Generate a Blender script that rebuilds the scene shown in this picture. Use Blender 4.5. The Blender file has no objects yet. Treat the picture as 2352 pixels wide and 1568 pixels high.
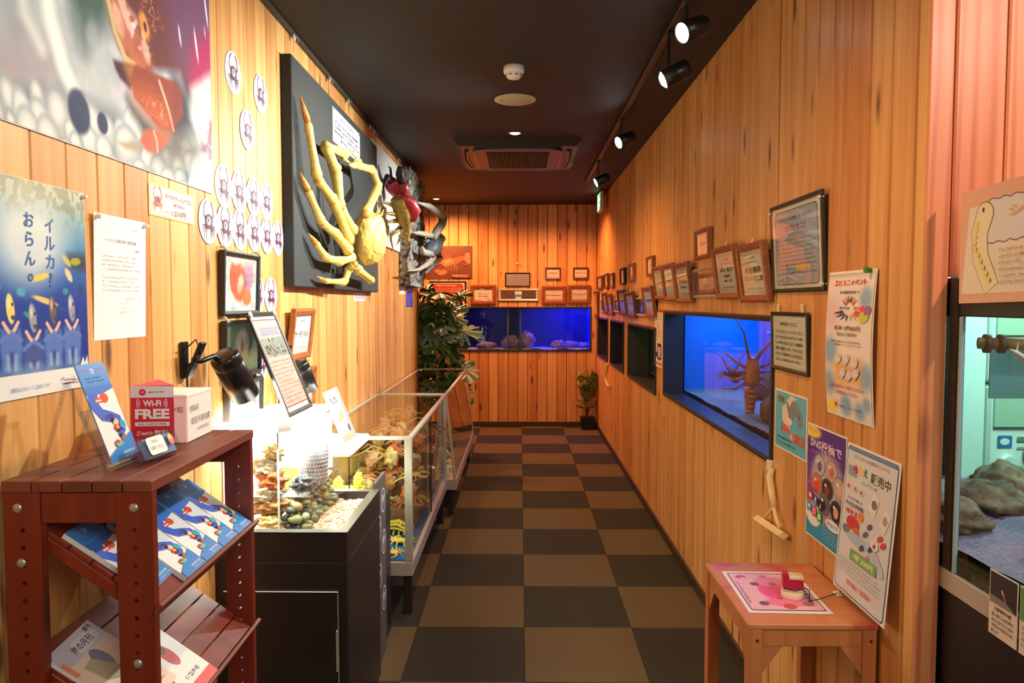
import bpy, math, random
import numpy as np
from mathutils import Vector, Matrix, noise as mn
R = math.radians
SC = bpy.context.scene
COL = SC.collection
rng = random.Random(7)

# ------------------------------------------------------------------ camera, world, lights
CAMZ, FPX = 1.515, 1695.0
cam = bpy.data.objects.new('camera', bpy.data.cameras.new('camera'))
COL.objects.link(cam)
cam.location = (0, 0, CAMZ)
cam.rotation_euler = (R(90 - 3.006), 0, R(0.641))
cam.data.sensor_width = 36
cam.data.lens = 36 * FPX / 2352
cam.data.clip_start = 0.02
SC.camera = cam
SC.view_settings.view_transform = 'Standard'
SC.view_settings.look = 'None'
SC.view_settings.exposure = 0.0
SC.view_settings.gamma = 1.0
SC.view_settings.use_curve_mapping = False
world = bpy.data.worlds.new('world'); SC.world = world
world.use_nodes = True
world.node_tree.nodes['Background'].inputs[0].default_value = (1.0, 0.86, 0.72, 1)
world.node_tree.nodes['Background'].inputs[1].default_value = 0.25

def light(name, kind, loc, target, power, col, **kw):
    d = bpy.data.lights.new(name, kind); d.energy = power; d.color = col
    for k, v in kw.items(): setattr(d, k, v)
    o = bpy.data.objects.new(name, d); COL.objects.link(o); o.location = loc
    if target is not None:
        o.rotation_euler = (Vector(target) - Vector(loc)).to_track_quat('-Z', 'Y').to_euler()
    return o
WARM = (1.0, 0.50, 0.22); COOL = (0.97, 1.0, 0.88)
# track spotlights (ceiling, right side) that wash the left wall
light('track_beam', 'SPOT', (0.55, 2.80, 2.46), (-1.0, 2.25, 1.5), 135, COOL, spot_size=R(95), spot_blend=.8, shadow_soft_size=.03)
light('track_beam', 'SPOT', (0.55, 3.42, 2.46), (-1.0, 3.35, 1.7), 215, COOL, spot_size=R(85), spot_blend=.8, shadow_soft_size=.03)
light('track_beam', 'SPOT', (0.55, 4.72, 2.46), (-1.0, 4.0, 1.75), 235, COOL, spot_size=R(85), spot_blend=.8, shadow_soft_size=.03)
light('track_beam', 'SPOT', (0.55, 6.30, 2.46), (-1.0, 5.9, 1.7), 180, COOL, spot_size=R(80), spot_blend=.8, shadow_soft_size=.03)
# warm recessed downlights; the last spot has no fixture
light('warm_ceiling_spot', 'SPOT', (-0.04, 1.90, 2.66), (-0.04, 1.90, 0), 62, (1, .54, .22), spot_size=R(150), spot_blend=.8, shadow_soft_size=.05)
light('warm_ceiling_spot', 'SPOT', (-0.04, 5.15, 2.66), (0.05, 5.35, 0), 80, (1, .52, .21), spot_size=R(150), spot_blend=.8, shadow_soft_size=.05)
light('warm_ceiling_spot', 'SPOT', (-0.95, 8.37, 2.66), (-0.75, 8.5, 0), 190, (1, .36, .13), spot_size=R(160), spot_blend=.7, shadow_soft_size=.05)
light('warm_ceiling_spot', 'SPOT', (0.35, 8.0, 2.66), (0.35, 8.2, 0), 120, (1, .36, .13), spot_size=R(150), spot_blend=.7, shadow_soft_size=.05)  # warm spot without a downlight fixture, lights the back wall
light('near_left_fill', 'AREA', (0.75, -0.5, 2.35), (-1.0, 1.7, 1.2), 34, (1, .90, .72), size=.9)  # fill added behind the camera to brighten the near left wall
light('side_room_lamp', 'SPOT', (1.55, 0.55, 2.5), (1.35, 1.8, 1.9), 75, (1, .62, .52), spot_size=R(75), spot_blend=.35, shadow_soft_size=.03)

# ------------------------------------------------------------------ projection helpers
p_, y_ = R(3.006), R(0.641)
_f = Vector((-math.sin(y_) * math.cos(p_), math.cos(y_) * math.cos(p_), -math.sin(p_)))
_r = Vector((math.cos(y_), math.sin(y_), 0)); _u = _r.cross(_f)
CAM = Vector((0, 0, CAMZ))
def ray(px, py): return _f * FPX + _r * (px - 1176) + _u * (784 - py)
def on_x(px, py, X): d = ray(px, py); return CAM + d * (X / d.x)
def on_y(px, py, Y): d = ray(px, py); return CAM + d * (Y / d.y)
def on_z(px, py, Z): d = ray(px, py); return CAM + d * ((Z - CAMZ) / d.z)
XL, XR, YB, HC = -1.005, 0.930, 9.0, 2.70

# ------------------------------------------------------------------ colour + materials
def lin(c):
    return tuple(((v / 255) / 12.92 if v / 255 <= .04045 else ((v / 255 + .055) / 1.055) ** 2.4) for v in c[:3])
MATS = {}
def mat(name, rgb, rough=.5, metal=0, bump=0, bscale=60, var=0, emit=None, estr=1, coat=0, spec=.5):
    if name in MATS: return MATS[name]
    m = bpy.data.materials.new(name); m.use_nodes = True; MATS[name] = m
    nt = m.node_tree; b = nt.nodes['Principled BSDF']
    c = lin(rgb) + (1,)
    b.inputs['Base Color'].default_value = c; b.inputs['Roughness'].default_value = rough
    b.inputs['Metallic'].default_value = metal; b.inputs['Coat Weight'].default_value = coat
    b.inputs['Specular IOR Level'].default_value = spec
    if bump or var:
        tc = nt.nodes.new('ShaderNodeTexCoord'); n = nt.nodes.new('ShaderNodeTexNoise')
        n.inputs['Scale'].default_value = bscale; n.inputs['Detail'].default_value = 6
        nt.links.new(tc.outputs['Object'], n.inputs['Vector'])
        if var:
            mx = nt.nodes.new('ShaderNodeMix'); mx.data_type = 'RGBA'
            mx.inputs[6].default_value = tuple(v * (1 - var) for v in c[:3]) + (1,)
            mx.inputs[7].default_value = tuple(min(1, v * (1 + var)) for v in c[:3]) + (1,)
            rp = nt.nodes.new('ShaderNodeMapRange'); rp.inputs[1].default_value = .35; rp.inputs[2].default_value = .65
            nt.links.new(n.outputs['Fac'], rp.inputs[0]); nt.links.new(rp.outputs[0], mx.inputs[0])
            nt.links.new(mx.outputs[2], b.inputs['Base Color'])
        if bump:
            bp = nt.nodes.new('ShaderNodeBump'); bp.inputs['Strength'].default_value = bump; bp.inputs['Distance'].default_value = .004
            nt.links.new(n.outputs['Fac'], bp.inputs['Height']); nt.links.new(bp.outputs[0], b.inputs['Normal'])
    if emit is not None:
        b.inputs['Emission Color'].default_value = lin(emit) + (1,); b.inputs['Emission Strength'].default_value = estr
    return m

def print_mat(name='printed_paper', rough=.45):
    m = bpy.data.materials.new(name); m.use_nodes = True; nt = m.node_tree; b = nt.nodes['Principled BSDF']
    a = nt.nodes.new('ShaderNodeAttribute'); a.attribute_name = 'Col'
    nt.links.new(a.outputs['Color'], b.inputs['Base Color']); b.inputs['Roughness'].default_value = rough
    return m
PRINT = print_mat()
GLOSSPRINT = print_mat('glossy_print', .28)
PHOTOPRINT = print_mat('matt_photo_print', .6); PHOTOPRINT.node_tree.nodes['Principled BSDF'].inputs['Specular IOR Level'].default_value = .2

def glass_mat(name, tint=(252, 254, 253), refl=.06, rough=.0):
    m = bpy.data.materials.new(name); m.use_nodes = True; nt = m.node_tree
    for n in list(nt.nodes): nt.nodes.remove(n)
    out = nt.nodes.new('ShaderNodeOutputMaterial'); mix = nt.nodes.new('ShaderNodeMixShader')
    tr = nt.nodes.new('ShaderNodeBsdfTransparent'); gl = nt.nodes.new('ShaderNodeBsdfGlossy')
    fr = nt.nodes.new('ShaderNodeFresnel'); ge = nt.nodes.new('ShaderNodeNewGeometry')
    ir = nt.nodes.new('ShaderNodeMapRange'); ir.inputs[3].default_value = 1.45; ir.inputs[4].default_value = 1/1.45
    nt.links.new(ge.outputs['Backfacing'], ir.inputs[0]); nt.links.new(ir.outputs[0], fr.inputs[0])
    ad = nt.nodes.new('ShaderNodeMath'); ad.operation = 'MULTIPLY'; ad.inputs[1].default_value = refl / .08
    ad.use_clamp = True
    tr.inputs[0].default_value = lin(tint) + (1,); gl.inputs[1].default_value = rough
    nt.links.new(fr.outputs[0], ad.inputs[0]); nt.links.new(ad.outputs[0], mix.inputs[0])
    nt.links.new(tr.outputs[0], mix.inputs[1]); nt.links.new(gl.outputs[0], mix.inputs[2]); nt.links.new(mix.outputs[0], out.inputs[0])
    return m
GLASS = glass_mat('clear_glass'); CASEGLASS = glass_mat('case_glass', (243, 250, 243), .11)
ACRYL = glass_mat('clear_acrylic', (246, 249, 250), .12, .05); TANKGLASS = glass_mat('tank_glass', (248, 252, 252), .05)

def wood_mat(name, light_c, dark_c, knot_c, gscale=1.0, rough=.42, knot=.5, zaxis=2, objspace=True, wide=False):
    m = bpy.data.materials.new(name); m.use_nodes = True; nt = m.node_tree; N = nt.nodes.new; Lk = nt.links.new
    b = nt.nodes['Principled BSDF']; b.inputs['Roughness'].default_value = rough
    tc = N('ShaderNodeTexCoord'); oi = N('ShaderNodeObjectInfo')
    mul = N('ShaderNodeMath'); mul.operation = 'MULTIPLY'; mul.inputs[1].default_value = 87.0; Lk(oi.outputs['Random'], mul.inputs[0])
    add = N('ShaderNodeVectorMath'); add.operation = 'ADD'; Lk(tc.outputs['Object'], add.inputs[0]); Lk(mul.outputs[0], add.inputs[1])
    def mapped(s_across, s_along):
        mp = N('ShaderNodeMapping'); sc = [s_across] * 3; sc[zaxis] = s_along
        mp.inputs['Scale'].default_value = sc; Lk(add.outputs[0], mp.inputs[0]); return mp
    g = N('ShaderNodeTexNoise'); g.inputs['Scale'].default_value = 1; g.inputs['Detail'].default_value = 4; g.inputs['Distortion'].default_value = .6
    Lk(mapped(24 * gscale, .9 * gscale).outputs[0], g.inputs['Vector'])
    g2 = N('ShaderNodeTexNoise'); g2.inputs['Scale'].default_value = 1; g2.inputs['Detail'].default_value = 5; g2.inputs['Distortion'].default_value = .3
    Lk(mapped(110 * gscale, 2.2 * gscale).outputs[0], g2.inputs['Vector'])
    mix = N('ShaderNodeMix'); mix.data_type = 'RGBA'; mix.inputs[6].default_value = lin(light_c) + (1,); mix.inputs[7].default_value = lin(dark_c) + (1,)
    s1 = N('ShaderNodeMath'); s1.operation = 'MULTIPLY_ADD'; s1.inputs[1].default_value = .30; Lk(g2.outputs[0], s1.inputs[0]); Lk(g.outputs[0], s1.inputs[2])
    s2 = N('ShaderNodeMath'); s2.operation = 'MULTIPLY_ADD'; s2.inputs[1].default_value = .34; Lk(oi.outputs['Random'], s2.inputs[0]); Lk(s1.outputs[0], s2.inputs[2])
    mr = N('ShaderNodeMapRange'); mr.inputs[1].default_value = .50; mr.inputs[2].default_value = 1.10; Lk(s2.outputs[0], mr.inputs[0]); Lk(mr.outputs[0], mix.inputs[0])
    vo = N('ShaderNodeTexVoronoi'); vo.inputs['Scale'].default_value = 1; vo.inputs['Randomness'].default_value = 1
    Lk(mapped(12 * gscale if not wide else 9, 3.4 * gscale if not wide else 3.0).outputs[0], vo.inputs['Vector'])
    kr = N('ShaderNodeMapRange'); kr.inputs[1].default_value = .24 * (1.2 if wide else 1); kr.inputs[2].default_value = .10; Lk(vo.outputs['Distance'], kr.inputs[0])
    sep = N('ShaderNodeSeparateColor'); Lk(vo.outputs['Color'], sep.inputs[0])
    th = N('ShaderNodeMath'); th.operation = 'LESS_THAN'; th.inputs[1].default_value = knot; Lk(sep.outputs[0], th.inputs[0])
    if wide:   # cathedral grain on the broad boards
        wv = N('ShaderNodeTexWave'); wv.wave_type = 'BANDS'; wv.bands_direction = 'X'; wv.inputs['Scale'].default_value = 1.0; wv.inputs['Distortion'].default_value = 7; wv.inputs['Detail'].default_value = 2; wv.inputs['Detail Scale'].default_value = .7
        Lk(mapped(9, .9).outputs[0], wv.inputs['Vector']); wr_ = N('ShaderNodeMapRange'); wr_.inputs[1].default_value = .55; wr_.inputs[2].default_value = 1.0; wr_.inputs[4].default_value = .55; Lk(wv.outputs['Fac'], wr_.inputs[0])
        mw = N('ShaderNodeMix'); mw.data_type = 'RGBA'; Lk(wr_.outputs[0], mw.inputs[0]); Lk(mix.outputs[2], mw.inputs[6]); mw.inputs[7].default_value = lin((170, 84, 48)) + (1,); mix = mw
    km = N('ShaderNodeMath'); km.operation = 'MULTIPLY'; Lk(kr.outputs[0], km.inputs[0]); Lk(th.outputs[0], km.inputs[1])
    k2 = N('ShaderNodeMath'); k2.operation = 'MULTIPLY'; k2.inputs[1].default_value = .85; Lk(km.outputs[0], k2.inputs[0])
    mk = N('ShaderNodeMix'); mk.data_type = 'RGBA'; Lk(mix.outputs[2], mk.inputs[6]); mk.inputs[7].default_value = lin(knot_c) + (1,); Lk(k2.outputs[0], mk.inputs[0])
    Lk(mk.outputs[2], b.inputs['Base Color'])
    bp = N('ShaderNodeBump'); bp.inputs['Strength'].default_value = .25; bp.inputs['Distance'].default_value = .001; Lk(g2.outputs[0], bp.inputs['Height']); Lk(bp.outputs[0], b.inputs['Normal'])
    return m
CEDAR = wood_mat('cedar_cladding', (228, 178, 112), (188, 122, 60), (80, 44, 20), knot=.5)
CEDARWIDE = wood_mat('wide_cedar_boards', (240, 176, 128), (206, 124, 80), (96, 44, 26), .55, knot=.5, wide=True)
REDWOOD = wood_mat('stained_red_wood', (136, 50, 30), (100, 32, 20), (60, 20, 12), .8, .38, .1)
REDTOP = wood_mat('stained_brown_slats', (134, 72, 52), (96, 46, 34), (60, 26, 18), .8, .45, .1, zaxis=1)
TABLEW = wood_mat('pine_table_wood', (206, 138, 84), (178, 104, 58), (110, 58, 30), .8, .5, .2)
FRAMEW = wood_mat('brown_frame_wood', (158, 92, 44), (120, 64, 28), (80, 40, 18), 1.5, .4, .1)
FRAMEW2 = wood_mat('dark_brown_frame_wood', (104, 60, 36), (76, 40, 24), (50, 26, 14), 1.5, .4, .1)
PAPER = mat('white_paper', (238, 238, 236), .6)
BLACKP = mat('black_paint', (22, 21, 22), .45)
CABBLK = mat('black_cabinet_laminate', (34, 31, 33), .34, bump=.05, bscale=300)
ALU = mat('brushed_aluminium', (200, 202, 198), .35, .5)
WHITEP = mat('white_plastic', (236, 236, 232), .35)
STEEL = mat('bright_steel', (205, 205, 205), .25, .95)
CREAM = mat('cream_plastic', (236, 214, 160), .4)
SILVERF = mat('silver_frame', (200, 192, 176), .35, .5)

# ------------------------------------------------------------------ mesh builder
WM = {}
def wmat(o): return WM.get(o.name, Matrix.Identity(4)) if o is not None else Matrix.Identity(4)
class M:
    def __init__(s): s.v = []; s.f = []; s.c = []
    def add(s, vs, fs, col=None):
        k = len(s.v); s.v += [tuple(v) for v in vs]; s.f += [tuple(i + k for i in f) for f in fs]
        s.c += [col] * len(fs); return s
    def box(s, a, b, col=None, m=None):
        x0, y0, z0 = a; x1, y1, z1 = b
        vs = [Vector(t) for t in ((x0,y0,z0),(x1,y0,z0),(x1,y1,z0),(x0,y1,z0),(x0,y0,z1),(x1,y0,z1),(x1,y1,z1),(x0,y1,z1))]
        if m is not None: vs = [m @ v for v in vs]
        return s.add(vs, [(0,3,2,1),(4,5,6,7),(0,1,5,4),(1,2,6,5),(2,3,7,6),(3,0,4,7)], col)
    def bbox(s, a, b, bev=.003, col=None, m=None):   # chamfered box
        a = Vector(a); b = Vector(b); c = (a + b) / 2; h = (b - a) / 2
        h = Vector((abs(h.x), abs(h.y), abs(h.z))); e = min(bev, min(h) * .49)
        pts = []; idx = {}
        for sx in (-1, 1):
            for sy in (-1, 1):
                for sz in (-1, 1):
                    for ax in range(3):
                        p = [sx * h.x, sy * h.y, sz * h.z]; 
                        for q in range(3):
                            if q != ax: p[q] -= (sx, sy, sz)[q] * e
                        idx[(sx, sy, sz, ax)] = len(pts); v = c + Vector(p); pts.append(m @ v if m is not None else v)
        F = []
        I = lambda x, y, z, a_: idx[(x, y, z, a_)]
        for sg in (-1, 1):
            F.append([I(sg,-1,-1,0), I(sg,1,-1,0), I(sg,1,1,0), I(sg,-1,1,0)][::sg])
            F.append([I(-1,sg,-1,1), I(1,sg,-1,1), I(1,sg,1,1), I(-1,sg,1,1)][::-sg])
            F.append([I(-1,-1,sg,2), I(1,-1,sg,2), I(1,1,sg,2), I(-1,1,sg,2)][::sg])
        for a1 in (-1, 1):
            for a2 in (-1, 1):
                F.append([I(a1,a2,-1,0), I(a1,a2,1,0), I(a1,a2,1,1), I(a1,a2,-1,1)][::-a1*a2])
                F.append([I(a1,-1,a2,0), I(a1,1,a2,0), I(a1,1,a2,2), I(a1,-1,a2,2)][::a1*a2])
                F.append([I(-1,a1,a2,1), I(1,a1,a2,1), I(1,a1,a2,2), I(-1,a1,a2,2)][::-a1*a2])
                for a3 in (-1, 1): F.append([I(a1,a2,a3,0), I(a1,a2,a3,1), I(a1,a2,a3,2)][::a1*a2*a3])
        return s.add(pts, F, col)
    def tube(s, pts, rs, seg=8, col=None, caps=True, flat=1.0):
        pts = [Vector(p) for p in pts]
        if not hasattr(rs, '__len__'): rs = [rs] * len(pts)
        n = len(pts); rings = []; prev = None
        for i, p in enumerate(pts):
            t = (pts[min(i + 1, n - 1)] - pts[max(i - 1, 0)])
            if t.length < 1e-9: t = Vector((0, 0, 1))
            t.normalize()
            if prev is None:
                a = Vector((0, 0, 1)) if abs(t.z) < .9 else Vector((1, 0, 0)); u = t.cross(a).normalized()
            else:
                u = (prev - t * prev.dot(t))
                u = u.normalized() if u.length > 1e-6 else t.orthogonal().normalized()
            prev = u; w = t.cross(u)
            rings.append([p + (u * math.cos(2 * math.pi * k / seg) + w * flat * math.sin(2 * math.pi * k / seg)) * rs[i] for k in range(seg)])
        vs = [q for r_ in rings for q in r_]; fs = []
        for i in range(n - 1):
            for k in range(seg):
                fs.append((i * seg + k, i * seg + (k + 1) % seg, (i + 1) * seg + (k + 1) % seg, (i + 1) * seg + k))
        if caps: fs.append(tuple(range(seg - 1, -1, -1))); fs.append(tuple(range((n - 1) * seg, n * seg)))
        return s.add(vs, fs, col)
    def cyl(s, a, b, r0, r1=None, seg=24, col=None): return s.tube([a, b], [r0, r0 if r1 is None else r1], seg, col)
    def ell(s, c, r, m=None, nu=16, nv=10, col=None, disp=None):
        c = Vector(c); vs = []; fs = []
        for j in range(nv + 1):
            th = math.pi * j / nv
            for i in range(nu):
                ph = 2 * math.pi * i / nu
                d = Vector((math.sin(th) * math.cos(ph), math.sin(th) * math.sin(ph), math.cos(th)))
                k = 1 + (disp(d) if disp else 0)
                p = Vector((d.x * r[0] * k, d.y * r[1] * k, d.z * r[2] * k))
                if m is not None: p = m @ p
                vs.append(c + p)
        for j in range(nv):
            for i in range(nu):
                fs.append((j * nu + i, (j + 1) * nu + i, (j + 1) * nu + (i + 1) % nu, j * nu + (i + 1) % nu))
        return s.add(vs, fs, col)
    def disc(s, c, r, n, seg=28, col=None, h=.001):
        c = Vector(c); n = Vector(n).normalized(); return s.cyl(c, c + n * h, r, r, seg, col)
    def lathe(s, prof, c, seg=28, col=None, m=None):
        vs = []; fs = []; c = Vector(c)
        for (r_, z) in prof:
            for k in range(seg):
                p = Vector((r_ * math.cos(2*math.pi*k/seg), r_ * math.sin(2*math.pi*k/seg), z))
                vs.append(c + (m @ p if m is not None else p))
        for i in range(len(prof) - 1):
            for k in range(seg): fs.append((i*seg+k, i*seg+(k+1)%seg, (i+1)*seg+(k+1)%seg, (i+1)*seg+k))
        fs.append(tuple(range(seg - 1, -1, -1))); fs.append(tuple(range((len(prof)-1)*seg, len(prof)*seg)))
        return s.add(vs, fs, col)
    def build(s, name, material, parent=None, smooth=False, local=False):
        me = bpy.data.meshes.new(name); inv = wmat(parent).inverted() if (parent is not None and not local) else None
        vs = s.v if inv is None else [tuple(inv @ Vector(v)) for v in s.v]
        me.from_pydata(vs, [], s.f)
        if any(c is not None for c in s.c):
            at = me.color_attributes.new('Col', 'FLOAT_COLOR', 'CORNER'); arr = []
            cache = {}
            for f, c in zip(s.f, s.c):
                c = c or (200, 200, 200)
                if c not in cache: cache[c] = lin(c) + (1.0,)
                arr += list(cache[c]) * len(f)
            at.data.foreach_set('color', arr)
        if smooth: me.polygons.foreach_set('use_smooth', [True] * len(me.polygons))
        if material is not None: me.materials.append(material)
        me.update()
        o = bpy.data.objects.new(name, me); COL.objects.link(o)
        if parent is not None: o.parent = parent; WM[o.name] = wmat(parent)
        else: WM[o.name] = Matrix.Identity(4)
        return o
def tag(o, label=None, cat=None, group=None, kind=None):
    if label: o['label'] = label
    if cat: o['category'] = cat
    if group: o['group'] = group
    if kind: o['kind'] = kind
    return o
def thing(name, label, cat, loc=(0, 0, 0), group=None, mtx=None):
    o = bpy.data.objects.new(name, None); COL.objects.link(o); o.empty_display_size = .05
    mm = mtx if mtx is not None else Matrix.Translation(Vector(loc))
    o.matrix_world = mm; WM[o.name] = mm.copy(); return tag(o, label, cat, group)
def solo(m, name, material, label, cat, group=None, smooth=False, kind=None, center=True):
    """a thing that is one mesh; its origin is put at its base"""
    vs = np.array(m.v); b = Vector(((vs[:,0].min()+vs[:,0].max())/2, (vs[:,1].min()+vs[:,1].max())/2, vs[:,2].min()))
    m.v = [tuple(Vector(v) - b) for v in m.v]
    o = m.build(name, material, None, smooth); o.location = b; WM[o.name] = Matrix.Translation(b)
    return tag(o, label, cat, group, kind)
def struct(m, name, material, parent=None, smooth=False):
    o = m.build(name, material, parent, smooth)
    if parent is None: o['kind'] = 'structure'
    return o
def dup(o, mtx, label=None, parent=None):
    c = o.copy(); COL.objects.link(c); c.parent = parent
    if parent is None:
        c.matrix_world = mtx; WM[c.name] = mtx.copy()
        if label: c['label'] = label
    for ch in [x for x in o.children]: dup(ch, None, None, c)
    return c

# ------------------------------------------------------------------ flat print: text, marks, shapes, painted sheets
_tc = {}
def glyphs(s, bold=0):
    k = (s, bold)
    if k not in _tc:
        cu = bpy.data.curves.new('t', 'FONT'); cu.body = s; cu.resolution_u = 2; cu.offset = bold; cu.size = 1
        ob = bpy.data.objects.new('t', cu); me = ob.to_mesh()
        me.calc_loop_triangles()
        vs = np.array([v.co[:2] for v in me.vertices]) if len(me.vertices) else np.zeros((1, 2))
        fs = [tuple(t.vertices) for t in me.loop_triangles]
        lo, hi = vs.min(0), vs.max(0)
        ob.to_mesh_clear(); bpy.data.objects.remove(ob); bpy.data.curves.remove(cu)
        _tc[k] = (vs, fs, lo, hi)
    return _tc[k]
class P(M):
    """print in local sheet coordinates: x right, y up, z out of the sheet"""
    def __init__(s, z=.0006): super().__init__(); s.z = z; s.dz = .00012
    def lift(s): s.z += s.dz; return s.z
    def poly(s, pts, col): 
        z = s.lift(); return s.add([(x, y, z) for x, y in pts], [tuple(range(len(pts)))], col)
    def rect(s, x0, y0, x1, y1, col): return s.poly([(x0,y0),(x1,y0),(x1,y1),(x0,y1)], col)
    def oval(s, x, y, rx, ry, col, ang=0, n=20):
        ca, sa = math.cos(ang), math.sin(ang)
        return s.poly([(x + rx*math.cos(t)*ca - ry*math.sin(t)*sa, y + rx*math.cos(t)*sa + ry*math.sin(t)*ca) for t in [2*math.pi*i/n for i in range(n)]], col)
    def rrect(s, x0, y0, x1, y1, r, col, n=5):
        pts = []
        for cx, cy, a0 in ((x1-r,y1-r,0),(x0+r,y1-r,90),(x0+r,y0+r,180),(x1-r,y0+r,270)):
            for i in range(n + 1): a = R(a0 + 90*i/n); pts.append((cx + r*math.cos(a), cy + r*math.sin(a)))
        return s.poly(pts, col)
    def line(s, pts, w, col, w2=None):
        z = s.lift(); n = len(pts); vs = []
        for i, (x, y) in enumerate(pts):
            a = pts[max(i-1,0)]; b = pts[min(i+1,n-1)]; dx, dy = b[0]-a[0], b[1]-a[1]; L = math.hypot(dx, dy) or 1
            ww = (w + ((w2 if w2 is not None else w) - w) * i / max(n-1, 1)) / 2
            vs += [(x - dy/L*ww, y + dx/L*ww, z), (x + dy/L*ww, y - dx/L*ww, z)]
        return s.add(vs, [(2*i, 2*i+1, 2*i+3, 2*i+2) for i in range(n-1)], col)
    def text(s, t, x, y, h=None, w=None, col=(20,20,20), bold=.0, al='C', ang=0):
        if any('\u4e00' <= q <= '\u9fff' for q in t): bold = min(bold, .016)
        vs, fs, lo, hi = glyphs(t, bold)
        W, H = hi[0]-lo[0], hi[1]-lo[1]
        if h is None: kx = ky = w / W
        elif w is None: kx = ky = h / H
        else: kx, ky = w / W, h / H
        ox = {'C': (lo[0]+hi[0])/2, 'L': lo[0], 'R': hi[0]}[al]; oy = (lo[1]+hi[1])/2
        z = s.lift(); ca, sa = math.cos(ang), math.sin(ang)
        q = [((v[0]-ox)*kx, (v[1]-oy)*ky) for v in vs]
        return s.add([(x + a*ca - b*sa, y + a*sa + b*ca, z) for a, b in q], fs, col)
    def vtext(s, t, x, y, size, col, bold=0, step=1.15):
        for i, ch in enumerate(t): s.text(ch, x, y - i*size*step, h=size if ch not in '、。ーいー' else size*.55, col=col, bold=bold)
    def marks(s, x0, y0, x1, y1, rows, col=(60,60,60), fill=.8, seed=1, ragged=.25):
        """rows of print too small to read: short broken strokes"""
        r_ = random.Random(seed); z = s.lift(); rh = (y1-y0)/rows; ch = rh*.55
        for i in range(rows):
            y = y1 - (i+.5)*rh; x = x0; end = x1 - (r_.random()*ragged*(x1-x0) if r_.random() < .5 else 0)
            while x < end:
                cw = ch*.85
                if r_.random() < fill + .1:
                    for _ in range(2):
                        if r_.random() < .5:
                            yy = y + (r_.random()-.5)*ch*.8; s.add([(x,yy-ch*.09,z),(x+cw*.8,yy-ch*.09,z),(x+cw*.8,yy+ch*.09,z),(x,yy+ch*.09,z)], [(0,1,2,3)], col)
                        else:
                            xx = x + r_.random()*cw*.7; s.add([(xx,y-ch*.45,z),(xx+ch*.16,y-ch*.45,z),(xx+ch*.16,y+ch*.45,z),(xx,y+ch*.45,z)], [(0,1,2,3)], col)
                x += cw*1.1
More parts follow.
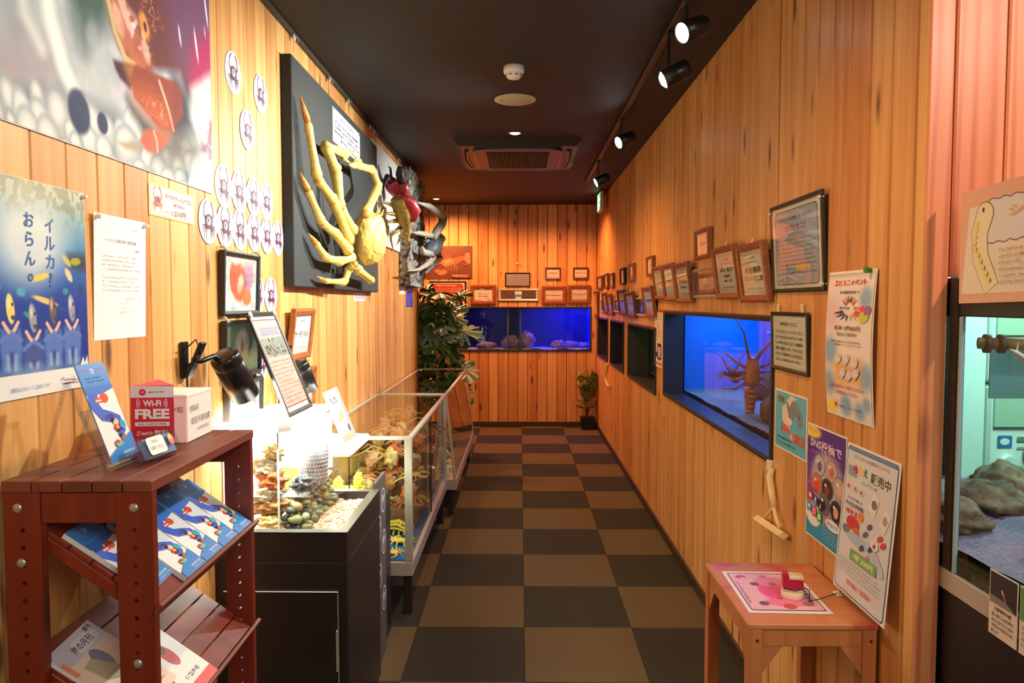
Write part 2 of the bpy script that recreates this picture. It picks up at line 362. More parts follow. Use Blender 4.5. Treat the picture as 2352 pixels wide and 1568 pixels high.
class Canvas:
    def __init__(s, nx, ny, base, asp=1.0):
        u = np.linspace(0, 1, nx); v = np.linspace(0, 1, ny); s.U, s.V = np.meshgrid(u, v); s.nx, s.ny = nx, ny; s.asp = asp
        s.C = np.zeros((ny, nx, 3)) + np.array(base, float)
    def put(s, mask, col, a=1.0):
        m = (np.clip(mask, 0, 1) * a)[..., None]; s.C = s.C * (1 - m) + np.array(col, float) * m; return s
    def ell(s, x, y, rx, ry, ang=0, soft=.1):
        X = (s.U - x) * s.asp; Y = s.V - y; a = R(ang); p = X*math.cos(a)+Y*math.sin(a); q = -X*math.sin(a)+Y*math.cos(a)
        d = np.sqrt((p/(rx*s.asp))**2 + (q/ry)**2); return np.clip((1 - d)/max(soft, 1e-3) + .5, 0, 1)
    def poly(s, pts, soft=.01):
        X, Y = s.U*s.asp, s.V; ins = np.zeros_like(X, bool); dm = np.full_like(X, 9.)
        n = len(pts)
        for i in range(n):
            ax, ay = pts[i][0]*s.asp, pts[i][1]; bx, by = pts[(i+1)%n][0]*s.asp, pts[(i+1)%n][1]
            dx, dy = bx-ax, by-ay; t = np.clip(((X-ax)*dx+(Y-ay)*dy)/(dx*dx+dy*dy+1e-12), 0, 1)
            dm = np.minimum(dm, np.hypot(X-ax-t*dx, Y-ay-t*dy))
            c = ((ay > Y) != (by > Y)); xx = ax + (Y-ay)*dx/(dy if abs(dy) > 1e-9 else 1e-9); ins ^= c & (X < xx)
        return np.clip(np.where(ins, dm, -dm)/soft*.5 + .5, 0, 1)
    def stroke(s, pts, w, soft=.3):
        X, Y = s.U*s.asp, s.V; dm = np.full_like(X, 9.)
        for i in range(len(pts)-1):
            ax, ay = pts[i][0]*s.asp, pts[i][1]; bx, by = pts[i+1][0]*s.asp, pts[i+1][1]
            dx, dy = bx-ax, by-ay; t = np.clip(((X-ax)*dx+(Y-ay)*dy)/(dx*dx+dy*dy+1e-12), 0, 1)
            dm = np.minimum(dm, np.hypot(X-ax-t*dx, Y-ay-t*dy))
        return np.clip((w - dm)/(w*soft) + .5, 0, 1)
    def noise(s, fx, fy, seed=0, oct=3):
        out = 0; amp = 1; tot = 0; rs = np.random.RandomState(seed)
        for _ in range(oct):
            gx, gy = int(fx)+2, int(fy)+2; G = rs.rand(gy+1, gx+1)
            x = s.U*fx; y = s.V*fy; i = x.astype(int); j = y.astype(int); a = x-i; b = y-j; a = a*a*(3-2*a); b = b*b*(3-2*b)
            out = out + amp*((G[j,i]*(1-a)+G[j,i+1]*a)*(1-b)+(G[j+1,i]*(1-a)+G[j+1,i+1]*a)*b); tot += amp; amp *= .5; fx *= 2; fy *= 2
        return out/tot
    def build(s, name, parent, w, h, x0=None, y0=None, z=.0008, material=None, bend=None):
        x0 = -w/2 if x0 is None else x0; y0 = -h/2 if y0 is None else y0
        nx, ny = s.nx, s.ny; me = bpy.data.meshes.new(name)
        X = (x0 + s.U*w).ravel(); Y = (y0 + s.V*h).ravel(); Z = np.full_like(X, z)
        if bend: Z = Z + bend(s.U.ravel(), s.V.ravel())
        idx = np.arange(nx*ny).reshape(ny, nx); F = np.stack([idx[:-1,:-1], idx[:-1,1:], idx[1:,1:], idx[1:,:-1]], -1).reshape(-1, 4)
        me.vertices.add(nx*ny); me.vertices.foreach_set('co', np.stack([X, Y, Z], 1).ravel())
        me.loops.add(F.size); me.loops.foreach_set('vertex_index', F.ravel())
        me.polygons.add(len(F)); me.polygons.foreach_set('loop_start', np.arange(0, F.size, 4)); me.update(calc_edges=True)
        c = np.clip(s.C, 0, 255)/255; c = np.where(c <= .04045, c/12.92, ((c+.055)/1.055)**2.4)
        at = me.color_attributes.new('Col', 'FLOAT_COLOR', 'POINT'); at.data.foreach_set('color', np.concatenate([c.reshape(-1,3), np.ones((nx*ny,1))], 1).ravel())
        me.materials.append(material or PRINT)
        o = bpy.data.objects.new(name, me); COL.objects.link(o); o.parent = parent; WM[o.name] = wmat(parent); return o

def basis(origin, right, up):
    r_ = Vector(right).normalized(); u = Vector(up); u = (u - r_*u.dot(r_)).normalized(); n = r_.cross(u)
    return Matrix(((r_.x,u.x,n.x,origin[0]),(r_.y,u.y,n.y,origin[1]),(r_.z,u.z,n.z,origin[2]),(0,0,0,1)))
WALLV = {'L': (Vector((0,1,0)), XL), 'R': (Vector((0,-1,0)), XR), 'B': (Vector((1,0,0)), YB)}
def wall_basis(side, a0, a1, z0, z1, lean=0, off=0.0):
    """local frame on a wall: origin at the centre of the item's back; lean = degrees the top tips into the room"""
    a, z = (a0+a1)/2, (z0+z1)/2; r_ = WALLV[side][0]; h = z1 - z0
    n = r_.cross(Vector((0,0,1)))
    o = Vector((XL, a, z)) if side == 'L' else Vector((XR, a, z)) if side == 'R' else Vector((a, YB, z))
    up = Vector((0,0,1))*math.cos(R(lean)) + n*math.sin(R(lean))
    o = o + n*(off + .5*h*abs(math.sin(R(lean))))
    return basis(o, r_, up), abs(a1-a0), h
def sideL(xl, xr, yt, yb): # item on the left wall from its left edge pixels and right edge
    t = on_x(xl, yt, XL); b = on_x(xl, yb, XL); r_ = on_x(xr, (yt+yb)/2, XL); return (t.y+b.y)/2, r_.y, b.z, t.z
def sideR(xl, xr, yt, yb): # right wall, y's at its right (near) edge
    t = on_x(xr, yt, XR); b = on_x(xr, yb, XR); l = on_x(xl, (yt+yb)/2, XR); return l.y, (t.y+b.y)/2, b.z, t.z
def sheet(name, label, cat, M4, w, h, draw, col=(240,240,238), th=.0012, group=None, bend=None, letters=True, mats=PRINT):
    t = thing(name, label, cat, mtx=M4, group=group)
    base = M(); base.box((-w/2,-h/2,0),(w/2,h/2,th), col); base.build('paper', mats, t, local=True)
    p = P(th+.0004); draw(p, w, h, t)
    if p.v: p.build('lettering' if letters else 'artwork', mats, t, local=True)
    return t
def ring(m, w, h, bw, d0, d1, col=None, lip=.0):
    """four mitred bars around a w x h outline; back at d0, front at d1"""
    o = [(-w/2,-h/2),(w/2,-h/2),(w/2,h/2),(-w/2,h/2)]; i_ = [(x-math.copysign(bw,x), y-math.copysign(bw,y)) for x,y in o]
    md = [(x-math.copysign(bw*.35,x), y-math.copysign(bw*.35,y)) for x,y in o]
    for k in range(4):
        a, b = k, (k+1)%4
        vs = [(*o[a],d0),(*o[b],d0),(*i_[b],d0),(*i_[a],d0),(*o[a],d1-lip),(*o[b],d1-lip),(*i_[b],d1-lip*1.5),(*i_[a],d1-lip*1.5),(*md[a],d1),(*md[b],d1)]
        m.add(vs, [(3,2,1,0),(0,1,5,4),(4,5,9,8),(8,9,6,7),(7,6,2,3)], col)
def framed(name, label, cat, M4, w, h, bw, depth, fmat, draw, col=(238,236,230), group=None, pane=True, lip=.004, mats=PRINT):
    t = thing(name, label, cat, mtx=M4, group=group)
    m = M(); ring(m, w, h, bw, 0, depth, lip=lip); m.box((-w/2+.002,-h/2+.002,0),(w/2-.002,h/2-.002,.003)); m.build('frame', fmat, t, local=True)
    iw, ih = w-2*bw, h-2*bw; z = depth*.45
    b = M(); b.box((-iw/2-.002,-ih/2-.002,.003),(iw/2+.002,ih/2+.002,z), col); b.build('mounted_sheet', mats, t, local=True)
    p = P(z+.0004); draw(p, iw, ih, t)
    if p.v: p.build('lettering', mats, t, local=True)
    if pane:
        g = M(); g.box((-iw/2,-ih/2,z+.004),(iw/2,ih/2,z+.0055)); g.build('glass_pane', GLASS, t, local=True)
    return t

# ================================================================== SETTING
GROOVE = [.0013, .003]
def plank_mesh(m, x0, x1, z0, z1, cl=True, cr=True, th=.012):
    g, c = GROOVE
    a0 = x0 + (g if cl else 0); a1 = x1 - (g if cr else 0); c0 = c if cl else .0001; c1 = c if cr else .0001
    prof = [(a0, th), (a0, c0), (a0+c0, 0), (a1-c1, 0), (a1, c1), (a1, th)]
    vs = [(x, y, z0) for x, y in prof] + [(x, y, z1) for x, y in prof]; n = 6
    m.add(vs, [(i, (i+1)%n, n+(i+1)%n, n+i) for i in range(n)] + [tuple(range(n-1,-1,-1)), tuple(range(n, 2*n))])
_pk = {}
def clad(parent, base, rotz, w, n, length_last=None, openings=(), z0=0, z1=HC, material=None, total=None):
    """n boards side by side along local X from 'base'; openings are (x0,x1,z0,z1) in that local frame"""
    rot = Matrix.Rotation(rotz, 4, 'Z'); total = total or n*w
    for i in range(n):
        x0, x1 = i*w, min((i+1)*w, total)
        ops = [o for o in openings if o[0] < x1 and o[1] > x0]
        key = (round(w,4), round(z0,3), round(z1,3), str(material)) if not ops and abs(x1-x0-w) < 1e-6 else None
        if key in _pk: me = _pk[key]; o = bpy.data.objects.new('plank', me)
        else:
            m = M()
            if not ops: plank_mesh(m, 0, x1-x0, z0, z1)
            else:
                cuts = sorted({x0, x1, *[c for op in ops for c in op[:2] if x0 < c < x1]})
                for a, b in zip(cuts, cuts[1:]):
                    zs = [(z0, z1)]
                    for op in ops:
                        if op[0] <= a+1e-6 and op[1] >= b-1e-6:
                            zs = [q for s_ in zs for q in ((s_[0], min(s_[1], op[2])), (max(s_[0], op[3]), s_[1])) if q[1]-q[0] > 1e-4]
                    for za, zb in zs: plank_mesh(m, a-x0, b-x0, za, zb, a == x0, b == x1)
            me = bpy.data.meshes.new('plank'); me.from_pydata(m.v, [], m.f); me.materials.append(material or CEDAR); me.update()
            if key: _pk[key] = me
            o = bpy.data.objects.new('plank', me)
        COL.objects.link(o); o.parent = parent
        o.matrix_local = Matrix.Translation(base) @ rot @ Matrix.Translation((x0, 0, 0))
DARKBACK = mat('dark_wall_batten', (40, 26, 16), .8)
# left wall (clad from Y .56 to 7.16)
w = M(); w.box((XL-.09, -1.6, 0), (XL-.013, 7.15, HC)); wl = struct(w, 'wall_left', DARKBACK)
clad(wl, (XL, -1.6, 0), R(90), .12, 73, total=8.76)
GROOVE[:] = [.0022, .006]; _pk.clear()
# right wall with aquarium openings; local x runs toward -Y from Y=9
AQ = [(2.70, 4.74, .925, 1.465), (5.03, 6.32, .885, 1.345), (6.60, 7.56, .885, 1.345), (7.79, 8.80, .885, 1.345)]
w = M()
def back_panels(m, a0, a1, ops, mk):
    cuts = sorted({a0, a1, *[c for o in ops for c in o[:2]]})
    for a, b in zip(cuts, cuts[1:]):
        zs = [(0, HC)]
        for o in ops:
            if o[0] <= a+1e-6 and o[1] >= b-1e-6: zs = [(0, o[2]), (o[3], HC)]
        for za, zb in zs: mk(m, a, b, za, zb)
back_panels(w, 1.735, 9.0, AQ, lambda m, a, b, za, zb: m.box((XR+.0125, a, za), (XR+.03, b, zb)))
wr = struct(w, 'wall_right', DARKBACK)
clad(wr, (XR, 9.0, 0), R(-90), .1166, 63, openings=[(9.0-o[1], 9.0-o[0], o[2], o[3]) for o in AQ], total=9.0-1.72)
# back wall
BQ = (-.80, .865, .925, 1.465)
w = M(); back_panels(w, -2.30, XR+.03, [BQ], lambda m, a, b, za, zb: m.box((a, YB+.0125, za), (b, YB+.03, zb)))
wb = struct(w, 'wall_back', DARKBACK)
clad(wb, (-2.30, YB, 0), 0, .1195, 28, openings=[(BQ[0]+2.3, BQ[1]+2.3, BQ[2], BQ[3])], total=3.245)
GROOVE[:] = [.0016, .004]; _pk.clear()
# recess beside the left wall
w = M(); w.box((-2.33, 7.15, 0), (-2.313, YB, HC)); w.box((-2.33, 7.13, 0), (XL-.02, 7.15, HC)); wrec = struct(w, 'wall_recess', DARKBACK)
clad(wrec, (-2.30, 7.16, 0), R(90), .12, 16, total=1.84)
# return wall facing the camera beyond the right wall's end; tank passes through it
TX0, TX1, TZ0, TZ1 = .995, 1.50, 0.0, 1.575
w = M(); w.box((TX1+.0, 1.733, 0), (3.2, 1.75, HC)); w.box((XR+.0, 1.733, TZ1), (TX1, 1.75, HC)); w.box((XR, 1.733, 0), (TX0-.005, 1.75, TZ1))
wt = struct(w, 'wall_return', DARKBACK)
clad(wt, (XR, 1.72, 0), 0, .061, 1, openings=[(TX0-XR-.003, 9, TZ0, TZ1)], material=CEDARWIDE, total=.061)
clad(wt, (XR+.061, 1.72, 0), 0, .117, 19, openings=[(-9, TX1-XR-.061, TZ0, TZ1)], material=CEDARWIDE, total=2.2)
# timber corner post at the end of the left wall (wavy natural edge)
m = M(); n = 26
pts = [(XL-.035 + .008*math.sin(i*1.9), 7.20 + .008*math.sin(i*2.7+1), i*HC/n) for i in range(n+1)]
m.tube(pts, [.050 + .008*math.sin(i*3.1) for i in range(n+1)], 10)
struct(m, 'trim_1', mat('rough_brown_timber', (92, 58, 30), .7, bump=.5, bscale=40, var=.3), smooth=True)
# ceiling
CEIL = mat('black_ceiling_board', (31, 30, 32), .62, bump=.25, bscale=500, var=.12)
w = M(); w.box((-2.4, -1.6, HC), (3.3, YB+.1, HC+.06)); struct(w, 'ceiling', CEIL)
w = M(); w.box((XL, -1.6, HC-.022), (XL+.016, 7.2, HC)); struct(w, 'trim_2', mat('dark_corner_moulding', (52, 40, 24), .5))
# floor with carpet tiles
w = M(); w.box((-2.4, -1.6, -.06), (3.3, YB+.1, -.006)); fl = struct(w, 'floor', mat('floor_screed', (40, 36, 32), .9))
def carpet(name, rgb):
    m = mat(name, rgb, .95, bump=1, bscale=230, var=.45, spec=.15); return m
CD, CLt = carpet('dark_carpet_tile', (62, 59, 50)), carpet('light_brown_carpet_tile', (106, 91, 64))
tm = {}
for key, mm in (('d', CD), ('l', CLt)):
    q = M(); q.bbox((.0006, .0006, -.006), (.4994, .4994, 0), .0015); me = bpy.data.meshes.new('carpet_tile'); me.from_pydata(q.v, [], q.f); me.materials.append(mm); tm[key] = me
for j in range(-1, 19):
    for i in range(-5, 2):
        x, y = .02 + i*.5, 3.38 - 3.5 + j*.5
        if i < -2 and y < 6.8: continue
        key = 'l' if (i + j) % 2 == 0 else 'd'
        me = tm[key]; x1 = x + .5; y1 = y + .5; lim = XR if y + .1 > 1.72 else 9
        if x1 > lim or y1 > YB or x < -2.29:
            q = M(); q.bbox((max(x,-2.29)-x+.0006, .0006, -.006), (min(x1, lim)-x-.0006, min(y1, YB)-y-.0006, 0), .0015)
            me = bpy.data.meshes.new('carpet_tile'); me.from_pydata(q.v, [], q.f); me.materials.append(CD if key == 'd' else CLt)
        o = bpy.data.objects.new('carpet_tile', me); COL.objects.link(o); o.parent = fl; o.location = (x, y, 0)
# baseboards
BB = mat('dark_brown_baseboard', (62, 44, 26), .5)
w = M(); w.bbox((XR-.012, 1.72, 0), (XR, YB-.012, .06), .003); struct(w, 'baseboard_right', BB)
w = M(); w.bbox((-2.3, YB-.012, 0), (XR-.012, YB, .06), .003); struct(w, 'baseboard_back', BB)

# ================================================================== AQUARIUMS SET INTO THE WALLS
def aquarium(label, side, a0, a1, z0, z1, reveal, td, cols, lamps, bar=.022, gravel=(200,205,210), gz=.03, group='wall aquariums'):
    M4, w, h = wall_basis(side, a0, a1, z0, z1)
    t = thing('aquarium', label, 'aquarium', mtx=M4, group=group)
    blk = mat('black_aquarium_frame', (40, 35, 33), .45)
    m = M(); ring(m, w+.004, h+.004, bar, 0, .014, lip=.003); m.build('frame', blk, t, local=True)
    m = M(); k = .003
    m.box((-w/2+k,-h/2+k,-reveal),(-w/2+.012,h/2-k,0)); m.box((w/2-.012,-h/2+k,-reveal),(w/2-k,h/2-k,0))
    m.box((-w/2+.012,-h/2+k,-reveal),(w/2-.012,-h/2+.012,0)); m.box((-w/2+.012,h/2-.012,-reveal),(w/2-.012,h/2-k,0))
    m.build('reveal', mat('black_reveal_board', (44, 40, 42), .4), t, local=True)
    W = w/2 - .005; H0, H1 = -h/2 - .02, h/2 + .10; zf = -reveal-.002
    m = M(); m.box((-W-.01,h/2-.004,zf+.0005),(W+.01,H1+.02,zf+.006)); m.box((-W-.01,H0-.01,zf+.0005),(W+.01,-h/2+.004,zf+.006)); m.build('light_blocker', MATS['black_reveal_board'], t, local=True)  # unseen strips added to stop lamp light leaking behind the wall
    m = M(); m.box((-W, H0, zf-.008), (W, H1, zf)); m.build('glass_pane', TANKGLASS, t, local=True)
    def pan(nm, c, a, b, mtl=None):
        q = M(); q.box(a, b); return q.build(nm, mtl or mat('aq_%d_%d_%d' % c, c, .5), t, local=True)
    zb = zf - .008 - td
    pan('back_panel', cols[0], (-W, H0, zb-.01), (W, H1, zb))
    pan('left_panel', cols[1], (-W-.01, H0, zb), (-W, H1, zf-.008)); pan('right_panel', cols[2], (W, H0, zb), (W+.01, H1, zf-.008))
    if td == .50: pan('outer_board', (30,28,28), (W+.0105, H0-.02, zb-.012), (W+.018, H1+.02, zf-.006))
    pan('base_panel', (70,70,70), (-W, H0-.01, zb), (W, H0, zf-.008)); pan('hood', (25,25,28), (-W, H1, zb), (W, H1+.02, zf))
    g = M(); nx, ny = max(8, int(w/.02)), max(6, int(td/.025)); vs = []; fs = []
    for j in range(ny+1):
        for i in range(nx+1):
            x = -W + 2*W*i/nx; zz = zf-.008 - td*j/ny
            vs.append((x, H0 + .02 + gz + .018*mn.noise(Vector((x*5, zz*5, a0))) + .006*mn.noise(Vector((x*60, zz*60, 3))), zz))
    for j in range(ny):
        for i in range(nx): k_ = j*(nx+1)+i; fs.append((k_, k_+1, k_+nx+2, k_+nx+1))
    g.add(vs, fs); go = g.build('gravel', mat('gravel_%d_%d_%d' % gravel, gravel, .8, bump=1, bscale=160, var=.35), t, local=True); go['kind'] = 'stuff'
    for (fx, power, c, ln) in lamps:
        lx = (fx-.5)*2*W; p = M4 @ Vector((lx, H1-.03, zf-.008-td*.45)); q = M4 @ Vector((lx, H0, zf-.008-td*.45))
        e = M(); e.tube([(lx-ln/2, H1-.012, zf-.008-td*.45), (lx+ln/2, H1-.012, zf-.008-td*.45)], .010, 10)
        e.build('lamp_tube', mat('lit_tube_%d_%d_%d' % c, (240,240,240), .4, emit=c, estr=6), t, local=True)
        light('aquarium_lamp', 'AREA', p, q, power, tuple(v for v in lin(c)), shape='RECTANGLE', size=ln, size_y=.1)
    return t, M4, (W, H0, H1, zf, zb)
BLUE = (30, 90, 255)
aq1 = aquarium('large blue-lit wall aquarium, nearest and widest of the four on the right wall', 'R', *AQ[0][:2], *AQ[0][2:], .115, .50, ((30,90,190),(20,120,210),(60,80,170)), [(.38, 9, (50,140,255), .7), (.12, 5, (90,170,255), .3), (.8, 3, (190,180,230), .3)], gravel=(130,136,140))
aq2 = aquarium('dark wall aquarium with yellow-green lit rock, second from the camera on the right wall', 'R', *AQ[1][:2], *AQ[1][2:], .17, .5, ((24,34,30),(20,30,26),(20,30,26)), [(.85, 3.0, (200,255,150), .2)], gravel=(120,120,60))
aq3 = aquarium('dark wall aquarium, third from the camera on the right wall', 'R', *AQ[2][:2], *AQ[2][2:], .17, .5, ((18,18,24),)*3, [(.5, .25, (90,120,255), .2)], gravel=(60,60,60))
aq4 = aquarium('dark wall aquarium nearest the back corner of the right wall', 'R', *AQ[3][:2], *AQ[3][2:], .17, .5, ((18,18,24),)*3, [(.5, .25, (90,120,255), .2)], gravel=(60,60,60))
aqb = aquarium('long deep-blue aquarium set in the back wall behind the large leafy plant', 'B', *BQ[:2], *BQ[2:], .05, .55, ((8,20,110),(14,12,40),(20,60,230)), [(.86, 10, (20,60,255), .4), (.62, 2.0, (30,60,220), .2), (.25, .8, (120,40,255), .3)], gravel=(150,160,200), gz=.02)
# ------ contents: rocks, lobsters, dividers
def rockmesh(c, r, seed, amp=.25, nu=18, nv=12, fr=1.6):
    m = M(); o = Vector((seed*7.3, seed*3.1, seed*1.7)); m.ell(c, r, None, nu, nv, None, lambda d: amp*mn.noise(d*fr+o) + amp*.45*mn.noise(d*fr*3+o)); return m
ROCKM = {'g': mat('dark_green_grey_rock', (92,84,66), .8, bump=1, bscale=25, var=.35), 'p': mat('purple_tinted_rock', (112,100,150), .8, bump=1, bscale=25, var=.3), 'k': mat('dark_brown_rock', (66,54,44), .85, bump=1, bscale=20, var=.35)}  # 'p' has the blue-purple tank light tinted into its colour
def put_rock(aqn, lx, lz, r, mk, label, seed, ly=None, amp=.25, group=None):
    _, M4, (W, H0, H1, zf, zb) = aqn
    c = M4 @ Vector((lx, 0, 0)); n = M4.to_3x3() @ Vector((0,0,1)); rr = M4.to_3x3() @ Vector((1,0,0))
    p = M4 @ Vector((lx, H0+.04+r[1]*.75 if ly is None else ly, lz))
    R3 = [abs(rr.x)*r[0]+abs(n.x)*r[2], abs(rr.y)*r[0]+abs(n.y)*r[2], r[1]]
    return solo(rockmesh(p, R3, seed, amp), 'rock', ROCKM[mk], label, 'rock', group, True)
put_rock(aq1, .28, -.30, (.13,.09,.10), 'g', 'round dark rock low in the front of the large blue aquarium', 1)
put_rock(aq1, .62, -.28, (.22,.10,.13), 'k', 'brown boulder at the near end of the large blue aquarium', 2)
put_rock(aq1, -.50, -.50, (.12,.09,.10), 'k', 'dark rock at the far blue end of the large aquarium', 3)
put_rock(aq1, .10, -.55, (.10,.28,.09), 'k', 'tall upright brown rock column standing in the large blue aquarium', 4, amp=.4)
put_rock(aq2, .38, -.32, (.16,.10,.10), 'p', 'pale lit coral rock in the second wall aquarium', 5, amp=.5)
put_rock(aqb, -.13, -.22, (.14,.10,.09), 'p', 'purple-lit mound rock in the middle of the back aquarium', 6)
put_rock(aqb, .05, -.18, (.10,.12,.09), 'p', 'pointed rock just right of the divider in the back aquarium', 7, amp=.4)
put_rock(aqb, -.45, -.2, (.13,.05,.09), 'p', 'low purple-lit rock at the left of the back aquarium', 8)
for i, x in enumerate((.45,.60,.75)): put_rock(aqb, x, -.25-.05*i, (.10,.06-.01*i,.08), 'p', 'blue-lit %s rock at the right end of the back aquarium' % ('largest','middle','smallest')[i], 9+i, amp=.4)
DV = mat('smoky_divider', (60,66,90), .3)
for x, nm in ((-.22, 'left'), (-.065, 'right')):
    _, M4, (W, H0, H1, zf, zb) = aqb
    m = M(); m.box((x-.012+.035, H0+.02, zf-.53), (x+.012+.035, H1-.02, zf-.012)); m.build('divider', DV, aqb[0], local=True)
_, M4, (W, H0, H1, zf, zb) = aq1
m = M(); m.box((-W+.255, H0+.04, zf-.30), (-W+.262, H1-.02, zf-.012)); #  inner pane of the large tank
def lobster(base, head_dir, label, L=.30, col=(150,120,60), scale=1, group=None, matname=None):
    """spiny lobster: carapace, abdomen, tail_fan, antennae, legs. body runs from head (base+dir) to tail"""
    f = Vector(head_dir).normalized(); up = Vector((0,0,1)); s_ = f.cross(up)
    s_ = s_.normalized() if s_.length > .2 else Vector((1,0,0)); up = s_.cross(f)
    b = Vector(base); t = thing('spiny_lobster', label, 'lobster', b, group)
    mt = mat(matname or 'lobster_shell_%d' % col[0], col, .45, bump=.4, bscale=90, var=.3)
    m = M(); m.tube([b + f*L*k for k in (.5,.45,.3,.15,.02)], [.17*L*q for q in (.35,.6,.8,.85,.7)], 12, flat=.9); m.build('carapace', mt, t, True)
    for k in range(5):
        q = M(); c0 = -.02-.09*k; q.tube([b+f*L*c0, b+f*L*(c0-.03), b+f*L*(c0-.085)], [L*(.115-.010*k), L*(.122-.010*k), L*(.10-.010*k)], 12); q.build('abdomen_segment', mt, t, True)
    q = M()
    for a in (-50,-25,0,25,50):
        d = (-f*math.cos(R(a)) + s_*math.sin(R(a))).normalized(); e0 = b - f*L*.46; q.tube([e0, e0+d*L*.10, e0+d*L*.19], [L*.03, L*.055, L*.03], 8, flat=.25)
    q.build('tail_fan', mt, t, True)
    for sg in (-1, 1):
        h = b + f*L*.48 + s_*sg*L*.06; q = M()
        q.tube([h, h+f*L*.12+s_*sg*L*.05+up*L*.05, h+f*L*.5+s_*sg*L*.22+up*L*.35, h+f*L*.9+s_*sg*L*.5+up*L*.42], [L*.035, L*.025, L*.012, L*.003], 8); q.build('antenna', mt, t, True)
        for k in range(4):
            a0 = b + f*L*(.34-.09*k) + s_*sg*L*.13; q = M()
            q.tube([a0, a0+s_*sg*L*.16+up*L*.06+f*L*(.1-.06*k), a0+s_*sg*L*.28-up*L*.02+f*L*(.2-.1*k), a0+s_*sg*L*.36-up*L*.16+f*L*(.26-.13*k)], [L*.028, L*.022, L*.014, L*.005], 6); q.build('leg', mt, t, True)
    return t
def in_aq1(lx, ly, lz): return aq1[1] @ Vector((lx, ly, lz))
lobster(in_aq1(.62, -.02, -.30), (0,-.6,.35), 'yellow-brown spiny lobster clinging beside the boulder in the large blue aquarium', .26, (176,150,66))
lobster(in_aq1(.05, -.10, -.22), (0,-.15,1), 'orange-brown spiny lobster standing upright in the large blue aquarium', .30, (168,112,62))
lobster(in_aq1(-.45, -.10, -.28), (-.3,-.7,.3), 'small dark spiny lobster at the far blue end of the large aquarium', .18, (44,40,42))

# ================================================================== LEFT WALL: POSTERS, NOTICES, STICKERS
# --- large photograph of a red crab (sheet pinned high on the left wall)
M4, w, h = wall_basis('L', 1.08, 2.416, 1.868, 2.62, off=.002)
t = thing('photo_poster', 'very large glossy photo poster of a red crab claw among white pebbles, upper left wall', 'poster', mtx=M4)
m = M(); m.box((-w/2,-h/2,0),(w/2,h/2,.0015), (225,228,232)); m.build('paper', PHOTOPRINT, t, local=True)
c = Canvas(420, 240, (196,208,214), asp=w/h)
n1 = c.noise(10, 6, 1); n2 = c.noise(26, 14, 2); n3 = c.noise(60, 36, 5)
def fu(px, py): q = M4.inverted() @ on_x(px, py, XL); return (q.x/w+.5, q.y/h+.5)
def fp(*pp): return [fu(a, b) for a, b in pp]
c.C = np.zeros_like(c.C) + (166,180,190); c.put((n1-.4)*3, (126,142,158), .7); c.put((n2-.5)*4, (206,214,220), .5)
c.put(c.poly(fp((-60,80),(40,60),(130,170),(110,220),(40,235),(-80,190)), .08), (150,132,146), .7)
c.put(c.stroke(fp((95,-60),(110,40),(140,150),(165,215)), .030, 1.3), (250,252,252), .95)
c.put(c.stroke(fp((40,-60),(50,30),(90,110)), .022, 1.6), (226,230,232), .7)
c.put(c.poly(fp((150,-40),(245,-60),(250,40),(235,68),(205,85),(190,120),(170,70)), .05), (52,74,72), .95)
c.put(c.poly(fp((200,75),(270,90),(310,200),(280,250),(215,190)), .08)*np.clip((n2-.3)*3,0,1), (186,182,200), .95)
rp = np.random.RandomState(4); peb = []
for _ in range(900):
    px_, py_ = rp.uniform(-40,490), rp.uniform(195,450); r_ = rp.uniform(13,30)
    if any((px_-a)**2+((py_-b)*.8)**2 < ((r_+q)*.72)**2 for a,b,q in peb): continue
    peb.append((px_,py_,r_))
c.put(c.poly(fp((-80,205),(120,210),(260,260),(330,330),(500,360),(500,470),(-80,330)), .04), (84,98,116), .85)
for k, (px_, py_, r_) in enumerate(sorted(peb, key=lambda q: q[1])):
    if py_ < 215 + max(0, (px_-60))*.30: continue
    x, y = fu(px_, py_); x2, _ = fu(px_+r_, py_); rx = x2-x; g = rp.uniform(.80,1.0); ry = .0026*r_*1.15
    c.put(c.ell(x, y, rx*1.05, ry*1.1, 20, .14), (120,138,156), .9); c.put(c.ell(x-rx*.08, y+ry*.12, rx*.92, ry*.92, 20, .5), (int(196*g),int(208*g),int(216*g)), 1); c.put(c.ell(x-rx*.2, y+ry*.3, rx*.5, ry*.45, 20, .9), (232,238,240), .8)
for a in [(178,258,24),(232,285,12)]:
    x, y = fu(a[0], a[1]); x2, _ = fu(a[0]+a[2], a[1]); c.put(c.ell(x, y, (x2-x), .0028*a[2], 20, .25), (44,52,84), .95)
# carapace: maroon body running down from the top right, with orange lace and pale spots
c.put(c.poly(fp((235,-60),(560,-80),(495,120),(492,260),(440,250),(410,165),(350,160),(330,190),(300,160),(270,110),(250,50)), .02), (92,44,44))
c.put(c.poly(fp((360,-60),(500,-60),(490,120),(440,200),(405,160),(385,60)), .08), (98,58,88), .9)
c.put(c.poly(fp((440,100),(495,60),(492,170),(450,215),(430,190)), .04), (160,26,70), .8)
c.put(c.poly(fp((232,-40),(262,-40),(320,80),(345,150),(330,185),(290,140),(255,70)), .03)*(.5+n2), (186,96,70), .85)
c.put(c.stroke(fp((240,-20),(260,70),(285,135),(305,150)), .012, .8), (206,190,120), .8)
lace = np.clip(1-np.abs(n3-.5)*18, 0, 1)
c.put(c.poly(fp((315,-30),(352,-30),(365,60),(350,72),(330,30)), .04)*lace, (214,132,84), .95)
c.put(c.poly(fp((285,20),(320,60),(345,110),(330,125),(300,90)), .03)*np.clip((n3-.52)*9,0,1), (250,226,226), .95)
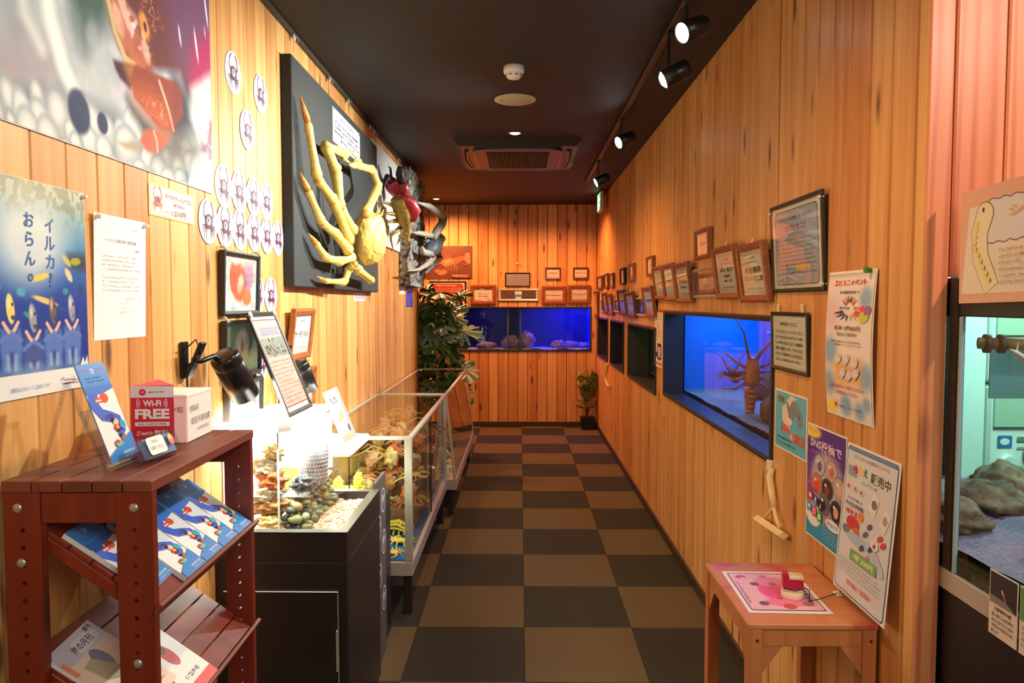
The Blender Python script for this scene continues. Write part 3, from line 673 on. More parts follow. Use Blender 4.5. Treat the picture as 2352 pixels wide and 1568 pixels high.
for a in ((328,60,16,20),(268,46,14,22),(278,10,12,30),(332,118,12,18)):
    x, y = fu(a[0], a[1]); c.put(c.ell(x, y, .016*a[2]/14, .05*a[3]/20, 30, .5)*(.4+n3), (236,150,60) if a[0]==328 else (226,170,150), .9)
x, y = fu(330, 62); c.put(c.ell(x, y, .006, .018, 20, .6), (70,20,60))
for a in ((410,82,8,16),(448,105,10,26),(470,20,9,30),(468,75,4,10)):
    x, y = fu(a[0], a[1]); c.put(c.ell(x, y, .004*a[2]/8, .05*a[3]/20, 15, .6), (230,220,240), .9)
# right side: white-green rock face and dark crevice
c.put(c.poly(fp((395,180),(430,215),(440,300),(400,330),(375,300),(390,260)), .05), (40,40,48), .95)
c.put(c.poly(fp((435,205),(485,170),(492,330),(455,320),(437,270)), .03)*(.55+.7*n2), (214,228,216), .95)
c.put(c.poly(fp((465,270),(487,270),(488,370),(462,350)), .03)*np.clip((n2-.35)*4,0,1), (110,30,70), .9)
c.put(c.poly(fp((340,310),(400,300),(450,330),(460,370),(400,385),(350,360)), .08), (84,78,70), .9)
c.put(c.poly(fp((288,225),(345,300),(335,310),(300,265)), .03), (44,40,46), .9)
# the claw
c.put(c.poly(fp((256,138),(300,150),(340,170),(310,180),(296,205),(272,180),(262,160)), .008), (60,34,40))
c.put(c.poly(fp((284,152),(306,150),(304,172),(294,178)), .03), (206,124,66), .9)
c.put(c.poly(fp((305,150),(345,165),(400,190),(415,215),(418,260),(395,300),(365,300),(335,262),(305,225),(298,190)), .008), (128,56,44))
c.put(c.poly(fp((300,200),(345,215),(385,265),(388,300),(365,298),(325,255),(303,222)), .05), (184,84,50), .9)
c.put(c.poly(fp((318,225),(365,225),(380,285),(350,280)), .02)*lace, (236,150,100), .9)
c.put(c.stroke(fp((363,188),(372,215),(385,255),(396,300)), .008, .8), (226,178,150), .9)
c.put(c.poly(fp((400,190),(418,215),(418,262),(396,300),(390,250)), .03), (104,44,44), .7)
c.put(c.poly(fp((330,298),(352,300),(384,308),(385,325),(360,352),(335,350),(318,325)), .008), (176,84,66))
c.put(c.stroke(fp((350,302),(357,325),(359,350)), .005, .8), (226,190,180), .9)
c.put(c.poly(fp((268,328),(300,325),(322,335),(320,350),(285,345)), .01), (150,140,120), .9)
c.C = 255*(np.clip(c.C,0,255)/255)**.82
c.build('photo_print', t, w-.004, h-.004, z=.0022, material=PHOTOPRINT)
p = P(.0027); a = fu(462, 392); p.text('スベスベマンジュウガニ', (a[0]-.5)*w, (a[1]-.5)*h, w=.075, h=.012, col=(120,130,150)); p.build('lettering', PRINT, t, local=True)

# --- underwater poster with four figures
M4, w, h = wall_basis('L', 1.365, 1.697, 1.323, 1.765, off=.002)
t = thing('event_poster', 'blue underwater poster with four overall-clad figures in fish masks crossing arms', 'poster', mtx=M4)
m = M(); m.box((-w/2,-h/2,0),(w/2,h/2,.0015), (236,238,240)); m.build('paper', PRINT, t, local=True)
c = Canvas(190, 240, (30,110,190), asp=w/h); n1 = c.noise(8, 9, 11); n2 = c.noise(30, 26, 12); V = c.V; U = c.U
c.C = np.zeros_like(c.C) + (24,88,190); c.put(1.2-V*1.2, (10,44,140), .8); c.put((V-.35)*2.2, (64,150,200), .9); c.put((V-.62)*3.0, (190,200,188), .95)
c.put(np.clip((V-.7)*5,0,1)*(n2>.52), (120,124,96), .6); c.put(np.clip((V-.85)*6,0,1)*n1, (226,216,170), .8)
c.put(c.ell(.42,.68,.34,.22,0,.9), (232,238,238), .85); c.put(np.clip((.6-V)*2,0,1)*c.ell(.85,.45,.3,.4,0,.8), (12,44,150), .6)
c.put(c.poly([(.80,.64),(1,.64),(1,.55),(.80,.57)], .03), (40,42,50), .9)
for (x,y,rx,ry,a,cc) in ((.10,.47,.06,.018,-50,(180,190,110)),(.50,.50,.10,.018,14,(226,206,90)),(.55,.375,.13,.016,-14,(236,206,120)),(.78,.60,.06,.018,-40,(200,190,120)),(.80,.52,.06,.02,-55,(238,214,170)),(.88,.60,.06,.022,5,(170,170,30)),(.38,.30,.05,.014,-25,(60,150,140)),(.72,.33,.07,.012,-3,(30,70,150)),(.32,.42,.03,.03,80,(80,170,200)),(.76,.43,.03,.02,0,(40,150,160)),(.93,.44,.03,.03,0,(24,60,120))):
    c.put(c.ell(x,y,rx,ry,a,.4), cc, .95)
for k,(x,hh,mc,hc) in enumerate(((.22,.335,(60,70,100),(238,216,120)),(.42,.285,(74,76,84),(150,156,170)),(.62,.325,(70,60,60),(110,92,84)),(.82,.335,(110,120,150),(150,156,176)))):
    b = hh - .10
    c.put(c.poly([(x-.085,b),(x+.085,b),(x+.10,b-.10),(x+.075,.02),(x-.075,.02),(x-.10,b-.10)], .012), (86,120,196) if k != 1 else (64,88,160))
    c.put(c.poly([(x-.02,b-.12),(x+.02,b-.12),(x+.015,.02),(x-.015,.02)], .01), (24,44,110), .6)
    c.put(c.poly([(x-.065,b+.03),(x+.065,b+.03),(x+.05,b-.02),(x-.05,b-.02)], .02), (40,62,140))
    c.put(c.ell(x, hh, .036, .078, 6, .2), hc); c.put(c.ell(x-.012, hh+.03, .014, .03, 0, .8), (250,246,226), .6); c.put(c.ell(x+.018, hh+.022, .009, .009, 0, .5), (30,24,30)); c.put(c.ell(x+.022, hh-.045, .02, .012, -30, .5), mc)
    for sg in (-1,1): c.put(c.stroke([(x+sg*.09,b-.06),(x-sg*.045,b+.0)], .011, .5), (96,128,200)); c.put(c.stroke([(x-sg*.02,b-.015),(x-sg*.065,b+.03)], .010, .5), (236,190,170)); c.put(c.stroke([(x+sg*.03,.03),(x+sg*.035,b-.14)], .012, .9), (150,180,226), .7)
c.put(np.clip((.07-V)*14,0,1)*(.4+n1), (170,200,226), .7)
c.build('photo_print', t, w-.002, h*.888, y0=-h/2+h*.11, z=.0022)
p = P(.003)
p.vtext('イルカ?', .035, .135, .030, (56,104,176), .01, 1.28); p.vtext('おらん。', -.030, .140, .030, (56,104,176), .01, 1.3)
p.text('撮影禁止ではなくて ご自由にどうぞ', -.04, -.202, w=.12, h=.009, col=(110,140,190)); p.text('ウォード', .085, -.198, w=.05, h=.016, col=(90,96,110))
p.poly([(.128,-.170),(.140,-.152),(.146,-.166),(.156,-.150),(.158,-.172),(.163,-.19),(.13,-.188)], (226,230,236))
p.build('lettering', PRINT, t, local=True)
m = M()
for a, b in ((w/2-.006, h/2-.008), (-w/2+.006, h/2-.008)): m.cyl((a,b,.001),(a,b,.012), .006, .004, 12)
m.build('pushpin', mat('clear_pin', (230,230,230), .2), t, local=True)

# --- white typed notice
y0, y1, z0, z1 = sideL(211, 330, 487, 783); M4, w, h = wall_basis('L', y0, y1, z0, z1, lean=1.5)
def d(p, w, h, t):
    p.text('「イセエビ漁業体験文庫館蔵書」', 0, h*.30, w=w*.62, h=.009, col=(130,136,150)); p.text('三重県', w*.3, h*.235, w=w*.12, h=.007, col=(140,140,150))
    p.marks(-w*.36, h*.05, w*.38, h*.19, 4, (170,174,182), .8, 3); p.marks(-w*.36, -h*.12, w*.38, h*.02, 4, (176,180,188), .8, 4)
    p.marks(-w*.05, -h*.30, w*.38, -h*.15, 4, (190,192,198), .5, 5, .6); p.text('令和6年5月', w*.25, h*.41, w=w*.2, h=.005, col=(160,160,170))
    for x in (-w*.46, w*.46):
        m = M(); m.cyl((x, h*.47, .001), (x, h*.47, .014), .0065, .0045, 12); m.build('pushpin', MATS['clear_pin'], t, local=True)
sheet('notice', 'white typed notice sheet pinned to the left wall beside the underwater poster', 'notice', M4, w, h, d, (246,247,248))

# --- price tag card
y0, y1, z0, z1 = sideL(340, 443, 417, 492); M4, w, h = wall_basis('L', y0, y1, z0, z1, off=.001)
def crabpic(p, x, y, s, col, dark=(110,30,30), tall=1.0):
    """small printed crab: oval shell, two raised claw arms, walking legs below"""
    for sg in (-1, 1):
        p.line([(x+sg*.28*s,y+.05*s),(x+sg*.50*s,y+.35*s*tall),(x+sg*.42*s,y+.70*s*tall),(x+sg*.20*s,y+.95*s*tall)], .14*s, col, .05*s)
        p.line([(x+sg*.40*s,y+.72*s*tall),(x+sg*.12*s,y+.86*s*tall)], .07*s, col, .02*s)
        for k in range(4):
            a = R(-8-24*k); p.line([(x+sg*.25*s,y-.1*s),(x+sg*(.25+.32*math.cos(a))*s,y+(-.05+.30*math.sin(a))*s),(x+sg*(.25+.40*math.cos(a))*s,y+(-.22+.50*math.sin(a))*s)], .075*s, col, .015*s)
    p.oval(x, y, .36*s, .33*s, col); p.oval(x, y+.08*s, .22*s, .18*s, dark)
def d(p, w, h, t):
    p.rrect(-w*.48,-h*.44,w*.48,h*.44,.01,(250,214,206)); crabpic(p, -w*.33, -h*.03, h*.52, (232,104,84), (96,70,60))
    p.text('スベスベマンジュウガニ', w*.13, h*.22, w=w*.60, h=h*.15, col=(206,62,54), bold=.02); p.text('ポスター', w*.14, -h*.02, w=w*.26, h=h*.14, col=(206,62,54), bold=.02)
    p.text('B2サイズ', -w*.12, -h*.28, w=w*.12, h=h*.09, col=(120,90,90)); p.text('1,210円', w*.13, -h*.29, w=w*.32, h=h*.2, col=(90,50,60), bold=.01); p.text('(税込)', w*.40, -h*.31, w=w*.10, h=h*.12, col=(120,90,90))
sheet('price_card', 'small pink and yellow price card with red crab reading 1,210円', 'price card', M4, w, h, d, (248,214,120))

# --- round crab stickers
ST = [(535,168,48,'alone, highest of all, nearest the big photo'),(598,217,43,'alone at right of the highest one'),(568,299,44,'alone, lowest of the three loose ones'),
 (513,427,46,'upper row of four, leftmost, overlapping the lower row'),(549,440,45,'upper row of four, second from left'),(582,452,42,'upper row of four, third from left'),(612,463,40,'upper row of four, rightmost'),
 (478,508,50,'lower row of six, leftmost'),(517,519,46,'lower row of six, second from left'),(551,528,44,'lower row of six, third from left'),(584,534,42,'lower row of six, fourth from left'),(613,541,40,'lower row of six, fifth from left'),(638,547,39,'lower row of six, rightmost beside the black board'),
 (592,675,38,'left of a pair, half behind the crab photo frame'),(622,678,37,'right of a pair, beside the crab photo frame'),(600,832,38,'half hidden behind the leaning pink info sign')]
st0 = None
for i, (px, py, hr, ds) in enumerate(ST):
    c_ = on_x(px, py, XL+.0005+.0006*(i%3)); M4 = basis(c_, (0,1,0), (0,0,1))
    if st0 is None:
        st0 = thing('crab_sticker', None, 'sticker', mtx=M4, group='round crab stickers on the left wall'); r = .0735
        m = M(); m.lathe([(0.0005,0),(r,0),(r,.001),(.0005,.001)], (0,0,0), 36, (150,140,160)); 
        m.build('disc', PRINT, st0, local=True)
        p = P(.0012); p.oval(0,0,r*.975,r*.975,(244,243,248),0,36); CA, CB_ = (104,48,92), (78,24,58)
        for sg in (-1,1):
            p.line([(sg*.016,.004),(sg*.036,.020),(sg*.033,.044),(sg*.014,.064)], .013, CA, .005); p.line([(sg*.031,.048),(sg*.020,.066)], .006, CA, .002)
            for k in range(4): a = R(-12-24*k); p.line([(sg*.014,-.014),(sg*(.014+.030*math.cos(a)),-.010+.026*math.sin(a)),(sg*(.014+.038*math.cos(a)),-.024+.044*math.sin(a))], .008, CB_, .002)
        p.oval(0,-.001,.028,.025,CB_); p.oval(0,.001,.015,.014,(196,170,196)); p.oval(-.003,.003,.005,.008,CB_)
        p.build('crab_drawing', PRINT, st0, local=True); o = st0
    else: o = dup(st0, M4)
    o['label'] = 'round white crab sticker, ' + ds

# --- framed pictures on the left wall
def photo_frame(lbl, xl, xr, yt, yb, paint, lean=2, seedn=1):
    y0, y1, z0, z1 = sideL(xl, xr, yt, yb); M4, w, h = wall_basis('L', y0, y1, z0, z1, lean=lean)
    t = thing('framed_picture', lbl, 'picture', mtx=M4, group='black framed photos behind the lamps')
    m = M(); ring(m, w, h, .014, 0, .022, lip=.002); m.box((-w/2+.002,-h/2+.002,0),(w/2-.002,h/2-.002,.004)); m.build('frame', BLACKP, t, local=True)
    c = Canvas(90, 60, (210,220,222), asp=w/h); paint(c); c.build('photo_print', t, w-.028, h-.028, z=.010)
    g = M(); g.box((-w/2+.014,-h/2+.014,.014),(w/2-.014,h/2-.014,.0155)); g.build('glass_pane', GLASS, t, local=True)
    for sx in (-1,1):
        m = M(); m.tube([(sx*(w/2-.01),h/2-.004,.024),(sx*(w/2-.01),h/2+.012,.010),(sx*(w/2-.01),h/2+.012,0)], .005, 8); m.build('hanging_clip', SILVERF, t, local=True)
    return t
def pa(c):
    n = c.noise(14,10,3); c.put((n-.4)*3, (150,160,150), .7); c.put(c.ell(.45,.52,.24,.34,-30,.3)*(.6+n), (222,92,60)); c.put(c.ell(.28,.60,.10,.28,10,.3), (206,84,60)); c.put(c.ell(.75,.62,.16,.3,-20,.6), (150,90,130), .7); c.put(c.ell(.70,.25,.14,.16,0,.4), (214,110,70)); c.put(c.ell(.5,.5,.08,.18,-30,.6)*n*1.5, (240,190,170))
def pb(c):
    n = c.noise(14,10,4); c.C = np.zeros_like(c.C)+(96,128,116); c.put(np.clip((.5-c.V)*3,0,1), (190,196,150), .8); c.put(c.ell(.5,.58,.20,.30,0,.4)*(.6+n), (200,200,196)); c.put(c.ell(.5,.5,.05,.2,0,.5), (110,100,90)); c.put(c.ell(.5,.25,.25,.2,0,.6)*n*1.6, (222,222,170))
def pc(c):
    n = c.noise(14,10,5); c.C = np.zeros_like(c.C)+(206,210,216); c.put((n-.45)*3, (170,160,190), .7)
photo_frame('black framed photo of a red crab on white rock, topmost of the three', 499, 583, 573, 724, pa)
photo_frame('black framed photo of a pale crab on green, directly behind the clip lamp', 503, 588, 737, 876, pb)
photo_frame('black framed pale photo, lowest of the three, just above the terrarium lid', 511, 592, 884, 985, pc)
def cert(p, w, h, lines, hdr=True, colr=(60,50,50), r=None, foot=True):
    for k in (0, 1): 
        for s_ in (-1, 1): p.rect(-w*.46, s_*h*(.455-.03*k)-.0006, w*.46, s_*h*(.455-.03*k)+.0006, (120,130,160))
    if hdr: p.text('名付け親', 0, h*.34, w=w*.28, h=h*.055, col=(100,100,104)); p.text('サポーターです', 0, h*.24, w=w*.5, h=h*.05, col=(110,110,114))
    for (s_, y, ww, hh) in lines: p.text(s_, 0, y*h, w=ww*w, h=hh*h, col=colr, bold=.012)
    if foot: p.text('令和五年 水族館', 0, -h*.36, w=w*.7, h=h*.045, col=(110,110,114))
y0, y1, z0, z1 = sideL(655, 703, 708, 830); M4, w, h = wall_basis('L', y0, y1, z0, z1, lean=7)
framed('framed_certificate', 'brown framed certificate behind the leaning pink info sign on the left wall', 'certificate', M4, w, h, .028, .024, FRAMEW, lambda p, w, h, t: cert(p, w, h, [('サーモンさん', 0, .8, .16)]))
y0, y1, z0, z1 = sideL(660, 711, 853, 945); M4, w, h = wall_basis('L', y0, y1, z0-.05, z1, lean=5)
framed('framed_certificate', 'lower brown framed certificate half hidden behind the second black lamp', 'certificate', M4, w, h, .028, .024, FRAMEW, lambda p, w, h, t: cert(p, w, h, [('名付け親の会', 0, .7, .15)]))
# --- small labels further along
y0, y1, z0, z1 = sideL(813, 838, 672, 691); M4, w, h = wall_basis('L', y0, y1, z0, z1)
sheet('small_label', 'small white strip label under the giant crab board', 'label', M4, w, h, lambda p, w, h, t: p.text('さわらないでね', 0, 0, w=w*.86, h=h*.6, col=(150,50,70), bold=.03), (226,230,244))
y0, y1, z0, z1 = sideL(917, 930, 658, 675); M4, w, h = wall_basis('L', y0, y1, z0, z1)
sheet('small_label', 'small white label beside the blue label under the bark slab', 'label', M4, w, h, lambda p, w, h, t: p.marks(-w*.4,-h*.3,w*.4,h*.3,3,(120,120,130),.8,9), (236,238,242))
y0, y1, z0, z1 = sideL(933, 947, 658, 705); M4, w, h = wall_basis('L', y0, y1, z0, z1)
def d(p, w, h, t): p.text('FC', 0, h*.34, w=w*.5, h=h*.14, col=(240,240,250), bold=.03); p.marks(-w*.4, -h*.44, w*.4, h*.2, 5, (200,210,250), .85, 10)
sheet('blue_label', 'tall blue label with white print at the far end of the left wall', 'label', M4, w, h, d, (28,66,200))
# --- ceiling-edge hooks
hk = None
for px, py, ds in ((675,70,'nearest the camera'),(757,168,'above near corner of the giant crab board'),(800,220,'above the middle of the giant crab board'),(850,281,'left of the close pair'),(860,293,'right of the close pair'),(915,353,'farthest, above the bark slab')):
    q = on_x(px, py+8, XL+.016); loc = Vector((XL+.020, q.y, HC-.030))
    if hk is None:
        hk = thing('ceiling_hook', None, 'hook', loc, group='clear hooks along the ceiling edge')
        m = M(); m.box((-.006,-.011,-.012),(0,.011,.012)); m.v = [tuple(Vector(v)+loc) for v in m.v]; m.build('base_plate', mat('clear_pin', (230,230,230)), hk)
        m = M(); m.tube([loc+Vector(v) for v in ((0,0,.006),(.014,0,.0),(.018,0,-.014),(.008,0,-.024),(.002,0,-.018))], .0028, 6); m.build('hook_wire', STEEL, hk)
        hk['label'] = 'clear hook on the ceiling edge, ' + ds
    else: dup(hk, Matrix.Translation(loc), 'clear hook on the ceiling edge, ' + ds)

# ================================================================== GIANT SPIDER CRAB BOARD
YB0, YB1, ZB0, ZB1, XBF = 3.13, 4.97, 1.585, 2.555, XL+.048
m = M(); m.bbox((XL+.001, YB0, ZB0), (XBF, YB1, ZB1), .004)
bd = solo(m, 'specimen_board', mat('dark_felt_board', (30,33,36), .75, bump=.2, bscale=200), 'large black mounting board behind the giant spider crab', 'board')
SHELL = mat('yellow_crab_shell', (230,202,112), .42, bump=.25, bscale=60, var=.12); TIP = mat('orange_claw_tip', (206,132,58), .4, var=.25, bscale=40); JOINT = mat('brown_joint', (190,140,66), .5)
crab = thing('giant_spider_crab', 'giant yellow spider crab specimen mounted on the black board', 'crab', (-.82, 3.95, 1.80))
def zc(x, y, X): return on_x(640 + x/2.8, 120 + y/2.8, X)
def jleg(pts, radii, X, tip=True, name='leg', extra=None):
    q = [zc(p[0], p[1], p[2] if len(p) > 2 else X) for p in pts]; n = len(q)
    m = M(); j = M(); lo = 0
    if tip:
        m2 = M(); m2.tube([q[0], q[0].lerp(q[1], .45), q[0].lerp(q[1], .8), q[1]], [.0015, radii[1]*.62, radii[1]*.9, radii[1]*.8], 9)
    for i in range(1 if tip else 0, n-1):
        a, b = q[i], q[i+1]; r0, r1 = radii[i], radii[i+1]
        m.tube([a, a.lerp(b,.06), a.lerp(b,.3), a.lerp(b,.75), a.lerp(b,.93), b], [r0*.7, r0*1.12, r0*.95, r1*.92, r1*1.22, r1*.85], 10)
        j.ell(b, (r1*.95,)*3, None, 10, 6)
    o = m.build(name, SHELL, crab, True)
    if tip: m2.build('claw_tip', TIP, o, True)
    j.build('joint', JOINT, o, True)
    return o
jleg([(135,268,-.935),(187,450,-.915),(250,815,-.895),(350,950,-.88),(455,1215,-.86)], [0,.017,.021,.024,.027], -.9)
jleg([(137,770,-.935),(190,890,-.915),(275,1092,-.90),(368,1170,-.885),(450,1275,-.86)], [0,.016,.020,.023,.026], -.9)
jleg([(190,1163,-.935),(240,1228,-.92),(305,1322,-.905),(395,1345,-.89),(470,1315,-.86)], [0,.015,.019,.022,.025], -.9)
jleg([(245,1440,-.93),(300,1470,-.92),(425,1478,-.905),(450,1390,-.89),(485,1365,-.86)], [0,.013,.018,.021,.024], -.9)
jleg([(600,1470,-.90),(500,1390,-.86)], [.022,.024], -.9, tip=False)
o1 = jleg([(300,600,-.90),(368,760,-.885),(400,1000,-.87),(480,1150,-.85)], [.026,.027,.022,.026], -.88, tip=False, name='claw_arm')
o2 = jleg([(500,725,-.86),(600,755,-.84),(640,865,-.82),(560,1040,-.80)], [.022,.023,.025,.026], -.83, tip=False, name='claw_arm')
def pincer(a, b, f1, f2, r, parent):
    m = M(); m.tube([a, a.lerp(b,.2), a.lerp(b,.7), b], [r*.8, r*1.15, r*1.35, r], 10); 
    o = m.build('pincer', SHELL, parent, True)
    return o
hand = M(); A, Bq = zc(300,600,-.90), zc(430,655,-.885); hand.tube([A, A.lerp(Bq,.3), A.lerp(Bq,.75), Bq], [.024,.019,.026,.024], 10)
hand.tube([Bq, zc(465,640,-.88), zc(492,672,-.875)], [.014,.009,.002], 8); hand.tube([zc(415,680,-.885), zc(440,700,-.88), zc(468,716,-.875)], [.013,.008,.002], 8); hand.build('pincer', SHELL, o1, True)
hand = M(); A = zc(500,725,-.86); hand.tube([A, zc(470,728,-.86), zc(452,722,-.865)], [.02,.014,.003], 8); hand.tube([zc(520,705,-.86), zc(500,680,-.86), zc(486,700,-.865)], [.016,.010,.003], 8); hand.build('pincer', SHELL, o2, True)
cb = zc(585,1185,-.82); RB = (.088,.135,.150)
def bumps(d): return .10*mn.noise(d*2+Vector((3,1,2))) + .07*abs(mn.noise(d*13)) + .06*mn.noise(d*24) - .14*max(0, d.z-.35)
m = M(); m.ell(cb, RB, Matrix.Rotation(R(-10),3,'X'), 72, 54, None, bumps); m.build('carapace', SHELL, crab, True)
m = M()
for k in range(9):
    a = R(-60+15*k); p0 = cb + Vector((.035*math.cos(k*2.1)+.02, .10*math.sin(a), .125*math.cos(a*.6))); m.tube([p0, p0+Vector((.012, .02*math.sin(a), .035))], [.008,.001], 6)
m.build('spines', SHELL, crab, True)
m = M(); 
for sg in (-1,1): m.ell(zc(590+sg*30,1035,-.80), (.012,.016,.012), None, 10, 8)
m.build('eyes', mat('dark_eye', (40,30,20), .3), crab, True)
# caption card on the board
tl, tr_ = on_x(763,243,XBF+.002), on_x(826,328,XBF+.002); bl = on_x(763,313,XBF+.002)
M4 = basis(((tl.x), (tl.y+tr_.y)/2, (tl.z+bl.z)/2-.01), (0,1,0), (0,0,1)); w, h = tr_.y-tl.y, tl.z-bl.z+.02
def d(p, w, h, t):
    p.text('タカアシガニ(オス)', 0, h*.33, w=w*.50, h=h*.13, col=(50,60,190), bold=.03)
    for i, s_ in enumerate(('学名 Macrocheira kaempferi 節足動物門','生息地 日本近海 水深50〜300m','特徴 現生最大のカニ類 脚を広げると3m','鳥羽市近くの海底')): p.text(s_, 0, h*(.14-.15*i), w=w*(.84,.86,.88,.5)[i], h=h*.085, col=(50,50,60), bold=.02)
    m = M(); 
    for sx in (-1,1): m.cyl((sx*w*.46,h*.44,.001),(sx*w*.46,h*.44,.005),.004,.003,8)
    m.build('nail', BLACKP, t, local=True)
sheet('caption_card', 'white caption card pinned on the black board above the giant crab', 'card', M4, w, h, d, (232,226,240))

# ================================================================== RED-CLAWED CRAB ON GREY PANEL, BARK SLAB WITH GREY CRAB
m = M(); m.bbox((XL+.001, 5.0, 1.93), (XL+.016, 6.10, 2.615), .002)
solo(m, 'specimen_board', mat('pale_grey_panel', (206,214,220), .5), 'pale grey panel behind the red-clawed crab', 'board')
def z2(x, y, X): return on_x(860 + x/4.125, 340 + y/4.125, X)
rc = thing('king_crab', 'red-clawed crab specimen with pale yellow legs mounted on the grey panel', 'crab', z2(250,600,-.88))
RED = mat('crimson_shell', (186,60,80), .35, bump=.5, bscale=70, var=.35); YG = mat('yellow_green_leg', (176,160,84), .45, var=.25, bscale=50, bump=.3); DK = mat('dark_claw', (52,48,56), .5)
def part(name, mt, parent, *tubes, seg=9):
    m = M()
    for pts, rs in tubes: m.tube(pts, rs, seg)
    return m.build(name, mt, parent, True)
part('carapace', RED, rc, ([z2(265,455,-.84), z2(320,520,-.81), z2(365,600,-.79), z2(350,690,-.80)], [.02,.055,.062,.03]), seg=14)
part('underside', YG, rc, ([z2(215,480,-.88), z2(255,580,-.86), z2(285,680,-.85), z2(310,760,-.86)], [.05,.06,.055,.03]), seg=12)
part('claw', RED, rc, ([z2(150,320,-.93), z2(185,370,-.92), z2(215,440,-.90)], [.045,.06,.035]), ([z2(215,400,-.90), z2(235,440,-.89), z2(240,480,-.88)], [.04,.05,.03]))
part('claw', RED, rc, ([z2(255,325,-.86), z2(265,380,-.86), z2(275,440,-.86)], [.035,.05,.035]))
part('claw_finger', DK, rc, ([z2(130,170,-.90), z2(152,190,-.91), z2(158,270,-.92), z2(165,320,-.92)], [.002,.008,.010,.016]), ([z2(75,470,-.95), z2(90,340,-.95), z2(120,270,-.94), z2(150,320,-.93)], [.002,.012,.02,.018]))
part('claw_finger', DK, rc, ([z2(232,180,-.86), z2(238,240,-.86), z2(258,325,-.86)], [.012,.03,.03]))
for k, (a, b, c_) in enumerate((((80,520),(180,545),(250,580)),((80,630),(170,622),(245,625)),((110,715),(190,690),(260,680)),((145,850),(205,790),(270,730)),((215,915),(255,840),(300,770)))):
    part('leg', YG, rc, ([z2(*a,-.95), z2((a[0]+b[0])/2,(a[1]+b[1])/2-8,-.93), z2(*b,-.91), z2(*c_,-.89)], [.002,.010,.016,.022]))
part('tail', YG, rc, ([z2(320,760,-.86), z2(305,860,-.88), z2(300,960,-.90)], [.03,.02,.003]))
m = M(); X0, X1 = XL+.001, XL+.085
ny, nz = 40, 44; vs = []; fs = []
ya, yb_, za, zb_ = 6.12, 7.12, 1.66, 2.635
def edge(v, s_): return .035*mn.noise(Vector((v*7, s_, 0))) 
for j in range(nz+1):
    for i in range(ny+1):
        u, v = i/ny, j/nz; y = ya + (yb_-ya)*u; z = za + (zb_-za)*v
        if i == ny: y += edge(v, 5) - .10*max(0, v-.75)*4*(1) - .03
        q = Vector((y*9, z*4, 1)); x = X1 + .035*mn.noise(q) + .018*mn.noise(q*3) + .010*mn.noise(q*8)
        z += (edge(u, 9)*.6 if j in (0, nz) else 0)
        vs.append((x, y, z))
W_ = ny+1
for j in range(nz):
    for i in range(ny): fs.append((j*W_+i, j*W_+i+1, (j+1)*W_+i+1, (j+1)*W_+i))
k = len(vs); rim = [j*W_ for j in range(nz+1)] + [nz*W_+i for i in range(1, W_)] + [j*W_+ny for j in range(nz-1, -1, -1)] + [i for i in range(ny-1, 0, -1)]
vs += [(X0, vs[i][1], vs[i][2]) for i in rim]; n = len(rim)
for i in range(n): fs.append((rim[i], k+i, k+(i+1)%n, rim[(i+1)%n]))
fs.append(tuple(range(k, k+n))); m.add(vs, fs)
def bark_mat():
    mm = mat('grey_pitted_bark', (150,148,140), .9, bump=1, bscale=16); nt = mm.node_tree; b = nt.nodes['Principled BSDF']
    n = nt.nodes.new('ShaderNodeTexNoise'); n.inputs['Scale'].default_value = 26; n.inputs['Detail'].default_value = 8; tc = nt.nodes.new('ShaderNodeTexCoord'); nt.links.new(tc.outputs['Object'], n.inputs['Vector'])
    r = nt.nodes.new('ShaderNodeValToRGB'); r.color_ramp.elements[0].position = .38; r.color_ramp.elements[0].color = (.03,.028,.026,1); r.color_ramp.elements[1].position = .56; r.color_ramp.elements[1].color = (.30,.29,.27,1)
    nt.links.new(n.outputs['Fac'], r.inputs[0]); nt.links.new(r.outputs[0], b.inputs['Base Color']); return mm
solo(m, 'bark_slab', bark_mat(), 'thick grey pitted bark slab on the left wall behind the grey crab', 'bark slab', smooth=True)
gc = thing('coconut_crab', 'blue-grey coconut crab specimen reaching out from the bark slab', 'crab', z2(540,900,-.80))
GB = mat('blue_grey_shell', (112,122,138), .45, bump=.6, bscale=60, var=.45); GY = mat('pale_grey_leg', (170,168,156), .45, bump=.4, bscale=80, var=.3)
part('carapace', GB, gc, ([z2(500,1000,-.84), z2(560,930,-.80), z2(600,870,-.77), z2(640,850,-.76)], [.05,.085,.06,.03]), seg=14)
part('leg', GY, gc, ([z2(400,512,-.86), z2(520,550,-.80), z2(590,605,-.76), z2(655,650,-.73), z2(640,720,-.73), z2(590,790,-.76), z2(560,850,-.78)], [.006,.028,.034,.040,.040,.038,.03]), seg=10)
part('leg', GY, gc, ([z2(360,800,-.88), z2(440,808,-.84), z2(540,828,-.80), z2(620,832,-.77), z2(650,860,-.76)], [.010,.022,.028,.030,.03]))
part('leg', GB, gc, ([z2(480,885,-.85), z2(560,850,-.80), z2(640,850,-.76)], [.02,.03,.03]))
part('leg', GY, gc, ([z2(310,1165,-.89), z2(420,1150,-.86), z2(500,1100,-.83), z2(555,1040,-.80), z2(530,1000,-.81), z2(460,985,-.83), z2(445,940,-.84)], [.004,.016,.026,.032,.03,.028,.02]))
part('leg', GB, gc, ([z2(480,1185,-.85), z2(550,1120,-.81), z2(620,1040,-.78), z2(605,995,-.78), z2(560,980,-.80)], [.01,.022,.028,.03,.03]))
for a, b in (((618,620),(607,545)),((628,610),(622,545)),((638,615),(632,560))): part('spine', GY, gc, ([z2(*a,-.74), z2(*b,-.74)], [.010,.001]))

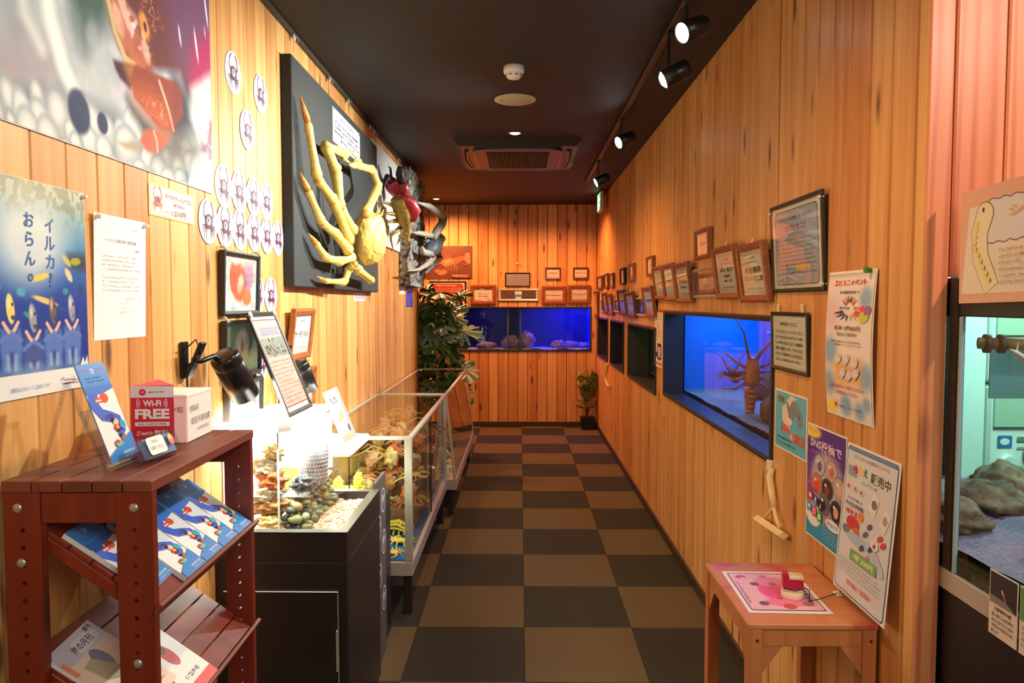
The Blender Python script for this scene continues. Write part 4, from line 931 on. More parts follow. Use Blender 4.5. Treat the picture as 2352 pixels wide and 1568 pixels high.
# ================================================================== BROCHURE RACK (front left)
RM = Matrix.Translation((-.694, 1.365, 0)) @ Matrix.Rotation(R(1.2), 4, 'Z'); ZT = 1.181
KS = .9613
def K(p): return CAM + (Vector(p)-CAM)*KS
rack = thing('brochure_rack', 'stained reddish brown wooden rack with sloping shelves of brochures, front left', 'rack', mtx=RM)
def holed(x0, x1, z0, z1, y0, y1, hs, r):
    m = M(); cx = (x0+x1)/2; hz = [z0] + [(a+b)/2 for a, b in zip(hs, hs[1:])] + [z1]
    for k, hc in enumerate(hs):
        a, b = hz[k], hz[k+1]
        out = [(x1,hc),(x1,b),(cx,b),(x0,b),(x0,hc),(x0,a),(cx,a),(x1,a)]
        inn = [(cx+r*math.cos(R(45*i)), hc+r*math.sin(R(45*i))) for i in range(8)]
        vs = [(x,y0,z) for x,z in out+inn] + [(x,y1,z) for x,z in out+inn]; fs = []
        for i in range(8):
            j = (i+1)%8; fs += [(i,8+i,8+j,j), (16+i,16+j,24+j,24+i), (8+i,24+i,24+j,8+j)]
        m.add(vs, fs)
    m.add([(x0,y0,z0),(x1,y0,z0),(x1,y1,z0),(x0,y1,z0),(x0,y0,z1),(x1,y0,z1),(x1,y1,z1),(x0,y1,z1)], [(0,3,2,1),(4,5,6,7),(1,2,6,5),(3,0,4,7)])
    return m
D = .278; LN = .556; PW = .068
hs = [.10 + .034*i for i in range(30)]
posts = []
for (x0, y0) in ((-PW, 0), (-D, 0), (-PW, LN-.02), (-D, LN-.02)):
    posts.append(holed(x0, x0+PW, 0, ZT-.022, y0, y0+.02, hs, .0048).build('post', REDWOOD, rack, local=True))
BOLT = mat('galvanised_bolt', (190,186,180), .35, .7)
for (po, x, z) in ((posts[1],-D+.026,ZT-.052),(posts[0],-.034,ZT-.052),(posts[1],-D+.030,ZT-.157),(posts[0],-.034,ZT-.353)):
    m = M(); rt = Matrix.Rotation(R(90),3,'X'); m.lathe([(.0005,.004),(.006,.0035),(.009,.0015),(.0095,0)], (x,0,z), 16, m=rt); m.build('bolt', BOLT, po, True, local=True)
for y in (.002, LN-.018):
    m = M(); m.bbox((-D+PW, y, ZT-.082), (-PW, y+.016, ZT-.022), .002); m.build('end_rail', REDWOOD, rack, local=True)
nS = 5; wS = (D+.006)/nS
for i in range(nS):
    m = M(); m.bbox((-D-.003+i*wS+.0012, -.004, ZT-.022), (-D-.003+(i+1)*wS-.0012, LN+.004, ZT), .002); m.build('top_slat', REDTOP, rack, local=True)
SL = math.radians(36); SV = {}
for si, zl in enumerate((.930, .662, .39)):
    # slope: from the lip (x=-.005) up to the back (x=-D+.02)
    SM = Matrix(((-math.cos(SL),0,math.sin(SL),-.004),(0,1,0,0),(math.sin(SL),0,math.cos(SL),zl),(0,0,0,1)))   # local: x uphill, y along, z normal
    Ls = .305
    ob = []
    m = M()
    for y in (.021, LN-.037): m.bbox((.0,y,-.034),(Ls,y+.016,-.002), .002, m=SM)
    for k, y in enumerate((.021, LN-.037)):
        m = M(); m.bbox((0,y,-.036),(Ls,y+.016,-.011), .002, m=SM); m.build('shelf_rail', REDWOOD, rack, local=True)
    for i in range(6):
        m = M(); m.bbox((.0+i*Ls/6+.0012,.021,-.010),((i+1)*Ls/6-.0012,LN-.021,0), .0015, m=SM); m.build('shelf_slat', REDWOOD, rack, local=True)
    m = M(); m.bbox((-.011,.0,-.014),(-.001,LN,.020), .002, m=SM); m.build('shelf_lip', REDTOP, rack, local=True)
    SV[si] = RM @ SM
def brochure_front(p, w, h, seed=0):
    p.rect(-w/2,-h/2,w/2,h/2,(238,240,246)); p.rect(-w/2,h*.27,w/2,h/2,(70,140,222)); p.poly([(-w/2,h*.27),(w/2,h*.27),(w*.5,h*.22),(0,h*.18),(-w/2,h*.2)], (64,120,214))
    p.text('ひ', 0, h*.42, h=h*.055, col=(246,248,250), bold=.02); p.text('とりたび', -w*.28, h*.43, w=w*.3, h=h*.03, col=(214,70,110), bold=.02); p.text('まるごと', w*.26, h*.44, w=w*.3, h=h*.03, col=(214,70,110), bold=.02)
    p.marks(-w*.35, h*.30, w*.4, h*.37, 2, (40,50,120), .8, seed)
    p.line([(-w*.30,h*.20),(-w*.36,h*.08),(-w*.22,-h*.02),(w*.05,-h*.06),(w*.28,-h*.10),(w*.30,-h*.20),(w*.1,-h*.27)], w*.34, (72,110,220), w*.16)
    p.oval(w*.05,h*.14,w*.14,h*.05,(226,84,50)); p.rect(-w*.30,h*.10,-w*.05,h*.15,(222,76,90)); p.rect(-w*.28,h*.115,-w*.08,h*.13,(246,246,250))
    for k in range(5): p.line([(-w*.12+k*w*.05,-h*.03),(-w*.16+k*w*.07,-h*.075)], w*.02, (130,60,60))
    for (x, y, c1) in ((w*.12,-h*.12,(240,200,180)),(w*.20,-h*.29,(176,120,90))):
        p.oval(x,y,w*.10,h*.035,c1); p.oval(x-w*.02,y-h*.055,w*.11,h*.030,(220,60,70)); p.oval(x,y-h*.05,w*.05,h*.018,(246,206,60)); p.rect(x-w*.08,y-h*.10,x+w*.04,y-h*.08,(40,44,60)); p.oval(x-w*.08,y+h*.03,w*.05,h*.016,(40,44,56))
    p.oval(w*.30,-h*.16,w*.11,h*.05,(60,170,220)); p.poly([(-w/2,-h/2),(w/2,-h/2),(w/2,-h*.24),(w*.3,-h*.28),(-w*.5,-h*.42)], (64,140,224)); p.oval(-w*.05,-h*.33,w*.14,h*.03,(120,200,150)); p.oval(-w*.10,-h*.31,w*.08,h*.02,(224,60,130))
    p.text('総合案内図', w*.2, -h*.43, w=w*.45, h=h*.03, col=(226,236,250), bold=.02); p.marks(-w*.05, -h*.49, w*.46, -h*.45, 1, (226,236,250), .9, seed+2)
def brochure(label, S, y, d, w=.094, h=.200, th=.010, rz=0, front=brochure_front):
    up = (S.to_3x3() @ Vector((1,0,0))); rt = (S.to_3x3() @ Vector((0,1,0)))
    if rz: q = Matrix.Rotation(R(rz), 3, S.to_3x3() @ Vector((0,0,1))); up = q @ up; rt = q @ rt
    c0 = S @ Vector((d + h/2, y, .0006)); M4 = basis(c0, rt, up)
    t = thing('brochure_stack', label, 'brochure', mtx=M4, group='blue brochures on the upper sloping shelf' if front is brochure_front else None)
    m = M(); nl = max(1, int(th/.0025))
    for k in range(nl): m.box((-w/2-.0004*(k%2),-h/2,k*th/nl),(w/2,h/2-.0006*(k%2),(k+.8)*th/nl), (226,228,236))
    m.build('pages', PRINT, t, local=True)
    p = P(th+.0002); front(p, w, h); p.build('cover_print', GLOSSPRINT, t, local=True); return t
S0 = SV[0]
for i, (yy, ds) in enumerate(((.078,'nearest, seen between the near posts'),(.190,'partly behind the near front post'),(.288,'third from the camera, white streak of glare'),(.386,'third from the far post'),)):
    brochure('blue and white brochure stack on upper shelf, ' + ds, S0, yy, .002 if i else .03, rz=0 if i else 3)
brochure('blue and white brochure stack on upper shelf, farthest, beside the far post', S0, .484, .002)
def magfront(p, w, h, seed=3):
    p.rect(-w/2,-h/2,w/2,h/2,(232,206,190)); p.rect(-w/2,h*.28,w/2,h/2,(196,196,210)); p.rect(-w*.1,h*.30,w*.4,h*.44,(214,212,222)); p.text('海の月刊', w*.05, h*.37, w=w*.45, h=h*.08, col=(90,50,70), bold=.03)
    p.text('夏号', w*.36, h*.45, w=w*.16, h=h*.05, col=(50,40,60), bold=.03)
    p.oval(w*.02,h*.14,w*.13,h*.14,(120,120,150)); p.poly([(-w*.30,h*.2),(-w*.10,h*.22),(w*.12,-h*.02),(w*.02,-h*.14),(-w*.25,-h*.02)], (172,164,130)); p.oval(w*.1,-h*.1,w*.06,h*.05,(176,160,70)); p.rect(-w/2,h*.18,-w*.42,h*.36,(232,140,100)); p.marks(-w*.1,-h*.42,w*.4,-h*.22,4,(150,60,60),.4,seed)
def magfront2(p, w, h, seed=5):
    p.rect(-w/2,-h/2,w/2,h/2,(236,236,236)); p.rect(-w/2,-h/2,w/2,-h*.38,(226,60,50)); p.text('伊勢海老', w*.0, -h*.3, w=w*.5, h=h*.06, col=(50,50,50), bold=.02); p.oval(0,h*.02,w*.16,h*.16,(196,90,90)); p.oval(-w*.02,h*.14,w*.12,h*.08,(100,90,90))
    for k in range(6): p.line([(-w*.05+k*w*.03,h*.16),(-w*.2+k*w*.08,h*.30)], w*.015, (90,70,70))
brochure('large beige magazine on the lower shelf behind the near posts', SV[1], .105, .055, .16, .225, .008, 4, magfront)
brochure('white booklet with a red lobster and red strip on the lower shelf', SV[1], .235, -.0005, .12, .205, .006, 0, magfront2)

# ------------------------------------------------------------------ things on the rack
# clear acrylic easel with brochure
A0 = (-.850, 1.505); ez = 1.167+.0008
st = thing('acrylic_easel', 'clear acrylic easel stand holding a blue brochure on the rack top', 'display stand', K((-.90, 1.55, ez)))
def slab(name, pts_a, pts_b, th, mt, parent):
    pts_a = [K(q) for q in pts_a]; pts_b = [K(q) for q in pts_b]   # sheet spanned by edge a -> edge b
    m = M(); a0, a1 = map(Vector, pts_a); b0, b1 = map(Vector, pts_b); n = (a1-a0).cross(b0-a0).normalized()*th
    vs = [a0,a1,b1,b0,a0+n,a1+n,b1+n,b0+n]; m.add(vs, [(0,3,2,1),(4,5,6,7),(0,1,5,4),(1,2,6,5),(2,3,7,6),(3,0,4,7)]); return m.build(name, mt, parent)
def strap(name, pa, pb, wd, mt, parent):
    return slab(name, (pa, (pa[0], pa[1]+wd, pa[2])), (pb, (pb[0], pb[1]+wd, pb[2])), .003, mt, parent)
strap('front_strut', (-.852,1.485,ez), (-.928,1.485,1.352), .014, ACRYL, st); strap('front_strut', (-.852,1.600,ez), (-.928,1.600,1.352), .014, ACRYL, st)
strap('back_leg', (-.985,1.485,ez), (-.930,1.485,1.352), .014, ACRYL, st); strap('back_leg', (-.985,1.600,ez), (-.930,1.600,1.352), .014, ACRYL, st)
slab('front_panel', ((-.858,1.490,ez+.015),(-.858,1.610,ez+.015)), ((-.905,1.490,1.29),(-.905,1.610,1.29)), .0025, ACRYL, st)
slab('ledge', ((-.852,1.485,ez+.012),(-.852,1.614,ez+.012)), ((-.822,1.485,ez+.012),(-.822,1.614,ez+.012)), .003, ACRYL, st)
slab('ledge', ((-.822,1.485,ez+.012),(-.822,1.614,ez+.012)), ((-.818,1.485,ez+.030),(-.818,1.614,ez+.030)), .003, ACRYL, st)
m = M(); m.tube([K((-.929,1.485,1.352)),K((-.929,1.614,1.352))], .004, 8); m.build('fold', ACRYL, st, True)
up = Vector((-.072,0,.200)); M4 = basis(K(Vector((-.846,1.546,ez+.016)) + up*.5 + Vector((.004,0,0))), (0,1,0), up)
bb = thing('brochure', 'single blue and white brochure leaning on the clear acrylic easel', 'brochure', mtx=M4)
m = M(); m.box((-.049,-.104,0),(.049,.104,.002), (90,150,224)); m.build('pages', PRINT, bb, local=True); p = P(.0024); brochure_front(p, .098, .208, 8); p.build('cover_print', GLOSSPRINT, bb, local=True)
# clear card box in front with hand lettered label
M4 = basis(K((-.806,1.60,ez+.030)), (.10,1,0), (-.45,0,1)); cbx = thing('card_holder', 'small clear acrylic card box with a white label in front of the easel', 'card holder', mtx=M4)
m = M()
for a, b in (((-.062,-.026,0),(.062,.026,.002)),((-.062,-.026,.018),(.062,.026,.020)),((-.062,-.026,.002),(-.060,.026,.018)),((.060,-.026,.002),(.062,.026,.018)),((-.060,-.026,.002),(.060,-.024,.018))): m.box(a, b)
m.build('clear_box', ACRYL, cbx, local=True)
m = M(); m.box((-.05,-.022,.004),(.05,.020,.014), (120,160,220)); m.build('card_pack', PRINT, cbx, local=True)
p = P(.0205); p.rrect(-.048,-.018,.012,.020,.008,(244,244,246)); p.text('ご自由に', -.022, .010, w=.032, h=.007, col=(60,60,70)); p.text('お取りください', -.018, -.004, w=.046, h=.008, col=(60,60,70)); p.oval(.035,.004,.010,.012,(226,120,140)); p.oval(.033,.009,.006,.006,(226,216,60)); p.build('lettering', PRINT, cbx, local=True)
# triangular Wi-Fi stand
pl, pr = on_z(303,1041,ZT), on_z(402,1039,ZT); hh = .149
wf = thing('wifi_stand', 'red triangular card stand reading Wi-Fi FREE on the rack', 'sign', (pl.x, pl.y, ZT+.0005))
dv = (pr-pl); n_ = Vector((0,0,1)).cross(dv).normalized(); bk = pl.lerp(pr,.4) + n_*.067; z0 = ZT+.0005
A_, B_, C_ = pl, pr, bk
m = M(); vs = [(A_.x,A_.y,z0),(B_.x,B_.y,z0),(C_.x,C_.y,z0),(A_.x,A_.y,z0+hh),(B_.x,B_.y,z0+hh+.002),(C_.x,C_.y,z0+hh+.008)]
m.add(vs, [(0,2,1),(3,4,5),(0,1,4,3),(1,2,5,4),(2,0,3,5)], (222,40,72)); m.build('card_body', PRINT, wf)
fr = basis(((A_.x+B_.x)/2,(A_.y+B_.y)/2,z0+hh/2), (B_.x-A_.x,B_.y-A_.y,0), (0,0,1)); WM[wf.name] = Matrix.Translation((pl.x, pl.y, ZT+.0005))
p = P(.0006); w = dv.length; h = hh
p.rect(-w*.5,h*.33,w*.5,h*.5,(244,228,232)); p.oval(-w*.22,h*.41,h*.05,h*.05,(222,30,60)); p.rect(-w*.25,h*.405,-w*.19,h*.42,(240,230,230)); p.text('Japan. Free Wi-Fi', w*.1, h*.41, w=w*.36, h=h*.035, col=(80,80,90), bold=.02)
p.text('Wi-Fi', 0, h*.245, w=w*.42, h=h*.095, col=(250,240,244), bold=.035); p.text('FREE', 0, h*.085, w=w*.80, h=h*.15, col=(250,240,244), bold=.045)
for sg in (-1,1):
    for k in (1,2,3): p.line([(sg*(w*.25+k*w*.035*math.cos(R(a))), h*.245+k*h*.022*math.sin(R(a))*1.5) for a in range(-50,51,20)], w*.014, (250,240,244))
p.rect(-w*.40,-h*.095,w*.40,-h*.035,(244,232,236)); p.text('SSID: DoSPOT-FREE', 0, -h*.065, w=w*.66, h=h*.028, col=(120,40,60), bold=.02)
p.rect(-w*.44,-h*.275,w*.42,-h*.140,(206,26,58)); p.text('1回', -w*.32, -h*.185, w=w*.09, h=h*.03, col=(250,240,244)); p.text('最大', -w*.32, -h*.225, w=w*.09, h=h*.03, col=(250,240,244)); p.text('60分', -w*.12, -h*.205, w=w*.27, h=h*.06, col=(250,240,244), bold=.03); p.text('無料', w*.21, -h*.195, w=w*.34, h=h*.085, col=(250,240,244), bold=.045)
p.text('60 minutes free connection', w*.08, -h*.305, w=w*.66, h=h*.028, col=(250,220,226), bold=.02); p.marks(-w*.1,-h*.36,w*.2,-h*.33,1,(250,210,220),.9,5); p.marks(-w*.40,-h*.47,w*.15,-h*.38,3,(250,190,204),.8,6)
p.v = [tuple(fr @ Vector(v)) for v in p.v]; p.build('lettering', PRINT, wf)
# white donation box
q = Matrix.Translation(K((-.822, 1.800, 1.167))+Vector((0,0,.0006))) @ Matrix.Rotation(R(3), 4, 'Z') @ Matrix.Scale(KS, 4); db = thing('donation_box', 'white cardboard donation box with black lettering behind the Wi-Fi stand', 'box', mtx=q)
m = M(); m.bbox((-.115,0,0),(0,.165,.118), .003); m.build('box_body', mat('white_card', (240,236,234), .6), db, local=True)
m = M(); m.bbox((-.116,-.001,.112),(.001,.166,.121), .002); m.build('box_lid', MATS['white_card'], db, local=True)
p = P(); p.text('令和6年', .042, .055, w=.058, h=.018, col=(120,116,120)); p.text('能登半島地震', .086, .024, w=.125, h=.018, col=(130,128,132)); p.text('災害義援金', .10, .0, w=.08, h=.010, col=(170,170,176))
fr = basis((.0012, 0, .028), (0,1,0), (0,0,1)); p.v = [tuple(fr @ Vector(v)) for v in p.v]
p2 = P(); p2.text('令和', -.025, .062, w=.03, h=.016, col=(110,100,100)); fr2 = basis((0,-.0012,.022), (1,0,0), (0,0,1)); k = M(); k.v = [tuple(fr2 @ Vector(v)) for v in p2.v]; k.f = p2.f; k.c = p2.c; p.add(k.v, k.f, (110,100,100)); p.build('lettering', PRINT, db, local=True)

# ================================================================== CLIP LAMPS
def cliplamp(label, clampP, headA, headB, rad, power):
    """clampP: point on wall; headA: top centre of the shade; headB: mouth centre"""
    c = Vector(clampP); A, B = Vector(headA), Vector(headB); ax = (B-A).normalized()
    t = thing('clip_lamp', label, 'lamp', c)
    LB = mat('black_lamp_enamel', (46,46,48), .25, .6)
    m = M(); m.bbox((c.x+.002, c.y-.016, c.z-.055), (c.x+.014, c.y+.022, c.z+.055), .003)
    m.build('clamp_jaw', LB, t)
    m = M(); rot = Matrix.Translation((c.x+.014, c.y, c.z-.05)) @ Matrix.Rotation(R(24), 4, 'Y'); m.bbox((0,-.016,0),(.010,.022,.115), .003, m=rot); m.build('clamp_jaw', LB, t)
    m = M(); m.tube([c+Vector((.03,0,.0)), c+Vector((.055,.012,-.004)), A+(c-A)*.25, A+ax*.02-Vector((0,.02,0))], .009, 10); m.build('arm', LB, t, True)
    s_ = ax.orthogonal().normalized(); q = Matrix((s_, ax.cross(s_), ax)).transposed(); L = (B-A).length
    m = M(); m.lathe([(.001,-.004),(rad*.7,-.004),(rad*.94,.002),(rad,.010),(rad,L*.22),(rad*.985,L*.225),(rad*.985,L*.235),(rad,L*.24),(rad,L),(rad*.95,L),(rad*.95,.03),(.001,.028)], A, 32, m=q); m.build('shade', LB, t, True)
    m = M(); m.lathe([(.001,L*.3),(.012,L*.32),(.024,L*.5),(.022,L*.66),(.001,L*.74)], A, 16, m=q); m.build('bulb', mat('lit_bulb', (255,250,240), .3, emit=(255,246,226), estr=25), t, True)
    m = M(); m.tube([c+Vector((.014,-.01,.03)), c+Vector((.05,-.01,.062)), c+Vector((.06,.0,.02)), c+Vector((.012,.01,-.02)), c+Vector((.010,.016,-.16)), c+Vector((.006,.02,-.30))], .0028, 6); m.build('power_cord', BLACKP, t, True)
    light('clip_lamp_beam', 'SPOT', B - ax*.015, B + ax, power, (1,.97,.88), spot_size=R(135), spot_blend=.5, shadow_soft_size=.03)
    return t
cliplamp('black clip lamp clamped to the left wall, shining down on the terrarium lid', (XL, 2.17, 1.345), (-.925, 2.285, 1.352), (-.893, 2.375, 1.215), .046, 38)
cliplamp('second black clip lamp, mostly hidden behind the leaning pink info sign', (XL, 3.0, 1.29), (-.905, 2.98, 1.270), (-.875, 3.02, 1.155), .042, 30)

# ================================================================== BLACK CABINET WITH TERRARIUM
CX, CY0, CY1, CZ = -.568, 2.375, 2.935, .764
cab = thing('cabinet', 'black laminate cabinet with gravel tray under the bright terrarium', 'cabinet', (-.785, 2.65, 0))
m = M(); m.bbox((XL+.002, CY0+.018, 0), (CX, CY1, CZ-.10), .003); m.build('body', CABBLK, cab)
TOPB = mat('dark_green_grey_trim', (78,80,74), .3)
def rim_ring(m, x0, x1, y0, y1, b, z0, z1):
    m.bbox((x0,y0,z0),(x1,y0+b,z1), .002); m.bbox((x0,y1-b,z0),(x1,y1,z1), .002); m.bbox((x1-b,y0+b,z0),(x1,y1-b,z1), .002); m.bbox((x0,y0+b,z0),(x0+b*.5,y1-b,z1), .002)
m = M(); rim_ring(m, XL+.002, CX+.001, CY0, CY1, .034, CZ-.10, CZ-.0015); m.build('tray_wall', CABBLK, cab)
m = M(); rim_ring(m, XL+.002, CX+.002, CY0-.001, CY1+.001, .034, CZ-.0015, CZ+.001); m.build('top_rim', TOPB, cab)
m = M(); m.bbox((XL+.002, CY0, 0), (CX, CY0+.017, CZ-.10), .002); m.build('front_panel', CABBLK, cab)
dr = M(); dr.bbox((XL+.03, CY0-.005, .02), (CX-.03, CY0-.001, .565), .002); d_ = dr.build('door', CABBLK, cab)
m = M(); m.tube([(XL+.03, CY0-.006, .567),(CX-.03, CY0-.006, .567),(CX-.03, CY0-.006, .02)], .0018, 6); m.build('edge_strip', mat('thin_metal_edge', (200,196,190), .4, .5), d_)
m = M(); m.bbox((CX-.037, CY0-.012, .30), (CX-.030, CY0-.004, .44), .002); m.build('handle', mat('grey_plastic_handle', (150,146,144), .5), d_)
# gravel bed
GX0, GX1, GY0, GY1, GZ = XL+.02, CX-.034, CY0+.034, CY1-.034, CZ-.032
m = M(); nx, ny = 60, 60; vs = []; fs = []
for j in range(ny+1):
    for i in range(nx+1):
        x = GX0+(GX1-GX0)*i/nx; y = GY0+(GY1-GY0)*j/ny; vs.append((x, y, GZ+.010*mn.noise(Vector((x*12,y*12,0)))+.006*mn.noise(Vector((x*110,y*110,2)))))
for j in range(ny):
    for i in range(nx): k = j*(nx+1)+i; fs.append((k,k+1,k+nx+2,k+nx+1))
m.add(vs, fs); pink = mat('pink_beige_gravel', (226,184,158), .8, bump=1, bscale=220, var=.3)
gb = m.build('gravel_bed', pink, cab, True); gb['kind'] = 'stuff'
gr = M()
for i in range(1500):
    x = rng.uniform(GX0+.12, GX1-.004); y = rng.uniform(GY0+.004, GY1-.004); r = rng.uniform(.003,.0062)
    gr.ell((x,y,GZ+.010*mn.noise(Vector((x*12,y*12,0)))+.003), (r*1.3,r,r*.7), Matrix.Rotation(rng.uniform(0,3),3,'Z'), 6, 4, rng.choice([(236,200,176),(226,176,150),(240,222,206),(206,160,130),(232,190,120)]))
g_ = gr.build('gravel_grains', PRINT, cab, True); g_['kind'] = 'stuff'
# --- terrarium: glass tank narrowing upward, white lid
ter = thing('terrarium', 'brightly lit clear terrarium with white lid on the black cabinet', 'terrarium', (-.85, 2.66, CZ-.02))
TY0, TY1, TZt, TZb = 2.44, 2.905, 1.085, CZ-.022
def gq(name, a, b, c, d, mt=None, th=.003):
    m = M(); a, b, c, d = map(Vector, (a, b, c, d)); n = (b-a).cross(d-a).normalized()*th
    m.add([a,b,c,d,a+n,b+n,c+n,d+n], [(0,3,2,1),(4,5,6,7),(0,1,5,4),(1,2,6,5),(2,3,7,6),(3,0,4,7)]); return m.build(name, mt or GLASS, ter)
XA, XB_, XC = XL+.012, -.772, -.690
GLARE = mat('white_glare_panel', (240,244,240), .5)
m = M(); m.box((XL+.004,TY0+.006,TZb+.02),(XL+.008,TY1-.004,TZt-.004)); m.build('back_panel', GLARE, ter)  # white sheet added so the back of the tank burns out
m = M(); m.box((XL+.012,TY1-.012,.862),(-.745,TY1-.009,TZt-.004)); m.build('end_glare_panel', GLARE, ter)  # second added sheet, gives the same glare at the far end
gq('glass_pane', (XA,TY0,TZb),(XC,TY0,TZb),(XB_,TY0,TZt),(XA,TY0,TZt)); gq('glass_pane', (XC,TY0,TZb),(XC,TY1,TZb),(XB_,TY1,TZt),(XB_,TY0,TZt)); gq('glass_pane', (XC,TY1,TZb),(XA,TY1,TZb),(XA,TY1,TZt),(XB_,TY1,TZt))
gq('divider_pane', (-.812,TY0+.004,TZb+.01),(-.812,TY0+.30,TZb+.01),(-.812,TY0+.30,TZt-.01),(-.812,TY0+.004,TZt-.01))
m = M(); m.bbox((-.815,TY0-.001,TZb),(-.809,TY0+.006,TZt), .001); m.build('corner_strip', mat('white_silicone', (224,230,226), .3), ter)
gq('water_tray', (-.808,TY0+.01,.858),(-.722,TY0+.01,.858),(-.722,TY0+.40,.862),(-.808,TY0+.40,.862), ACRYL)
m = M(); m.tube([(-.808,TY0+.008,.860),(-.720,TY0+.008,.860),(-.704,TY0+.05,.861),(-.716,TY0+.42,.862)], .0022, 6); m.build('tray_edge', ACRYL, ter, True)
lidm = M(); z0 = TZt+.001
prof = [(XL+.004, TY0-.03),( -.800, TY0-.03),(-.768, TY0+.0),(-.765, TY1+.02),(XL+.004, TY1+.02)]; n = len(prof)
for (za, zb_, gsh) in ((z0, z0+.016, 0), (z0+.018, z0+.026, .004)):
    vs = [(x-(gsh if x>-.9 else 0), y+(gsh if y<2.6 else -gsh), za) for x, y in prof] + [(x-(gsh if x>-.9 else 0), y+(gsh if y<2.6 else -gsh), zb_) for x, y in prof]
    lidm.add(vs, [(i,(i+1)%n,n+(i+1)%n,n+i) for i in range(n)] + [tuple(range(n-1,-1,-1)), tuple(range(n,2*n))])
lidm.build('lid', mat('white_lid', (240,240,236), .4), ter)
light('terrarium_fill', 'AREA', (-.88, 2.66, TZt-.012), (-.86, 2.66, .8), 10, (1,.98,.90), shape='RECTANGLE', size=.14, size_y=.40)  # fill added under the lid to brighten the tank inside
m = M(); m.tube([(-.90,TY0+.04,TZt-.012),(-.90,TY1-.04,TZt-.012)], .008, 10); m.build('lamp_tube', mat('lit_tube_w', (255,255,250), .3, emit=(255,252,240), estr=14), ter, True)  # glowing tube added to go with that fill
m = M()   # perforated filter basket
pf = mat('perforated_steel', (176,178,182), .35, .6); nt = pf.node_tree; b = nt.nodes['Principled BSDF']
m.lathe([(.050,0),(.056,.10),(.050,.19),(.046,.19),(.052,.10),(.046,0)], (-.775,2.73,.845), 40); fb = m.build('filter_basket', pf, ter, True)
m = M()
for k in range(12):
    for j in range(34):
        a = 2*math.pi*(j+.5*(k%2))/34; r = .0535+.003*math.sin(k*.26); m.ell((-.775+r*math.cos(a), 2.73+r*math.sin(a), .855+k*.0145), (.0018,.0018,.0018), None, 5, 3)
m.build('perforations', mat('white_hole', (240,244,246), .4), fb)
m = M(); m.tube([(-.742,2.62,1.07),(-.735,2.62,.95),(-.722,2.61,.862)], .0035, 8); m.build('air_tube', ACRYL, ter, True)
# coral / live rock and pebbles
cc = mat('cream_coral', (232,206,140), .8, bump=1, bscale=60, var=.35); co = mat('orange_coral', (206,120,70), .8, bump=1, bscale=60, var=.35)
def coral(label, c, r, mt, seed):
    return solo(rockmesh(c, r, seed, .55, 34, 24, 2.6), 'coral_rock', mt, label, 'coral', 'live rock in the terrarium', True)
coral('cream coral lump at the top of the terrarium rock pile', (-.845,2.50,1.000), (.034,.030,.026), cc, 1)
coral('white-cream coral lump just under the top one', (-.880,2.50,.955), (.050,.038,.032), mat('white_coral', (240,226,200), .8, bump=1, bscale=60, var=.3), 2)
coral('orange-brown coral lump in the middle of the terrarium', (-.850,2.495,.905), (.045,.036,.034), co, 3)
coral('pale coral lump under the orange one', (-.885,2.50,.860), (.055,.040,.030), MATS['white_coral'], 4)
coral('brown coral rock low in the terrarium', (-.860,2.50,.815), (.056,.040,.032), mat('brown_coral', (176,130,76), .8, bump=1, bscale=60, var=.4), 5)
coral('flat yellow rock on the terrarium bottom', (-.850,2.475,.770), (.050,.028,.020), cc, 6)
coral('dark grey rock behind the clear tray', (-.785,2.62,.862), (.036,.050,.030), mat('dark_slate', (70,78,80), .7, bump=.5, bscale=60, var=.3), 7)
pm = [mat('pebble_olive', (104,108,62), .5, var=.25, bscale=30), mat('pebble_grey_green', (124,126,84), .5, var=.25, bscale=30), mat('pebble_dark', (60,66,58), .5, var=.25, bscale=30), mat('pebble_ochre', (134,112,58), .5, var=.25, bscale=30)]
r2 = random.Random(3); np_ = 0; placed = []
protos = [rockmesh((0,0,0), (1,.72,.52), 20+k, .16, 12, 8) for k in range(4)]
pme = []
for k, q in enumerate(protos):
    for mt_ in pm:
        me = bpy.data.meshes.new('pebble'); me.from_pydata(q.v, [], q.f); me.materials.append(mt_); me.polygons.foreach_set('use_smooth', [True]*len(me.polygons)); pme.append(me)
for lay, zz in enumerate((.752, .782, .812, .838)):
    tries = 0
    while tries < 400:
        tries += 1; r = r2.uniform(.019,.032); x = r2.uniform(-.800, -.722-.012*lay); y = r2.uniform(TY0+.02, TY1-.03+.0)
        if lay == 3 and y < TY0+.12: continue
        if any((x-a)**2+(y-b)**2+((zz-c)*1.4)**2 < ((r+d)*.74)**2 for a,b,c,d in placed): continue
        placed.append((x,y,zz,r)); o = bpy.data.objects.new('pebble', r2.choice(pme)); COL.objects.link(o)
        o.location = (x,y,zz); o.scale = (r,r,r); o.rotation_euler = (r2.uniform(-.3,.3), r2.uniform(-.3,.3), r2.uniform(0,3))
        tag(o, 'smooth olive-grey pebble heaped behind the terrarium glass', 'pebble', 'river pebbles in the terrarium')
